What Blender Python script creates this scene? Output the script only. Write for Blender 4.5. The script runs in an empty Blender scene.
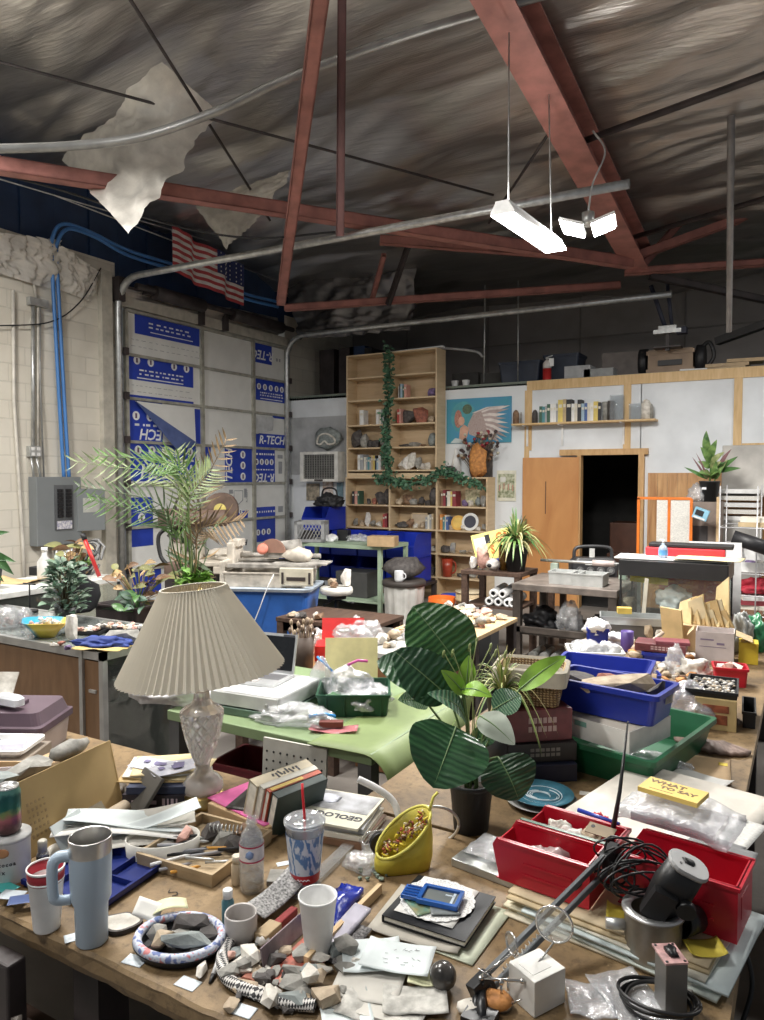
# ============================== HEAD
import bpy,bmesh,math,random
from mathutils import Vector,Matrix,Euler,noise
V,MR,MT=Vector,Matrix.Rotation,Matrix.Translation
class RNG(random.Random):
 U=random.Random.uniform
def S(node,key,value):node.inputs[key].default_value=value
cos,sin,pi,atan2=math.cos,math.sin,math.pi,math.atan2
# ------------------------------------------------------------------ camera
SC=bpy.context.scene
COL=SC.collection
R=math.radians
EYE,FPX,YAW,PITCH=V((0,0,1.8)),740.,R(30),math.atan(34/740)
cam_d=bpy.data.cameras.new('camera')
cam=bpy.data.objects.new('camera',cam_d)
COL.objects.link(cam)
cam.location=EYE
cam.rotation_euler=(R(90)-PITCH,0,YAW)
cam_d.sensor_fit='VERTICAL'
cam_d.sensor_height=24.
cam_d.lens=24.*FPX/1020
cam_d.clip_start=.02
SC.camera=cam
# ------------------------------------------------------------------ world, exposure
W=bpy.data.worlds.new('world')
SC.world=W
W.use_nodes=True
W.node_tree.nodes['Background'].inputs[0].default_value=(.8,.85,.92,1)
W.node_tree.nodes['Background'].inputs[1].default_value=.2
SC.view_settings.view_transform='Standard'
SC.view_settings.look='None'
SC.view_settings.gamma=1
SC.view_settings.use_curve_mapping=False
SC.view_settings.exposure=0.
# power (W) of the hanging shop lights, real and added: position, length, power
LED_POWER=150.
FLOOD_POWER=110.
OVERHEAD=[(-2.75,2.25,4.45,165.),(-1.9,-.5,4.3,62.),(-5.9,2.4,4.5,225.),(2.2,7.2,4.4,150.)]  # last two are unseen lamps added to brighten the left and back walls
# ------------------------------------------------------------------ where a sight line of the survey meets a plane
_f=V((-sin(YAW)*cos(PITCH),cos(YAW)*cos(PITCH),-sin(PITCH)))
_r=V((cos(YAW),sin(YAW),0))
_u=_r.cross(_f)
def ray(u,v):return _f+_r*((u-382)/FPX)+_u*((510-v)/FPX)
def atz(u,v,z):
 d=ray(u,v);return EYE+d*((z-EYE.z)/d.z)
def atx(u,v,x):
 d=ray(u,v);return EYE+d*(x/d.x)
def aty(u,v,y):
 d=ray(u,v);return EYE+d*(y/d.y)
def atd(u,v,k):return EYE+ray(u,v)*k
RIGHT,TOWARD=_r.copy(),-V((_f.x,_f.y,0)).normalized()
UP=V((0,0,1))
# ------------------------------------------------------------------ materials
MATS={}
def _nodes(name):
 m=bpy.data.materials.new(name);m.use_nodes=True
 nt=m.node_tree
 return m,nt,nt.nodes['Principled BSDF'],nt.nodes['Material Output']
def N(nt,t,**kw):
 n=nt.nodes.new(t)
 for k,v in kw.items():
  if k.startswith('i_'):n.inputs[int(k[2:])].default_value=v
  else:setattr(n,k,v)
 return n
def c4(c):return(c[0],c[1],c[2],1)
def ramp(nt,fac,stops):
 n=nt.nodes.new('ShaderNodeValToRGB')
 el=n.color_ramp.elements
 while len(el)<len(stops):el.new(.5)
 for e,(p,c)in zip(el,stops):e.position=p;e.color=c4(c)
 nt.links.new(fac,n.inputs[0]);return n.outputs[0]
def mat(name,col,ro=.55,metal=0.,ns=9.,na=.12,bs=0.,bd=0.,spec=.5,trans=0.,coat=0.,emit=0.,stretch=(1,1,1),sub=0.,col2=None):
 """noise-varied painted / plain surface; bs,bd = bump scale and depth"""
 if name in MATS:return MATS[name]
 m,nt,p,out=_nodes(name)
 tc=N(nt,'ShaderNodeTexCoord');mp=N(nt,'ShaderNodeMapping')
 S(mp,'Scale',stretch)
 nt.links.new(tc.outputs['Object'],mp.inputs[0])
 no=N(nt,'ShaderNodeTexNoise');S(no,'Scale',ns);S(no,'Detail',5)
 nt.links.new(mp.outputs[0],no.inputs['Vector'])
 lo=tuple(max(0,c*(1-na*1.6))for c in col)if col2 is None else col2
 hi=tuple(min(1,c*(1+na))for c in col)
 nt.links.new(ramp(nt,no.outputs[0],[(.3,lo),(.68,hi)]),p.inputs['Base Color'])
 S(p,'Roughness',ro);S(p,'Metallic',metal)
 S(p,'Specular IOR Level',spec)
 S(p,'Transmission Weight',trans)
 S(p,'Coat Weight',coat)
 if sub:S(p,'Subsurface Weight',sub);S(p,'Subsurface Radius',(.02,.02,.02))
 if emit:
  S(p,'Emission Color',c4(col));S(p,'Emission Strength',emit)
 if bd:
  b=N(nt,'ShaderNodeTexNoise');S(b,'Scale',bs);S(b,'Detail',6)
  nt.links.new(mp.outputs[0],b.inputs['Vector'])
  bu=N(nt,'ShaderNodeBump');S(bu,'Strength',.6);S(bu,'Distance',bd)
  nt.links.new(b.outputs[0],bu.inputs['Height']);nt.links.new(bu.outputs[0],p.inputs['Normal'])
 MATS[name]=m
 return m
def wood(name,a,b,scale=6.,stretch=(1,12,12),ro=.55,plank=None):
 if name in MATS:return MATS[name]
 m,nt,p,out=_nodes(name)
 tc=N(nt,'ShaderNodeTexCoord');mp=N(nt,'ShaderNodeMapping');S(mp,'Scale',stretch)
 nt.links.new(tc.outputs['Object'],mp.inputs[0])
 no=N(nt,'ShaderNodeTexNoise');S(no,'Scale',scale);S(no,'Detail',8);S(no,'Distortion',.6)
 nt.links.new(mp.outputs[0],no.inputs['Vector'])
 nt.links.new(ramp(nt,no.outputs[0],[(.3,a),(.7,b)]),p.inputs['Base Color'])
 S(p,'Roughness',ro)
 bu=N(nt,'ShaderNodeBump');S(bu,'Strength',.25);S(bu,'Distance',.002)
 nt.links.new(no.outputs[0],bu.inputs['Height']);nt.links.new(bu.outputs[0],p.inputs['Normal'])
 MATS[name]=m
 return m
def film(name,col=(1,1,1),haze=.25,gloss=.25,ro=.15,fold=30):
 """thin clear plastic: mostly see-through with crinkled shine"""
 if name in MATS:return MATS[name]
 m,nt,p,out=_nodes(name);nt.nodes.remove(p)
 tr=N(nt,'ShaderNodeBsdfTransparent');S(tr,0,c4(col))
 gl=N(nt,'ShaderNodeBsdfGlossy');S(gl,'Roughness',ro)
 df=N(nt,'ShaderNodeBsdfDiffuse');S(df,0,c4(col))
 tc=N(nt,'ShaderNodeTexCoord')
 no=N(nt,'ShaderNodeTexNoise');S(no,'Scale',fold);S(no,'Detail',4)
 nt.links.new(tc.outputs['Object'],no.inputs['Vector'])
 bu=N(nt,'ShaderNodeBump');S(bu,'Strength',.9);S(bu,'Distance',.02)
 nt.links.new(no.outputs[0],bu.inputs['Height']);nt.links.new(bu.outputs[0],gl.inputs['Normal'])
 a=N(nt,'ShaderNodeMixShader');S(a,0,haze)
 b=N(nt,'ShaderNodeMixShader');S(b,0,gloss)
 nt.links.new(tr.outputs[0],a.inputs[1]);nt.links.new(df.outputs[0],a.inputs[2])
 nt.links.new(a.outputs[0],b.inputs[1]);nt.links.new(gl.outputs[0],b.inputs[2])
 nt.links.new(b.outputs[0],out.inputs[0])
 MATS[name]=m
 return m
def glass(name,col=(1,1,1),ro=.03,ior=1.45):
 if name in MATS:return MATS[name]
 m,nt,p,out=_nodes(name)
 S(p,'Base Color',c4(col));S(p,'Transmission Weight',1)
 S(p,'Roughness',ro);S(p,'IOR',ior)
 MATS[name]=m
 return m
def uvstripe(name,a,b,scale=14,axis='X',dist=2.,ro=.45,spread=(.35,.6),bump=.003):
 """leaf / fabric bands that follow the surface's own UV"""
 if name in MATS:return MATS[name]
 m,nt,p,out=_nodes(name)
 tc=N(nt,'ShaderNodeTexCoord')
 w=N(nt,'ShaderNodeTexWave');w.bands_direction=axis
 S(w,'Scale',scale);S(w,'Distortion',dist);S(w,'Detail',2)
 nt.links.new(tc.outputs['UV'],w.inputs['Vector'])
 nt.links.new(ramp(nt,w.outputs['Fac'],[(spread[0],a),(spread[1],b)]),p.inputs['Base Color'])
 S(p,'Roughness',ro)
 bu=N(nt,'ShaderNodeBump');S(bu,'Strength',.5);S(bu,'Distance',bump)
 nt.links.new(w.outputs['Fac'],bu.inputs['Height']);nt.links.new(bu.outputs[0],p.inputs['Normal'])
 MATS[name]=m
 return m
 # ------------------------------------------------------------------ mesh builder
class MB:
 def __init__(s):s.v,s.f,s.m,s.sm,s.uv=[],[],[],[],{}
 def add(s,vs,fs,m=0,sm=False,uv=None):
  o=len(s.v)
  s.v+=[V(v)for v in vs]
  if uv:
   for i,q in enumerate(uv):s.uv[o+i]=q
  for f in fs:
   s.f.append([i+o for i in f]);s.m.append(m);s.sm.append(sm)
  return s
 def box(s,c,d,r=None,m=0):
  M=r if isinstance(r,Matrix)else Euler(r or(0,0,0)).to_matrix()
  c=V(c);h=V(d)/2
  vs=[c+M@V((x*h.x,y*h.y,z*h.z))for z in(-1,1)for y in(-1,1)for x in(-1,1)]
  return s.add(vs,[(0,2,3,1),(4,5,7,6),(0,1,5,4),(2,6,7,3),(0,4,6,2),(1,3,7,5)],m)
 def loft(s,loops,m=0,cap=(1,1),sm=False):
  n=len(loops[0]);vs=[p for l in loops for p in l];fs=[]
  for k in range(len(loops)-1):
   for i in range(n):
    j=(i+1)%n
    fs.append((k*n+i,k*n+j,(k+1)*n+j,(k+1)*n+i))
  s.add(vs,fs,m,sm)
  o=len(s.v)-len(vs)
  if cap[0]:s.f.append([o+i for i in reversed(range(n))]);s.m.append(m);s.sm.append(False)
  if cap[1]:s.f.append([o+(len(loops)-1)*n+i for i in range(n)]);s.m.append(m);s.sm.append(False)
  return s
 def lathe(s,prof,n=24,c=(0,0,0),m=0,sm=True,cap=(1,1),wob=None):
  loops=[]
  for r,z in prof:
   loops.append([V((c[0]+r*(wob(i,z)if wob else 1)*cos(2*pi*i/n),c[1]+r*(wob(i,z)if wob else 1)*sin(2*pi*i/n),c[2]+z))for i in range(n)])
  return s.loft(loops,m,cap,sm)
 def tube(s,pts,r,n=8,m=0,sm=True,cap=(1,1),flat=1.):
  pts=[V(p)for p in pts];loops=[];ref=None
  for i,p in enumerate(pts):
   d=(pts[min(i+1,len(pts)-1)]-pts[max(i-1,0)]).normalized()
   if ref is None:ref=d.orthogonal().normalized()
   ref=(ref-d*ref.dot(d));ref=ref.normalized()if ref.length>1e-6 else d.orthogonal().normalized()
   b=d.cross(ref);rr=r[i]if isinstance(r,(list,tuple))else r
   loops.append([p+ref*(rr*cos(2*pi*k/n))+b*(rr*flat*sin(2*pi*k/n))for k in range(n)])
  return s.loft(loops,m,cap,sm)
 def cyl(s,p0,p1,r,r1=None,n=16,m=0):return s.tube([p0,p1],[r,r if r1 is None else r1],n,m,True)
 def prism(s,poly,z0,z1,m=0,M=None):
  M=M or Matrix()
  return s.loft([[M@V((x,y,z0))for x,y in poly],[M@V((x,y,z1))for x,y in poly]],m)
 def grid(s,fn,nu,nv,m=0,sm=True):
  vs,uv=[],[]
  for j in range(nv+1):
   for i in range(nu+1):
    vs.append(fn(i/nu,j/nv));uv.append((i/nu,j/nv))
  fs=[(j*(nu+1)+i,j*(nu+1)+i+1,(j+1)*(nu+1)+i+1,(j+1)*(nu+1)+i)for j in range(nv)for i in range(nu)]
  return s.add(vs,fs,m,sm,uv)
 def slab(s,fn,nu,nv,t,m=0,sm=True):
  """a sheet with real thickness t downwards"""
  top=[[V(fn(i/nu,j/nv))for i in range(nu+1)]for j in range(nv+1)]
  n=(nu+1)*(nv+1)
  vs=[p for r_ in top for p in r_]+[p-V((0,0,t))for r_ in top for p in r_]
  uv=[(i/nu,j/nv)for j in range(nv+1)for i in range(nu+1)]*2
  fs=[]
  for j in range(nv):
   for i in range(nu):
    a,b,c,d=j*(nu+1)+i,j*(nu+1)+i+1,(j+1)*(nu+1)+i+1,(j+1)*(nu+1)+i
    fs+=[(a,b,c,d),(n+d,n+c,n+b,n+a)]
  rim=[i for i in range(nu+1)]+[j*(nu+1)+nu for j in range(1,nv+1)]+[nv*(nu+1)+i for i in range(nu-1,-1,-1)]+[j*(nu+1)for j in range(nv-1,0,-1)]
  for k in range(len(rim)):
   a,b=rim[k],rim[(k+1)%len(rim)]
   fs.append((a,n+a,n+b,b))
  return s.add(vs,fs,m,sm,uv)
 def hull(s,pts,m=0,sm=False):
  bm=bmesh.new()
  for p in pts:bm.verts.new(p)
  r_=bmesh.ops.convex_hull(bm,input=bm.verts)
  bmesh.ops.delete(bm,geom=[g for g in r_['geom_interior']if isinstance(g,bmesh.types.BMVert)],context='VERTS')
  bm.verts.index_update();bm.verts.ensure_lookup_table()
  vs=[v.co.copy()for v in bm.verts];fs=[[v.index for v in f.verts]for f in bm.faces]
  bm.free()
  return s.add(vs,fs,m,sm)
 def blob(s,c,r,sub=2,amp=.15,fr=2.,seed=0,m=0,sm=True):
  bm=bmesh.new();bmesh.ops.create_icosphere(bm,subdivisions=sub,radius=1)
  vs=[]
  for v in bm.verts:
   k=1+amp*noise.noise(v.co*fr+V((seed*3.1,seed*1.7,seed)))
   vs.append(V((c[0]+v.co.x*r[0]*k,c[1]+v.co.y*r[1]*k,c[2]+v.co.z*r[2]*k)))
  fs=[[v.index for v in f.verts]for f in bm.faces]
  bm.free()
  return s.add(vs,fs,m,sm)
 def xf(s,M):
  s.v=[M@v for v in s.v];return s
 def low(s):return min(v.z for v in s.v)
 def o(s,name,mats,parent=None,loc=None,rot=None,bev=0.,label=None,cat=None,group=None,kind=None):
  me=bpy.data.meshes.new(name)
  me.from_pydata([tuple(v)for v in s.v],[],s.f)
  me.polygons.foreach_set('material_index',s.m);me.polygons.foreach_set('use_smooth',s.sm)
  if s.uv:
   ul=me.uv_layers.new(name='UVMap')
   for l in me.loops:ul.data[l.index].uv=s.uv.get(l.vertex_index,(0,0))
  for mm in(mats if isinstance(mats,(list,tuple))else[mats]):me.materials.append(mm)
  me.update()
  o=bpy.data.objects.new(name,me);COL.objects.link(o)
  if parent:o.parent=parent
  if loc is not None:o.location=loc
  if rot is not None:o.rotation_euler=rot if not isinstance(rot,(int,float))else(0,0,rot)
  if bev:
   b=o.modifiers.new('bevel','BEVEL');b.width=bev;b.segments=2;b.limit_method='ANGLE';b.angle_limit=R(40)
  tag(o,label,cat,group,kind)
  return o
def tag(o,label=None,cat=None,group=None,kind=None):
 for k,v in(('label',label),('category',cat),('group',group),('kind',kind)):
  if v:o[k]=v
 return o
def thing(name,label,cat,loc=(0,0,0),rz=0.,group=None,rot=None):
 o=bpy.data.objects.new(name,None);COL.objects.link(o)
 o.empty_display_size=.05;o.location=loc;o.rotation_euler=rot if rot else(0,0,rz)
 return tag(o,label,cat,group)
def dup(root,loc,rz=0.,label=None,group=None,rot=None):
 r_=root.copy();COL.objects.link(r_);r_.location=loc;r_.rotation_euler=rot if rot else(0,0,rz)
 if label:r_['label']=label
 if group:r_['group']=group
 for ch in list(root.children):
  c=ch.copy();COL.objects.link(c);c.parent=r_
  for g in list(ch.children):
   d=g.copy();COL.objects.link(d);d.parent=c
 return r_
def rrect(w,d,r,z,n=4,c=(0,0)):
 r=min(r,w/2-1e-4,d/2-1e-4);out=[]
 for sx,sy,a0 in((1,1,0),(-1,1,90),(-1,-1,180),(1,-1,270)):
  for k in range(n+1):
   a=R(a0+90*k/n)
   out.append(V((c[0]+sx*(w/2-r)+r*cos(a),c[1]+sy*(d/2-r)+r*sin(a),z)))
 return out
def tub(mb,w,d,h,t=.004,tp=.9,r=.02,lip=.006,m=0,floor=None):
 """open tapered container standing on z=0"""
 f=t if floor is None else floor
 L=[rrect(w*tp,d*tp,r,0),rrect(w,d,r,h-.012),rrect(w+2*lip,d+2*lip,r,h-.012),rrect(w+2*lip,d+2*lip,r,h),rrect(w-2*t,d-2*t,r,h),rrect(w*tp-2*t,d*tp-2*t,r,f)]
 return mb.loft(L,m)
def cup_prof(r0,r1,h,t=.0025,f=.004):
 return[(r0,0),(r1,h),(r1+t*.6,h+t*.4),(r1-t*.6,h+t*.4),(r1-t,h-t),(r0-t,f)]
_font_cache={}
def lettering(body,size,m,parent,loc,rot,depth=.0006,align='CENTER',name='lettering',shear=0.,bold=0.,sx=1.):
 cu=bpy.data.curves.new('t','FONT');cu.body=body;cu.size=size;cu.extrude=depth;cu.align_x=align;cu.align_y='CENTER'
 cu.shear=shear;cu.offset=bold;cu.resolution_u=2
 to=bpy.data.objects.new('t',cu);COL.objects.link(to)
 dg=bpy.context.evaluated_depsgraph_get()
 me=bpy.data.meshes.new_from_object(to.evaluated_get(dg))
 bpy.data.objects.remove(to);bpy.data.curves.remove(cu)
 me.materials.clear();me.materials.append(m)
 o=bpy.data.objects.new(name,me);COL.objects.link(o)
 o.parent=parent;o.location=loc;o.rotation_euler=rot;o.scale=(sx,1,1)
 return o
ORD=['first','second','third','fourth','fifth','sixth','seventh','eighth','ninth','tenth','eleventh','twelfth','thirteenth','fourteenth','fifteenth','sixteenth','seventeenth','eighteenth','nineteenth','twentieth']
# ------------------------------------------------------------------ stones
STONE={}
def stone_mat(kind):
 pal={'grey':((.33,.32,.29),(.17,.165,.15)),'dark':((.1,.09,.085),(.035,.03,.03)),'tan':((.52,.42,.3),(.3,.23,.16)),'pale':((.7,.67,.61),(.42,.39,.34)),'rust':((.36,.13,.08),(.14,.05,.04)),'purple':((.22,.15,.3),(.07,.05,.11)),'white':((.7,.68,.64),(.5,.47,.44)),'green':((.25,.31,.25),(.12,.16,.12)),'slate':((.27,.3,.29),(.16,.18,.18)),'orange':((.62,.28,.08),(.3,.12,.04)),'pink':((.72,.45,.38),(.42,.22,.18)),'brown':((.28,.17,.1),(.1,.06,.04))}
 a,b=pal[kind]
 return mat('stone_'+kind,a,ro=.75,ns=22,bs=60,bd=.004,col2=b)
def rock_mb(seed,sx,sy,sz,kind='hull'):
 rd=RNG(seed);mb=MB()
 if kind=='round':
  mb.blob((0,0,0),(sx/2,sy/2,sz/2),2,.45,1.6,seed%97)
 elif kind=='slab':
  n=9;pl=[(sx/2*rd.U(.7,1.05)*cos(6.283*i/n),sy/2*rd.U(.7,1.05)*sin(6.283*i/n))for i in range(n)]
  mb.prism(pl,0,sz)
 else:
  pts=[]
  for i in range(18):
   v=V((rd.gauss(0,1),rd.gauss(0,1),rd.gauss(0,1))).normalized()*rd.U(.8,1.05)
   pts.append((max(-.8,min(.8,v.x))*sx/1.6,max(-.8,min(.8,v.y))*sy/1.6,max(-.7,min(.75,v.z))*sz/1.45))
  mb.hull(pts)
 z=mb.low()
 return mb.xf(MT((0,0,-z)))
def stone(x,y,z,sx,sy,sz,col,label,seed=0,kind='hull',rz=None,rot=None,group=None,name='rock',cat='rock'):
 mb=rock_mb(seed,sx,sy,sz,kind)
 return mb.o(name,stone_mat(col),loc=(x,y,z),rot=rot if rot else(0,0,(seed*1.3)%6.28 if rz is None else rz),label=label,cat=cat,group=group)
 # ------------------------------------------------------------------ books, boxes, paper
def book_mb(w,d,t,cover=0,page=1):
 """lying book: spine along the -x side, w x d x t, on z=0"""
 mb=MB();c=min(.003,t*.15)
 mb.box((0,0,c/2),(w,d,c),m=cover);mb.box((0,0,t-c/2),(w,d,c),m=cover);mb.box((-w/2+c/2,0,t/2),(c,d,t-2*c),m=cover)
 mb.box((c*.5,0,t/2),(w-c*3.2,d-c*2.5,t-2*c),m=page)
 return mb
PAGE=mat('page_paper',(.8,.76,.66),ro=.8,ns=40)
def colour(name,c,**k):return mat('paint_'+name,c,**k)
def book(loc,w,d,t,col,label,rz=0.,rot=None,group=None,title=None,parts=True,name='book'):
 rt=thing(name,label,'book',loc,rz,group,rot)
 c=min(.003,t*.15);a=MB()
 a.box((0,0,c/2),(w,d,c));a.box((0,0,t-c/2),(w,d,c));a.box((-w/2+c/2,0,t/2),(c,d,t-2*c))
 a.o('cover',col,rt)
 MB().box((c*.5,0,t/2),(w-c*3.2,d-c*2.5,t-2*c)).o('pages',PAGE,rt)
 return rt
def book_row(origin,along,spec,where,group,outward,tilt=0.,z=0.):
 """standing books side by side; spec = [(thickness, height, depth, colour name, rgb)], spines face `outward`"""
 x=0.;along=V(along).normalized();out=V(outward).normalized()
 for k,(t,h,d,nm,rgb)in enumerate(spec):
  c=V(origin)+along*(x+t/2)
  rt=MB()
  cv=.0025
  rt.box((-t/2+cv/2,0,h/2),(cv,d,h),m=0);rt.box((t/2-cv/2,0,h/2),(cv,d,h),m=0);rt.box((0,-d/2+cv/2,h/2),(t-cv*2,cv,h),m=0)
  rt.box((0,cv,h/2),(t-cv*2,d-cv*3,h-.006),m=1)
  if t>.018:
   rt.box((0,-d/2-.0004,h*.72),(t*.7,.001,h*.14),m=2)
  M=Matrix((along,-out,UP)).transposed()
  o=rt.o('book',[colour('book_'+nm,rgb,ro=.6),PAGE,colour('book_band',(.7,.66,.55))],loc=c,rot=M.to_euler(),label=f"{nm.replace('_', ' ')} book, {ORD[k]} from the left {where}",cat='book',group=group)
  x+=t+.0015
 return x
def sheet(name,label,cat,loc,w,d,col,rz=0.,curl=0.,seed=0,rot=None,group=None,t=.0006,wav=0.,parent=None):
 mb=MB()
 def fn(a,b):
  x,y=(a-.5)*w,(b-.5)*d
  z=curl*(abs(a-.5)*2)**3+wav*noise.noise(V((a*3+seed,b*3,seed)))
  return V((x,y,z+t+abs(wav)*.5))
 mb.slab(fn,10,10,t)
 return mb.o(name,col,parent,loc=loc,rot=rot if rot else(0,0,rz),label=label,cat=cat,group=group)
def carton(mb,w,d,h,t=.003,m=0,open_=False,flaps=0.):
 if not open_:
  mb.box((0,0,h/2),(w,d,h),m=m)
 else:
  mb.loft([rrect(w,d,.001,0,1),rrect(w,d,.001,h,1),rrect(w-2*t,d-2*t,.001,h,1),rrect(w-2*t,d-2*t,.001,t,1)],m)
  if flaps:
   for s_ in(-1,1):
    mb.box((s_*(w/2+flaps*.4),0,h-flaps*.25),(flaps,d,t),(0,s_*R(32),0),m)
 return mb
def hopper(mb,L,Wd,Hh,fh,t=.003,m=0):
 """stacking bin: length along x, mouth at +x cut down to fh"""
 prof=[(-L/2,0),(L/2-.02,0),(L/2,fh),(L/2-(Hh-fh)*.6,Hh),(-L/2,Hh)]
 for s_ in(-1,1):
  M=MT((0,s_*(Wd/2-t/2)+t/2,0))@MR(R(90),4,'X')
  mb.prism(prof,0,t,m,M)
 mb.box((0,0,t/2),(L-.02,Wd-2*t,t),m=m)
 mb.box((-L/2+t/2,0,Hh/2),(t,Wd-2*t,Hh),m=m)
 mb.box((L/2-.012,0,fh/2),(t*1.5,Wd-2*t,fh),(0,R(12),0),m)
 for s_ in(-1,1):
  mb.box((-(Hh-fh)*.3-.005,s_*Wd/2,Hh-.004),(L-(Hh-fh)*.6,.012,.008),m=m)
  mb.box((-.02,s_*(Wd/2+.001),Hh*.55),(L*.5,.004,.006),m=m)
  mb.box((-.02,s_*(Wd/2+.001),Hh*.3),(L*.5,.004,.006),m=m)
 mb.box((-L/2,0,Hh-.004),(.012,Wd,.008),m=m)
 return mb
class HF:
 """height field that lets pieces of a pile rest on one another"""
 def __init__(s,z0,cell=.012):s.z0,s.c,s.h=z0,cell,{}
 def _cells(s,x,y,r):
  k=max(1,int(r/s.c))
  return[(int(x/s.c)+i,int(y/s.c)+j)for i in range(-k,k+1)for j in range(-k,k+1)if i*i+j*j<=k*k]
 def drop(s,x,y,r,h,sink=.15):
  cs=s._cells(x,y,r*.7);z=max(s.h.get(c,s.z0)for c in cs)
  if z>s.z0+1e-6:z-=h*sink
  for c in s._cells(x,y,r*.85):s.h[c]=max(s.h.get(c,s.z0),z+h*.8)
  return z
def curve_pts(ctrl,n=8):
 """Catmull-Rom through the control points"""
 P=[V(p)for p in ctrl];P=[P[0]*2-P[1]]+P+[P[-1]*2-P[-2]];out=[]
 for i in range(1,len(P)-2):
  a,b,c,d=P[i-1:i+3]
  for k in range(n):
   t=k/n
   out.append(.5*((2*b)+(c-a)*t+(2*a-5*b+4*c-d)*t*t+(3*b-a-3*c+d)*t**3))
 out.append(P[-2]);return out
def leaf(mb,p0,p1,w,nrm,arch=.15,cup=.25,nu=10,nv=6,m=0,shape=.75,wave=0.,seed=0,power=.8):
 p0,p1,nrm=V(p0),V(p1),V(nrm)
 ax=p1-p0;L=ax.length;side=ax.cross(nrm).normalized();up=side.cross(ax).normalized()
 def fn(a,b):
  wd=max(.0004,w*max(0,sin(pi*min(1,max(0,a))**shape))**power)if 0<a<1 else .0004
  q=(b-.5)*2
  z=arch*L*sin(pi*a)+cup*wd*.5*abs(q)-(wave*sin(a*22+q*2+seed)*wd*.25*abs(q))
  return p0+ax*a+side*(q*wd/2)+up*z
 return mb.grid(fn,nu,nv,m)

# ============================== SHELL
# ================================================================== THE SETTING
XL,YB,YR,YD=-7.7,10.1,12.2,6.65
def zc(y):return 5.9-.1*y
def blockwall():
 m,nt,p,out=_nodes('painted_block')
 tc=N(nt,'ShaderNodeTexCoord');sp=N(nt,'ShaderNodeSeparateXYZ');cb=N(nt,'ShaderNodeCombineXYZ')
 nt.links.new(tc.outputs['Object'],sp.inputs[0]);nt.links.new(sp.outputs[1],cb.inputs[0]);nt.links.new(sp.outputs[2],cb.inputs[1])
 br=N(nt,'ShaderNodeTexBrick');S(br,'Scale',1.)
 S(br,'Brick Width',.406);S(br,'Row Height',.203);S(br,'Mortar Size',.008)
 S(br,'Color1',(.7,.66,.57,1));S(br,'Color2',(.66,.62,.54,1));S(br,'Mortar',(.6,.565,.49,1))
 nt.links.new(cb.outputs[0],br.inputs['Vector'])
 no=N(nt,'ShaderNodeTexNoise');S(no,'Scale',1.6);S(no,'Detail',6)
 nt.links.new(tc.outputs['Object'],no.inputs['Vector'])
 mx=N(nt,'ShaderNodeMix',data_type='RGBA',blend_type='MULTIPLY');S(mx,0,.5)
 nt.links.new(br.outputs[0],mx.inputs[6]);nt.links.new(ramp(nt,no.outputs[0],[(.3,(.72,.7,.66)),(.6,(1,1,1))]),mx.inputs[7])
 nt.links.new(mx.outputs[2],p.inputs['Base Color']);S(p,'Roughness',.7)
 bu=N(nt,'ShaderNodeBump');S(bu,'Strength',.5);S(bu,'Distance',.01);bu.invert=True
 nt.links.new(br.outputs['Fac'],bu.inputs['Height']);nt.links.new(bu.outputs[0],p.inputs['Normal'])
 return m
M_BLOCK=blockwall()
M_CONC=mat('concrete',(.22,.2,.18),ro=.6,ns=1.8,na=.22,bs=30,bd=.002)
M_WHITE=mat('white_wallboard',(.71,.74,.77),ro=.6,ns=3,na=.06)
M_GREYWALL=mat('grey_panel',(.27,.25,.24),ro=.8,ns=2,na=.1)
M_NAVY=mat('navy_steel',(.02,.045,.11),ro=.45,ns=3,na=.2)
M_PINE=wood('pine_trim',(.55,.36,.16),(.68,.48,.25),4,(8,8,1))
M_FOIL=mat('foil',(.52,.5,.48),ro=.36,metal=.96,ns=3,na=.08,bs=9,bd=.008,stretch=(.4,5,1))
M_REDSTEEL=mat('red_oxide_steel',(.36,.15,.125),ro=.55,ns=6,na=.2)
M_DST=mat('dark_steel',(.045,.035,.035),ro=.5,ns=6,na=.3)
M_GALV=mat('galvanised',(.55,.56,.55),ro=.38,metal=.75,ns=14,na=.15)
M_BLACK=mat('matte_black',(.014,.014,.016),ro=.5)
M_BLUEINK=mat('blue_print',(.022,.055,.42),ro=.5,ns=3,na=.08)
M_FOAMW=mat('foam_white',(.78,.78,.75),ro=.5,ns=4,na=.04)
M_INKW=mat('white_print',(.86,.87,.88),ro=.5)
M_INKB=mat('black_print',(.04,.04,.05),ro=.6)
M_INKG=mat('grey_print',(.35,.36,.38),ro=.6)
MB().box((-1.9,4.6,-.05),(11.8,15.4,.1)).o('floor',M_CONC,kind='structure')
w=MB();w.box((XL-.1,1.75,2.25),(.2,9.6,4.5)).box((XL-.1,10.2,2.25),(.2,.28,4.5));w.box((XL-.1,11.3,2.25),(.2,1.92,4.5))
w.o('wall_left',M_BLOCK,kind='structure')
w=MB()
for k in range(66):
 w.box((XL-.06+(.03 if k%4==0 else 0),-2.9+k*.23,5.1),(.05,.228,1.7))
w.o('wall_upper_left',M_NAVY,kind='structure')
w=MB();w.box((-5.2,YB+.05,1.55),(5.,.1,3.1)).box((-2.31,YB+.05,2.6),(.78,.1,1.)).box((1.035,YB+.05,1.55),(5.93,.1,3.1))
w.o('wall_back',M_WHITE,kind='structure')
MB().box((-1.9,YR+.05,2.5),(11.8,.1,5.2)).o('wall_rear',M_GREYWALL,kind='structure')
w=MB()
w.box((-1.9,11.15,3.1),(11.6,2.1,.07));w.o('floor_mezzanine',mat('green_grey_ply',(.16,.19,.16),ro=.7),kind='structure')
w=MB()
for z in(4.05,):w.box((-1.9,YR-.012,z),(11.6,.02,.02))
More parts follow.
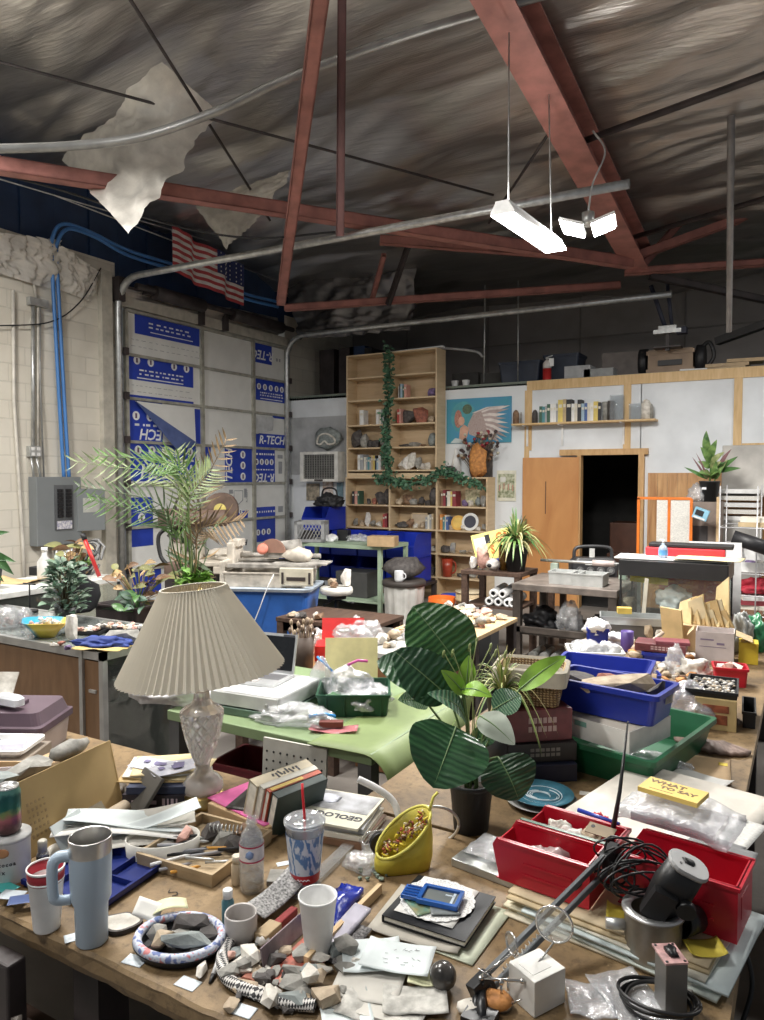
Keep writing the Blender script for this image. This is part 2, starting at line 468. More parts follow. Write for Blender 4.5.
for k in range(7):w.box((-6.5+k*1.6,YR-.012,4.),(.02,.02,2))
w.o('trim_panel_seams',mat('seam',(.19,.17,.165)),kind='structure')
w=MB();w.box((4.05,11.2,2.4),(.1,2,5)).box((-4.6,11.2,1.5),(.1,2,3.1)).box((-.6,11.2,1.5),(.1,2,3.1));w.box((-2.6,12.17,1.5),(4.,.04,3.05)).box((-2.6,11.2,.012),(3.9,1.9,.02));w.o('wall_store',mat('store_shade',(.018,.017,.016),ro=.9),kind='structure')  # near-black colour stands for the unlit store; back and floor panels added
# pine trim of the back wall
def trim(name,x0,x1,z0,z1,m=M_PINE,y=YB,t=.018):
 return MB().box(((x0+x1)/2,y-t/2,(z0+z1)/2),(x1-x0,t,z1-z0)).o(name,m,kind='structure')
xs=lambda u,v:aty(u,v,YB).x
trim('trim_top_rail',-3.47,3.9,3.,3.13)
for i,(u0,u1)in enumerate(((525,532),(623.5,631),(733.5,742))):
 trim('trim_post_%d'%(i+1),xs(u0,420),xs(u1,420),2.16 if i!=1 else 2.16,3.,t=.016)
trim('trim_mid_rail',xs(742,445),3.9,2.13,2.2,t=.015)
trim('trim_panel_edge',xs(524,500),xs(529,500),0,2.16,t=.012)
# knotty wood panelling right of the doorway
w=MB()
x0=xs(648,480)
for k in range(26):
 w.box((x0+.06+k*.12,YB-.007,.92),(.117,.014,1.84))
w.o('trim_wood_panelling',wood('knotty_panel',(.34,.16,.06),(.58,.34,.15),3,(6,6,.7)),kind='structure')
# doorway
d=MB()
d.box((-2.69-.02,YB-.012,1.04),(.05,.13,2.08)).box((-1.93+.03,YB-.012,1.04),(.07,.13,2.08)).box((-2.4,YB-.012,2.12),(1.16,.13,.08))
d.o('door_2',wood('door_casing',(.46,.26,.1),(.62,.4,.19),4,(6,6,1)),kind='structure')
dl=MB();dl.box((0,0,1.03),(.79,.04,2.05))
M_DOOR=wood('birch_door',(.46,.2,.065),(.6,.3,.11),2.2,(2,2,.5),ro=.4)
leafd=dl.o('door_3',M_DOOR,loc=(-3.1,YB-.075,0),kind='structure')
h=MB();h.box((0,-.025,1.1),(.035,.01,.2)).cyl((0,-.03,1.05),(0,-.075,1.05),.012,n=10).blob((0,-.09,1.05),(.028,.02,.028),2,0);h.o('door_handle',mat('old_brass',(.35,.25,.12),ro=.35,metal=.9),leafd,loc=(-.34,0,0))
h=MB();h.box((-.06,-.022,1.5),(.012,.004,.45));h.o('crack',mat('scratch',(.13,.06,.03)),leafd)
# plaster patch and sheet on the far left of the back wall, poster board under the picture
MB().box((-7.05,YB-.008,2.3),(1.1,.012,.95)).o('trim_plaster_patch',mat('grey_plaster',(.42,.43,.44),ro=.8,ns=3,na=.2),kind='structure')
MB().box((-4.08,YB-.006,1.6),(1.3,.01,2.95)).o('trim_white_sheet',mat('white_sheet',(.74,.77,.79),ro=.5,ns=2,na=.05),kind='structure')
# ---------------- ceiling: foil faced insulation hung between the purlins
NX,NY=150,330
def ceil_fn(a,b):
 x,y=-7.75+a*11.8,-3+b*15.25
 z=zc(y)-.11*abs(sin(pi*y/1.55))**.7
 fx=x+.25*y;fq=y+.27*x+.25*noise.noise(V((x*.5,y*.5,9)))
 z+=.16*noise.noise(V((fx*.35,fq*.8,3.1)))
 for fr,am,sd in((1.5,.08,1),(3.4,.045,5),(8.,.022,9),(15.,.01,13)):
  r_=1-abs(noise.noise(V((fx*fr*.16,fq*fr,sd))))*2.2
  z+=am*(r_ if r_>0 else r_*.3)*(.6+.8*noise.noise(V((x*.8,y*.8,sd+20))))
 return(x,y,z)
MB().grid(ceil_fn,NX,NY).o('ceiling',M_FOIL,kind='structure')
# purlins and steel
def bar(name,p0,p1,w,h,m=M_REDSTEEL,ibeam=False,label=None,cat='beam'):
 p0,p1=V(p0),V(p1);ax=(p1-p0).normalized();sd=ax.cross(UP).normalized();up=sd.cross(ax)
 M=Matrix((sd,ax,up)).transposed();L=(p1-p0).length;c=(p0+p1)/2;mb=MB()
 if ibeam:
  t=.016
  for s_ in(-1,1):mb.box(c+up*(s_*(h/2-t/2)),(w,L,t),M)
  mb.box(c,(t,L,h-2*t),M)
 else:
  mb.box(c+up*(h/2-.006),(w,L,.012),M);mb.box(c+sd*(w/2-.006),(.012,L,h),M);mb.box(c-sd*(w/2-.006),(.012,L,h),M)
  mb.box(c-up*(h/2-.006),(w,L,.012),M)
 return mb.o(name,m,label=label,cat=cat if label else None,kind='structure' if not label else None)
bar('roof_beam',(-1.93,9.9,4.52),(-1.88,2.2,5.42),.27,.34,ibeam=True)
J=V((-1.95,9.4,4.38))
bar('roof_brace',atd(-12,164,6.15),J,.13,.12)
bar('roof_brace',atd(321,-8,4.4),atd(281,302,8.6),.1,.09)
bar('roof_hanger',atd(342,-8,5.),atd(340,236,5.6),.06,.06,m=mat('brown_steel',(.13,.06,.055),ro=.5))
bar('roof_brace',atd(620,262,9.3),atd(770,208,9.),.12,.1)
bar('roof_brace',atd(625,272,9.3),atd(775,262,9.),.12,.08)
bar('roof_brace',atd(650,276,9.3),atd(775,302,9.4),.08,.08,m=M_DST)
bar('roof_brace',atd(640,268,9.3),atd(772,118,9.6),.09,.08)
bar('roof_brace',atd(596,104,9.),atd(742,132,9.2),.09,.08,m=M_DST)
bar('roof_brace',atd(592,112,8.9),atd(618,255,9.2),.05,.05,m=M_DST)
bar('roof_brace',atd(742,128,9.3),atd(733,60,9.4),.05,.05,m=M_DST)
bar('roof_brace',atd(384,255,9.6),atd(372,300,10.4),.06,.06)
bar('roof_brace',atd(380,240,9.2),atd(610,258,9.2),.11,.1)
bar('roof_brace',atd(412,235,9.6),atd(388,305,10),.06,.06,m=M_DST)
bar('roof_brace',atd(285,308,10.2),atd(620,285,9.8),.09,.09)
bar('roof_brace',atd(470,185,9.2),atd(510,100,8.9),.05,.05,m=M_DST)
for p,q,r_ in(((-6.6,2.75),(-3.,7.58),.014),((-3.9,2.95),(-5.65,7.11),.014),((-3.3,8.2),(-1.9,6.4),.014)):
 MB().tube([(p[0],p[1],zc(p[1])-.34),(q[0],q[1],zc(q[1])-.34)],r_,6).o('roof_tie_rod',M_DST,kind='structure')
for y0,y1 in((3.,2.6),(6.9,5.6),(9.2,7.4)):
 MB().tube([(-1.9,y0,zc(y0)-.36),(3.6,y1,zc(y1)-.36)],.03,6).o('roof_tie_rod',M_DST,kind='structure')
 # torn foil hanging down at the top left
def flap(name,a,b,c,d_,label,seed,amp=.09,m=M_FOIL):
 A,B,C,D_=a,b,c,d_
 def fn(s_,t_):
  p=(A*(1-s_)+B*s_)*(1-t_)+(D_*(1-s_)+C*s_)*t_
  n_=noise.noise(V((s_*3+seed,t_*2,seed)))+.5*noise.noise(V((s_*9+seed,t_*5+s_*4,seed)))+.25*noise.noise(V((s_*20,t_*16+seed,2)))
  return p+V((-.3,-.8,.2))*(amp*n_)
 return MB().grid(fn,40,40).o(name,m,label=label,cat='foil insulation')
M_FOIL2=mat('foil_lit',(.74,.71,.65),ro=.5,metal=.25,ns=4,na=.15,bs=30,bd=.004)  # paler, duller foil; the light it catches is put into the colour
def atceil(u,v,drop=.16):
 d=ray(u,v);k=(5.9-drop-EYE.z)/(d.z+.1*d.y);return EYE+d*k
flap('foil_flap',atceil(62,160,.5),atceil(162,62),atceil(218,112,.2),atd(128,234,5.75),'large torn sheet of silver foil hanging as a point under the roof',3,.1,M_FOIL2)
flap('foil_flap',atceil(196,205,.3),atceil(292,168),atd(262,215,7.9),atd(226,250,7.6),'small bright foil scrap hanging beside the striped flag',8,.08,M_FOIL2)
flap('foil_batt',atx(-6,232,XL+.15),atx(62,240,XL+.2),atx(60,292,XL+.04),atx(-6,272,XL+.05),'long bulging foil batt on top of the block wall',12,.16,M_FOIL2)
flap('foil_batt',atx(62,246,XL+.25),atx(100,272,XL+.1),atx(92,302,XL+.03),atx(60,290,XL+.04),'crumpled foil patch between blue tubes and the door track',16,.14,M_FOIL2)
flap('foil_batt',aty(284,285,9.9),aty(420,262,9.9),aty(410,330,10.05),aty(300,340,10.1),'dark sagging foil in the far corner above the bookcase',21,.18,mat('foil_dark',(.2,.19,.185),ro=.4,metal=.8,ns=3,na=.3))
flap('foil_batt',atx(122,285,XL+.12),atx(278,318,XL+.2),atx(284,346,XL+.02),atx(124,312,XL+.02),'wrinkled foil above the sectional garage door',25,.14)
def vent_hose(ctrl,r,label,m,seg=10,name='flexible_conduit',cat='conduit'):
 pts=curve_pts(ctrl,seg)
 return MB().tube(pts,r,8).o(name,m,label=label,cat=cat)
M_CONDUIT=mat('conduit_grey',(.33,.33,.32),ro=.4,metal=.5)
vent_hose([atd(-10,149,5.2),atd(70,146,5.2),atd(140,137,5.25),atd(215,112,5.3),atd(280,82,5.3),atd(350,55,5.3),atd(430,28,5.3),atd(520,2,5.3),atd(570,-12,5.3)],.033,'long grey flexible conduit sagging below the foil ceiling',M_CONDUIT,14)
vent_hose([atd(-10,172,7.4),atd(60,190,7.2),atd(160,222,7.),atd(250,238,7.1),atd(335,232,7.2)],.01,'thin black cable strung from the left wall to the steel brace',M_BLACK)
MB().tube([atd(732,-8,6.6),atd(731,150,6.8),atd(729,332,7.4)],[.035,.033,.026],10).o('sprinkler_pipe',mat('pipe_grey',(.3,.28,.27),ro=.45,metal=.3),label='grey vertical pipe hanging at the right of the roof',cat='pipe')
# ---------------- garage door in the left wall
DY=[6.66,8.03,9.17,10.02];DZ=[k*.5614 for k in range(8)]
DX=XL+.02
dr=MB()
for y in DY:dr.box((DX+.035,y,1.965),(.05,.06 if y in DY[1:3]else .05,3.93))
for z in DZ:dr.box((DX+.035,(DY[0]+DY[-1])/2,z),(.045,DY[-1]-DY[0],.035))
M_DOORFR=mat('door_strut',(.36,.35,.3),ro=.5,ns=8,na=.2)
door=dr.o('door_1',M_DOORFR,kind='structure')
def panel(c,r_,prints=(),words=(),dots=()):
 """one foam board between the struts; r_ counts from the top; prints are blue areas in 0..1 of the board, words = (text, y, z, size, flipped, turn), dots = white rings"""
 y0,y1=DY[c]+.03,DY[c+1]-.03;z1,z0=DZ[7-r_]-.02,DZ[6-r_]+.02
 mb=MB();mb.box((DX+.012,(y0+y1)/2,(z0+z1)/2),(.02,y1-y0,z1-z0),m=0)
 lx=DX+.0235;Wy,Hz=y1-y0,z1-z0
 for(a,b,e,f)in prints:mb.box((lx,y0+(a+b)/2*Wy,z0+(e+f)/2*Hz),(.0016,(b-a)*Wy,(f-e)*Hz),m=1)
 for(a,b,s_)in dots:
  n=16;cy,cz_=y0+a*Wy,z0+b*Hz
  mb.loft([[V((lx+k,cy+s_*cos(6.283*i/n),cz_+s_*sin(6.283*i/n)))for i in range(n)]for k in(0,.0022)],m=2)
  mb.box((lx+.0028,cy,cz_),(.0014,s_*.5,s_*1.1),m=3)
 P=mb.o('foam_panel',[M_FOAMW,M_BLUEINK,M_INKW,mat('icon_dark',(.12,.06,.12))],door)
 for(t_,a,b,sz,fl,turn)in words:
  lettering(t_,sz,M_INKW if not turn&8 else M_INKG,P,(lx+.002,y0+a*Wy,z0+b*Hz),(R(90),0,R(90))if not fl else(R(90),R(180),R(90)),.0008,name='lettering',shear=.22 if len(t_)<8 else 0,bold=.004 if sz>.1 else 0)
 return P
def textlines(P,c,r_,lines,m=M_INKW):
 y0,y1=DY[c]+.03,DY[c+1]-.03;z1,z0=DZ[7-r_]-.02,DZ[6-r_]+.02
 mb=MB();rd=RNG(c*10+r_)
 for(a,b,z,h,broken)in lines:
  if not broken:mb.box((DX+.0255,y0+(a+b)/2*(y1-y0),z0+z*(z1-z0)),(.0012,(b-a)*(y1-y0),h))
  else:
   x=a
   while x<b:
    k=rd.U(.02,.06);mb.box((DX+.0255,y0+(x+k/2)*(y1-y0),z0+z*(z1-z0)),(.0012,k*(y1-y0),h));x+=k+rd.U(.015,.05)
 mb.o('small_print',m,P)
ring=lambda zs,ys,s_=.055:[(y,zs,s_)for y in ys]
p=panel(0,0,[(.1,1,.52,1)]);textlines(p,0,0,[(.3,.9,.62,.012,0),(.28,.85,.74,.02,1),(.28,.85,.84,.02,1)]);textlines(p,0,0,[(.05,.95,.2,.006,1),(.05,.95,.36,.006,1)],M_INKG)
p=panel(0,1,[(0.,.9,.44,1),(0,.9,0,.06)],dots=ring(.93,(.12,.3,.62,.8)));textlines(p,0,1,[(.12,.75,.5,.014,0),(.15,.75,.6,.02,1),(.15,.75,.7,.02,1)]);textlines(p,0,1,[(.05,.85,.15,.006,1),(.05,.85,.3,.006,1)],M_INKG)
p=panel(0,2,[(0,.45,0,1),(.9,1,0,.95)],[('ECH',.3,.18,.2,True,0)],ring(.62,(.1,.28),.06));textlines(p,0,2,[(.08,.5,.4,.03,1)])
p=panel(0,3,[(0,.93,.05,1)],[('R-TECH',.52,.32,.27,True,0)],ring(.84,(.12,.3,.48,.66,.84),.06));textlines(p,0,3,[(.2,.9,.6,.03,1)])
panel(0,4,[(0,.3,0,.72)],dots=ring(.2,(.15,),.06))
p=panel(0,5,[(0,.3,.55,1)]);p=panel(0,6,[(0,.4,.4,1)])
panel(1,0);panel(1,1);panel(1,2)
p=panel(1,3,[(0,.14,0,1),(.42,1,0,1)],dots=[(.8,.82,.06),(.8,.5,.06),(.8,.17,.06)]);lettering('TECH',.2,M_INKW,p,(DX+.026,DY[1]+.58,DZ[3]+.28),(0,R(-90),R(180)),.0008,shear=.2,bold=.004)
p=panel(1,4,[(.4,.9,0,.22)],dots=[(.5,.2,.04),(.62,.2,.04),(.74,.2,.04)]);textlines(p,1,4,[(.5,.58,.8,.06,0),(.5,.58,.65,.02,0),(.82,.88,.75,.14,0)],M_INKG);lettering('R-TECH',.055,M_INKG,p,(DX+.026,DY[1]+.98,DZ[2]+.36),(0,R(-90),R(180)),.0008,bold=.001)
hs=MB();hy,hz=DY[1]+.78,DZ[2]+.36
for a,b in(((-.1,.09),(.1,.09)),((-.1,-.06),(-.1,.09)),((.1,-.06),(.1,.09)),((-.1,-.06),(0,-.12)),((.1,-.06),(0,-.12))):
 hs.tube([(DX+.025,hy+a[0],hz+a[1]),(DX+.025,hy+b[0],hz+b[1])],.006,5)
hs.o('small_print',M_INKG,p)
p=panel(1,5,[]);lettering('R-TECH',.12,M_INKB,p,(DX+.026,DY[1]+.78,DZ[1]+.2),(R(90),R(180),R(90)),.0008,bold=.003,shear=.2);panel(1,6,[(0,.5,0,.4)])
p=panel(2,0,[(0,.58,.42,1)],[('R-TEC',.3,.68,.2,True,0)]);textlines(p,2,0,[(.72,.9,.62,.05,1)],M_INKG)
p=panel(2,1,[(.06,1,.36,1)],dots=ring(.78,(.16,.35,.54,.73,.91),.05));textlines(p,2,1,[(.2,.92,.42,.012,0),(.2,.9,.52,.02,1),(.2,.9,.6,.02,1)])
p=panel(2,2,[(.05,1,0,.42),(.6,1,.93,1)],[('R-TECH',.56,.22,.19,False,0)])
p=panel(2,3,[(0,.66,0,1)],[('R-TEC',.32,.14,.19,True,0)],ring(.62,(.07,.23,.39,.55),.05));textlines(p,2,3,[(.05,.6,.86,.03,1),(.05,.6,.38,.02,1)]);textlines(p,2,3,[(.75,.92,.8,.06,0),(.78,.9,.45,.2,0)],M_INKG)
p=panel(2,4,[(0,.66,0.,.3)]);textlines(p,2,4,[(.05,.6,.15,.03,1)]);textlines(p,2,4,[(.76,.92,.2,.1,0)],M_INKG)
p=panel(2,5,[(0,.66,.3,1)],dots=ring(.6,(.1,.27,.44),.05));p=panel(2,6,[(.3,1,.3,1)])
# peeled corner of one board, showing its blue back
f=MB();q0,q1,q2=V((DX+.05,DY[0]+.12,DZ[5]-.03)),V((DX+.05,DY[0]+1.2,DZ[5]-.04)),V((DX+.07,DY[0]+1.2,DZ[4]+.02))
f.add([q0,q1,q2],[(0,1,2)],0);f.add([q0+V((.012,0,0)),q2+V((.06,-.02,0)),V((DX+.15,DY[0]+.78,DZ[4]-.11))],[(0,1,2)],1)
f.o('peeled_corner',[M_FOAMW,mat('blue_film',(.1,.14,.32),ro=.35)],door)
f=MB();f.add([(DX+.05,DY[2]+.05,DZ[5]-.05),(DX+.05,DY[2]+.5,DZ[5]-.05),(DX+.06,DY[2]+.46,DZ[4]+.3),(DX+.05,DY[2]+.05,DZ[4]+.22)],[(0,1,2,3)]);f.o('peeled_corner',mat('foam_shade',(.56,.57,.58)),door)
# tracks: verticals, curve and the overhead horizontals
for yy,zt,x1 in((6.52,4.28,atz(632,192,4.22).x),(10.,4.12,atz(667,287,4.1).x)):
 pts=[(XL+.09,yy,.05),(XL+.09,yy,zt-.4)]+[(XL+.09+.36*(1-cos(a)),yy,zt-.36+.36*sin(a))for a in[R(k*11.25)for k in range(1,8)]]+[(XL+.47,yy,zt),(x1,yy,zt-.03)]
 MB().tube(pts,.045,6).o('door_track',M_GALV,door)
t=MB();t.box((XL+.1,6.52,4.15),(.14,.1,.3));t.box((XL+.16,6.95,4.22),(.12,.12,.12));t.tube([(XL+.22,6.7,4.22),(XL+.22,10,4.22)],.04,10);t.tube([(XL+.22,7.,4.2),(XL+.22,7.9,4.2)],.09,12);t.tube([(XL+.22,8.5,4.2),(XL+.22,9.7,4.2)],.09,12)
for y in(7.95,8.45):t.box((XL+.1,y,4.1),(.16,.06,.3))
t.o('torsion_spring',M_DST,door)
j=MB();j.box((XL+.04,6.36,2.2),(.08,.16,4.3)).box((XL+.03,10.08,2.1),(.06,.08,4.)).box((XL+.05,8.3,4.03),(.1,3.5,.14));j.o('door_jamb',mat('jamb_cream',(.5,.47,.4),ro=.6),door)
g=MB()
for z in DZ[:-1]:
 for yy in(6.6,10.03):g.box((XL+.1,yy,z+.02),(.1,.06,.09))
g.o('hinge',M_DST,door)
# flag on the wall above the door
def flag():
 rt=thing('striped_flag','red and white striped flag with starred blue canton hanging high on the left wall','flag',(XL+.55,7.,0))
 a,b,z1,z0=atx(171,205,-7.15).y-7.,atx(243,222,-7.15).y-7.,5.,4.42
 mb=MB();n=13
 for k in range(n):
  t0,t1=k/n,(k+1)/n
  def fn(s_,t_,t0=t0,t1=t1):
   y=a+(b-a)*s_;z=z1+(z0-z1)*(t0+(t1-t0)*t_)-.16*s_
   return(.05*sin(s_*13)+.02*sin(s_*29+1),y,z)
  mb.grid(fn,30,1,k%2)
 mb.o('stripes',[mat('flag_red',(.42,.05,.06)),mat('flag_white',(.66,.64,.62))],rt)
 c=MB()
 def fc(s_,t_):
  s2=.58+.42*s_
  return(.05*sin(s2*13)+.02*sin(s2*29+1)+.008,a+(b-a)*s2,z1+(z0-z1)*(0.+.54*t_)-.16*s2)
 c.grid(fc,14,6)
 ca=c.o('canton',mat('flag_blue',(.02,.03,.12)),rt)
 st=MB()
 for i in range(6):
  for k in range(5):
   q=V(fc((i+.5)/6,(k+.5)/5));st.blob(q+V((.006,0,0)),(.004,.014,.014),1,0)
 st.o('stars',MATS['flag_white'],ca)
flag()
# ---------------- hanging lights
M_LED=mat('led_diffuser',(1,1,1),emit=26.,na=0,ro=.4)
M_SHADE=mat('fixture_white',(.75,.75,.74),ro=.4)
def area(name,parent,loc,sx,sy,power,rot=(0,0,0),col=(1,.97,.92)):
 l=bpy.data.lights.new(name,'AREA');l.shape='RECTANGLE';l.size=sx;l.size_y=sy;l.energy=power;l.color=col
 o=bpy.data.objects.new(name,l);COL.objects.link(o);o.parent=parent;o.location=loc;o.rotation_euler=rot
 return o
def shop_light(loc,L,power,label,tilt=0,wires=True,rz=0.,up=0.):
 rt=thing('shop_light',label,'light',loc,0,None,(tilt,0,rz))
 mb=MB();Wd=.17
 mb.loft([[V((x*s_,y,z))for x,y in((-1,-L/2),(1,-L/2),(1,L/2),(-1,L/2))]for s_,z in((Wd/2,0),(Wd/2,.02),(.05,.075),(.05,.09))],cap=(0,1))
 mb.o('housing',M_SHADE,rt)
 df=MB();df.box((0,0,.004),(Wd-.03,L-.04,.016));df.o('diffuser',M_LED,rt)
 if wires:
  wv=MB()
  for s_ in(-1,1):wv.tube([(0,s_*L*.4,.09),(0,s_*L*.36,1.25)],.006,5)
  wv.o('hanging_wire',M_GALV,rt)
 area('lamp',rt,(0,0,-.02),Wd,L,power)
 if up:area('ceiling_fill',rt,(0,0,.11),.05,L,up,(pi,0,0))  # unseen upward lamp added to brighten the ceiling foil
 return rt
shop_light((-1.86,5.48,3.62),1.24,LED_POWER,'bright long shop light hanging by a wire beside the red roof beam',R(3),True,0.,6.)
def flood():
 rt=thing('shop_light','two panel folding shop light glowing right of the long one','light',(-1.58,6.03,3.78),R(10))
 for s_ in(-1,1):
  d_=MB();d_.box((s_*.12,0,0),(.17,.3,.012),(0,s_*R(-18),0));d_.o('light_panel',M_LED,rt)
  b=MB();b.box((s_*.12,0,.02),(.19,.32,.022),(0,s_*R(-18),0));b.o('panel_back',M_SHADE,rt)
 c=MB();c.cyl((0,0,.02),(0,0,.12),.05);c.o('cap',M_GALV,rt)
 c=MB();c.tube(curve_pts([(0,0,.12),(.03,.02,.35),(.12,.05,.6),(.02,.1,.8)],8),.008,6);c.o('cable',M_GALV,rt)
 area('lamp',rt,(0,0,-.05),.45,.32,FLOOD_POWER)
flood()
for i,(x,y,z,pw)in enumerate(OVERHEAD):
 shop_light((x,y,z),1.24,pw,('long shop light hanging over the lamp bench, above the picture edge','long shop light hanging over the front of the workbench','added unseen shop light brightening the block wall side','added unseen shop light far right, brightening the back wall')[i],0,True,R(90)if i==1 else 0,(40.,0.,14.,0.)[i])

# ============================== BACK
# ================================================================== BACK OF THE SHOP
# ---------------- bookcases
YF=9.78
M_BIRCH=wood('birch_veneer',(.58,.43,.26),(.68,.53,.34),3,(1,1,8),ro=.5)
M_BIRCHIN=wood('birch_back',(.5,.36,.21),(.58,.43,.27),3,(1,1,8),ro=.55)
fx=lambda u:aty(u,476,YF).x
fz=lambda u,v:aty(u,v,YF).z
UX0,UX1=fx(346.5),fx(436.5);LX0,LX1=fx(345.5),fx(487.5)
UZ=[fz(346,v)for v in(470,448,425.5,401,378.5)];UT,UB=fz(346,356),fz(346,477)
LZ=[fz(345,v)for v in(504,526)];LZ=[LZ[0],LZ[1],LZ[1]-(LZ[0]-LZ[1]),LZ[1]-2*(LZ[0]-LZ[1])]
def bookcase(label,x0,x1,z0,z1,shelves,cols,kick=.06):
 rt=thing('bookcase',label,'bookcase',((x0+x1)/2,YF+.15,z0))
 w_,h_=x1-x0,z1-z0;t=.022;dp=.3
 for s_ in(-1,1):MB().box((s_*(w_/2-t/2),0,h_/2),(t,dp,h_)).o('side_panel',M_BIRCH,rt,bev=.002)
 MB().box((0,0,h_-t/2),(w_-2*t,dp,t)).o('top',M_BIRCH,rt)
 MB().box((0,dp/2-.006,h_/2),(w_-2*t,.012,h_-2*t)).o('back_panel',M_BIRCHIN,rt)
 MB().box((0,-dp/2+.03,kick/2),(w_-2*t,.02,kick)).o('kickboard',M_BIRCH,rt)
 for c in range(1,cols):MB().box((-w_/2+w_*c/cols,-.006,h_/2+kick/2),(t*1.3,dp-.012,h_-kick-t)).o('divider',M_BIRCH,rt)
 for z in shelves:
  for c in range(cols):
   MB().box((-w_/2+w_*(c+.5)/cols,-.006,z-z0-t/2),(w_/cols-t*1.3,dp-.012,t)).o('shelf',M_BIRCH,rt)
 return rt
bookcase('tall pale wooden bookcase standing on top of the wide one, ivy down its middle',UX0,UX1,UB,UT,UZ,2)
bookcase('wide pale wooden bookcase with three bays below the tall one',LX0,LX1,0.,UB-.001,LZ+[.08],3,.06)
UW,LW=UX1-UX0,LX1-LX0
# books and stones on the shelves
BK={'cream':(.72,.68,.58),'white':(.78,.78,.76),'red':(.45,.07,.06),'dark_green':(.05,.12,.08),'teal':(.08,.25,.28),'black':(.03,.03,.035),'tan':(.5,.38,.22),'blue':(.07,.13,.33),'grey':(.35,.36,.37),'yellow':(.7,.55,.15),'brown':(.22,.12,.07),'maroon':(.25,.04,.05),'orange':(.62,.25,.06),'pale_blue':(.35,.48,.58),'salmon':(.62,.32,.26)}
def spec(s_):
 rd=RNG(s_);out=[]
 for w_ in s_.split():
  n_=w_.split(':');t=float(n_[1])/1000 if len(n_)>1 else rd.U(.018,.04);h=float(n_[2])/1000 if len(n_)>2 else rd.U(.17,.235)
  out.append((t,h,rd.U(.13,.17),n_[0],BK[n_[0]]))
 return out
def shelf_books(x,z,s_,where,group):
 book_row((x,YF+.11,z),(1,0,0),spec(s_),where,group,(0,-1,0))
U2=UX0+UW/2
shelf_books(U2+.12,UZ[3],'white:20 black:18 pale_blue:30:210 dark_green:22 salmon:40:200',"on the tall bookcase's second shelf",'books on the second shelf of the tall bookcase')
shelf_books(U2-.26,UZ[2],'white:45:225 cream:35 grey:30 white:30',"on the tall bookcase's third shelf, left bay",'white books left of the ivy')
shelf_books(UX0+.22,UZ[2],'white:70:230',"alone on the tall bookcase's third shelf",None)
shelf_books(U2+.1,UZ[2],'red:40:215 salmon:25:220',"on the tall bookcase's third shelf, right bay",'red books right of the ivy')
shelf_books(UX0+.18,UZ[0],'white:50:235 grey:60:240 cream:35 grey:30 teal:40 grey:30 tan:30 yellow:30 black:20 pale_blue:35 white:40',"on the tall bookcase's bottom shelf",'books on the bottom shelf of the tall bookcase')
shelf_books(LX0+.1,LZ[0],'black:40:200 salmon:50:200 dark_green:35','on the top left shelf of the wide bookcase','books top left in the wide bookcase')
shelf_books(LX1-LW/3+.05,LZ[0],'brown:35:230 maroon:40:235 black:25 cream:50 yellow:30 maroon:60:220','on the top right shelf of the wide bookcase','books top right in the wide bookcase')
shelf_books(LX1-LW/3+.04,LZ[1],'orange:40:225 teal:30 cream:25 blue:30',"on the wide bookcase's second right shelf",'books second shelf right bay')
shelf_books(LX0+LW/3-.14,LZ[1],'red:35:200 maroon:40:215',"on the wide bookcase's second left shelf",'red books second shelf left bay')
shelf_books(LX0+2*LW/3-.2,LZ[1],'grey:35:180 cream:30 grey:30 tan:30',"on the wide bookcase's second middle shelf",'books second shelf middle bay')
def shelf_rocks(x0,x1,z,items,where,group):
 n=len(items)
 for k,(c,sx,sz,kind)in enumerate(items):
  x=x0+(x1-x0)*(k+.5)/n
  sd=int(abs(x)*1000+z*977)%9973
  stone(x,YF+.1+(sd%5)*.012,z,sx,min(sx,.14),sz,c,f"{c} {'rounded' if kind == 'round' else 'angular'} stone, {ORD[k]} from the left {where}",sd,kind,rz=0,group=group)
shelf_rocks(UX1-.2,UX1-.05,UZ[3],[('purple',.17,.13,'hull')],"on the tall bookcase's second shelf",None)
shelf_rocks(U2+.2,UX1-.06,UZ[2],[('dark',.34,.22,'hull'),('rust',.26,.24,'hull'),('tan',.1,.1,'hull')],"on the tall bookcase's third shelf",'stones right of the red books')
shelf_rocks(UX0+.06,U2-.1,UZ[1],[('dark',.2,.3,'hull'),('grey',.14,.24,'hull'),('dark',.16,.13,'hull'),('dark',.17,.12,'hull'),('grey',.12,.16,'hull')],"on the tall bookcase's fourth shelf left",'stones left of the ivy')
shelf_rocks(U2+.12,UX1-.05,UZ[1],[('dark',.2,.05,'hull'),('grey',.18,.08,'hull'),('brown',.1,.04,'hull'),('slate',.16,.2,'round')],"on the tall bookcase's fourth shelf right",'stones right of the ivy')
shelf_rocks(U2+.1,UX1-.15,UZ[0],[('pale',.14,.14,'hull'),('white',.15,.2,'hull'),('pale',.16,.26,'hull'),('grey',.13,.2,'hull'),('white',.1,.1,'hull'),('pale',.09,.12,'hull')],"on the tall bookcase's bottom shelf right",'crystals on the bottom shelf')
B3=LW/3
shelf_rocks(LX0+.3,LX0+B3-.05,LZ[0],[('dark',.08,.09,'hull'),('rust',.09,.11,'hull'),('dark',.18,.2,'hull'),('dark',.12,.24,'hull')],"on the wide bookcase's top left shelf",'stones top left in the wide bookcase')
shelf_rocks(LX0+B3+.06,LX0+2*B3-.03,LZ[0],[('tan',.13,.1,'hull'),('brown',.2,.16,'hull'),('grey',.12,.1,'hull'),('dark',.11,.12,'round'),('dark',.1,.09,'hull'),('dark',.18,.25,'round')],"on the wide bookcase's top middle shelf",'stones top middle in the wide bookcase')
shelf_rocks(LX1-.45,LX1-.04,LZ[0],[('purple',.09,.1,'hull'),('pale',.08,.09,'hull'),('slate',.1,.13,'round'),('grey',.1,.16,'hull')],"on the wide bookcase's top right shelf",'stones top right in the wide bookcase')
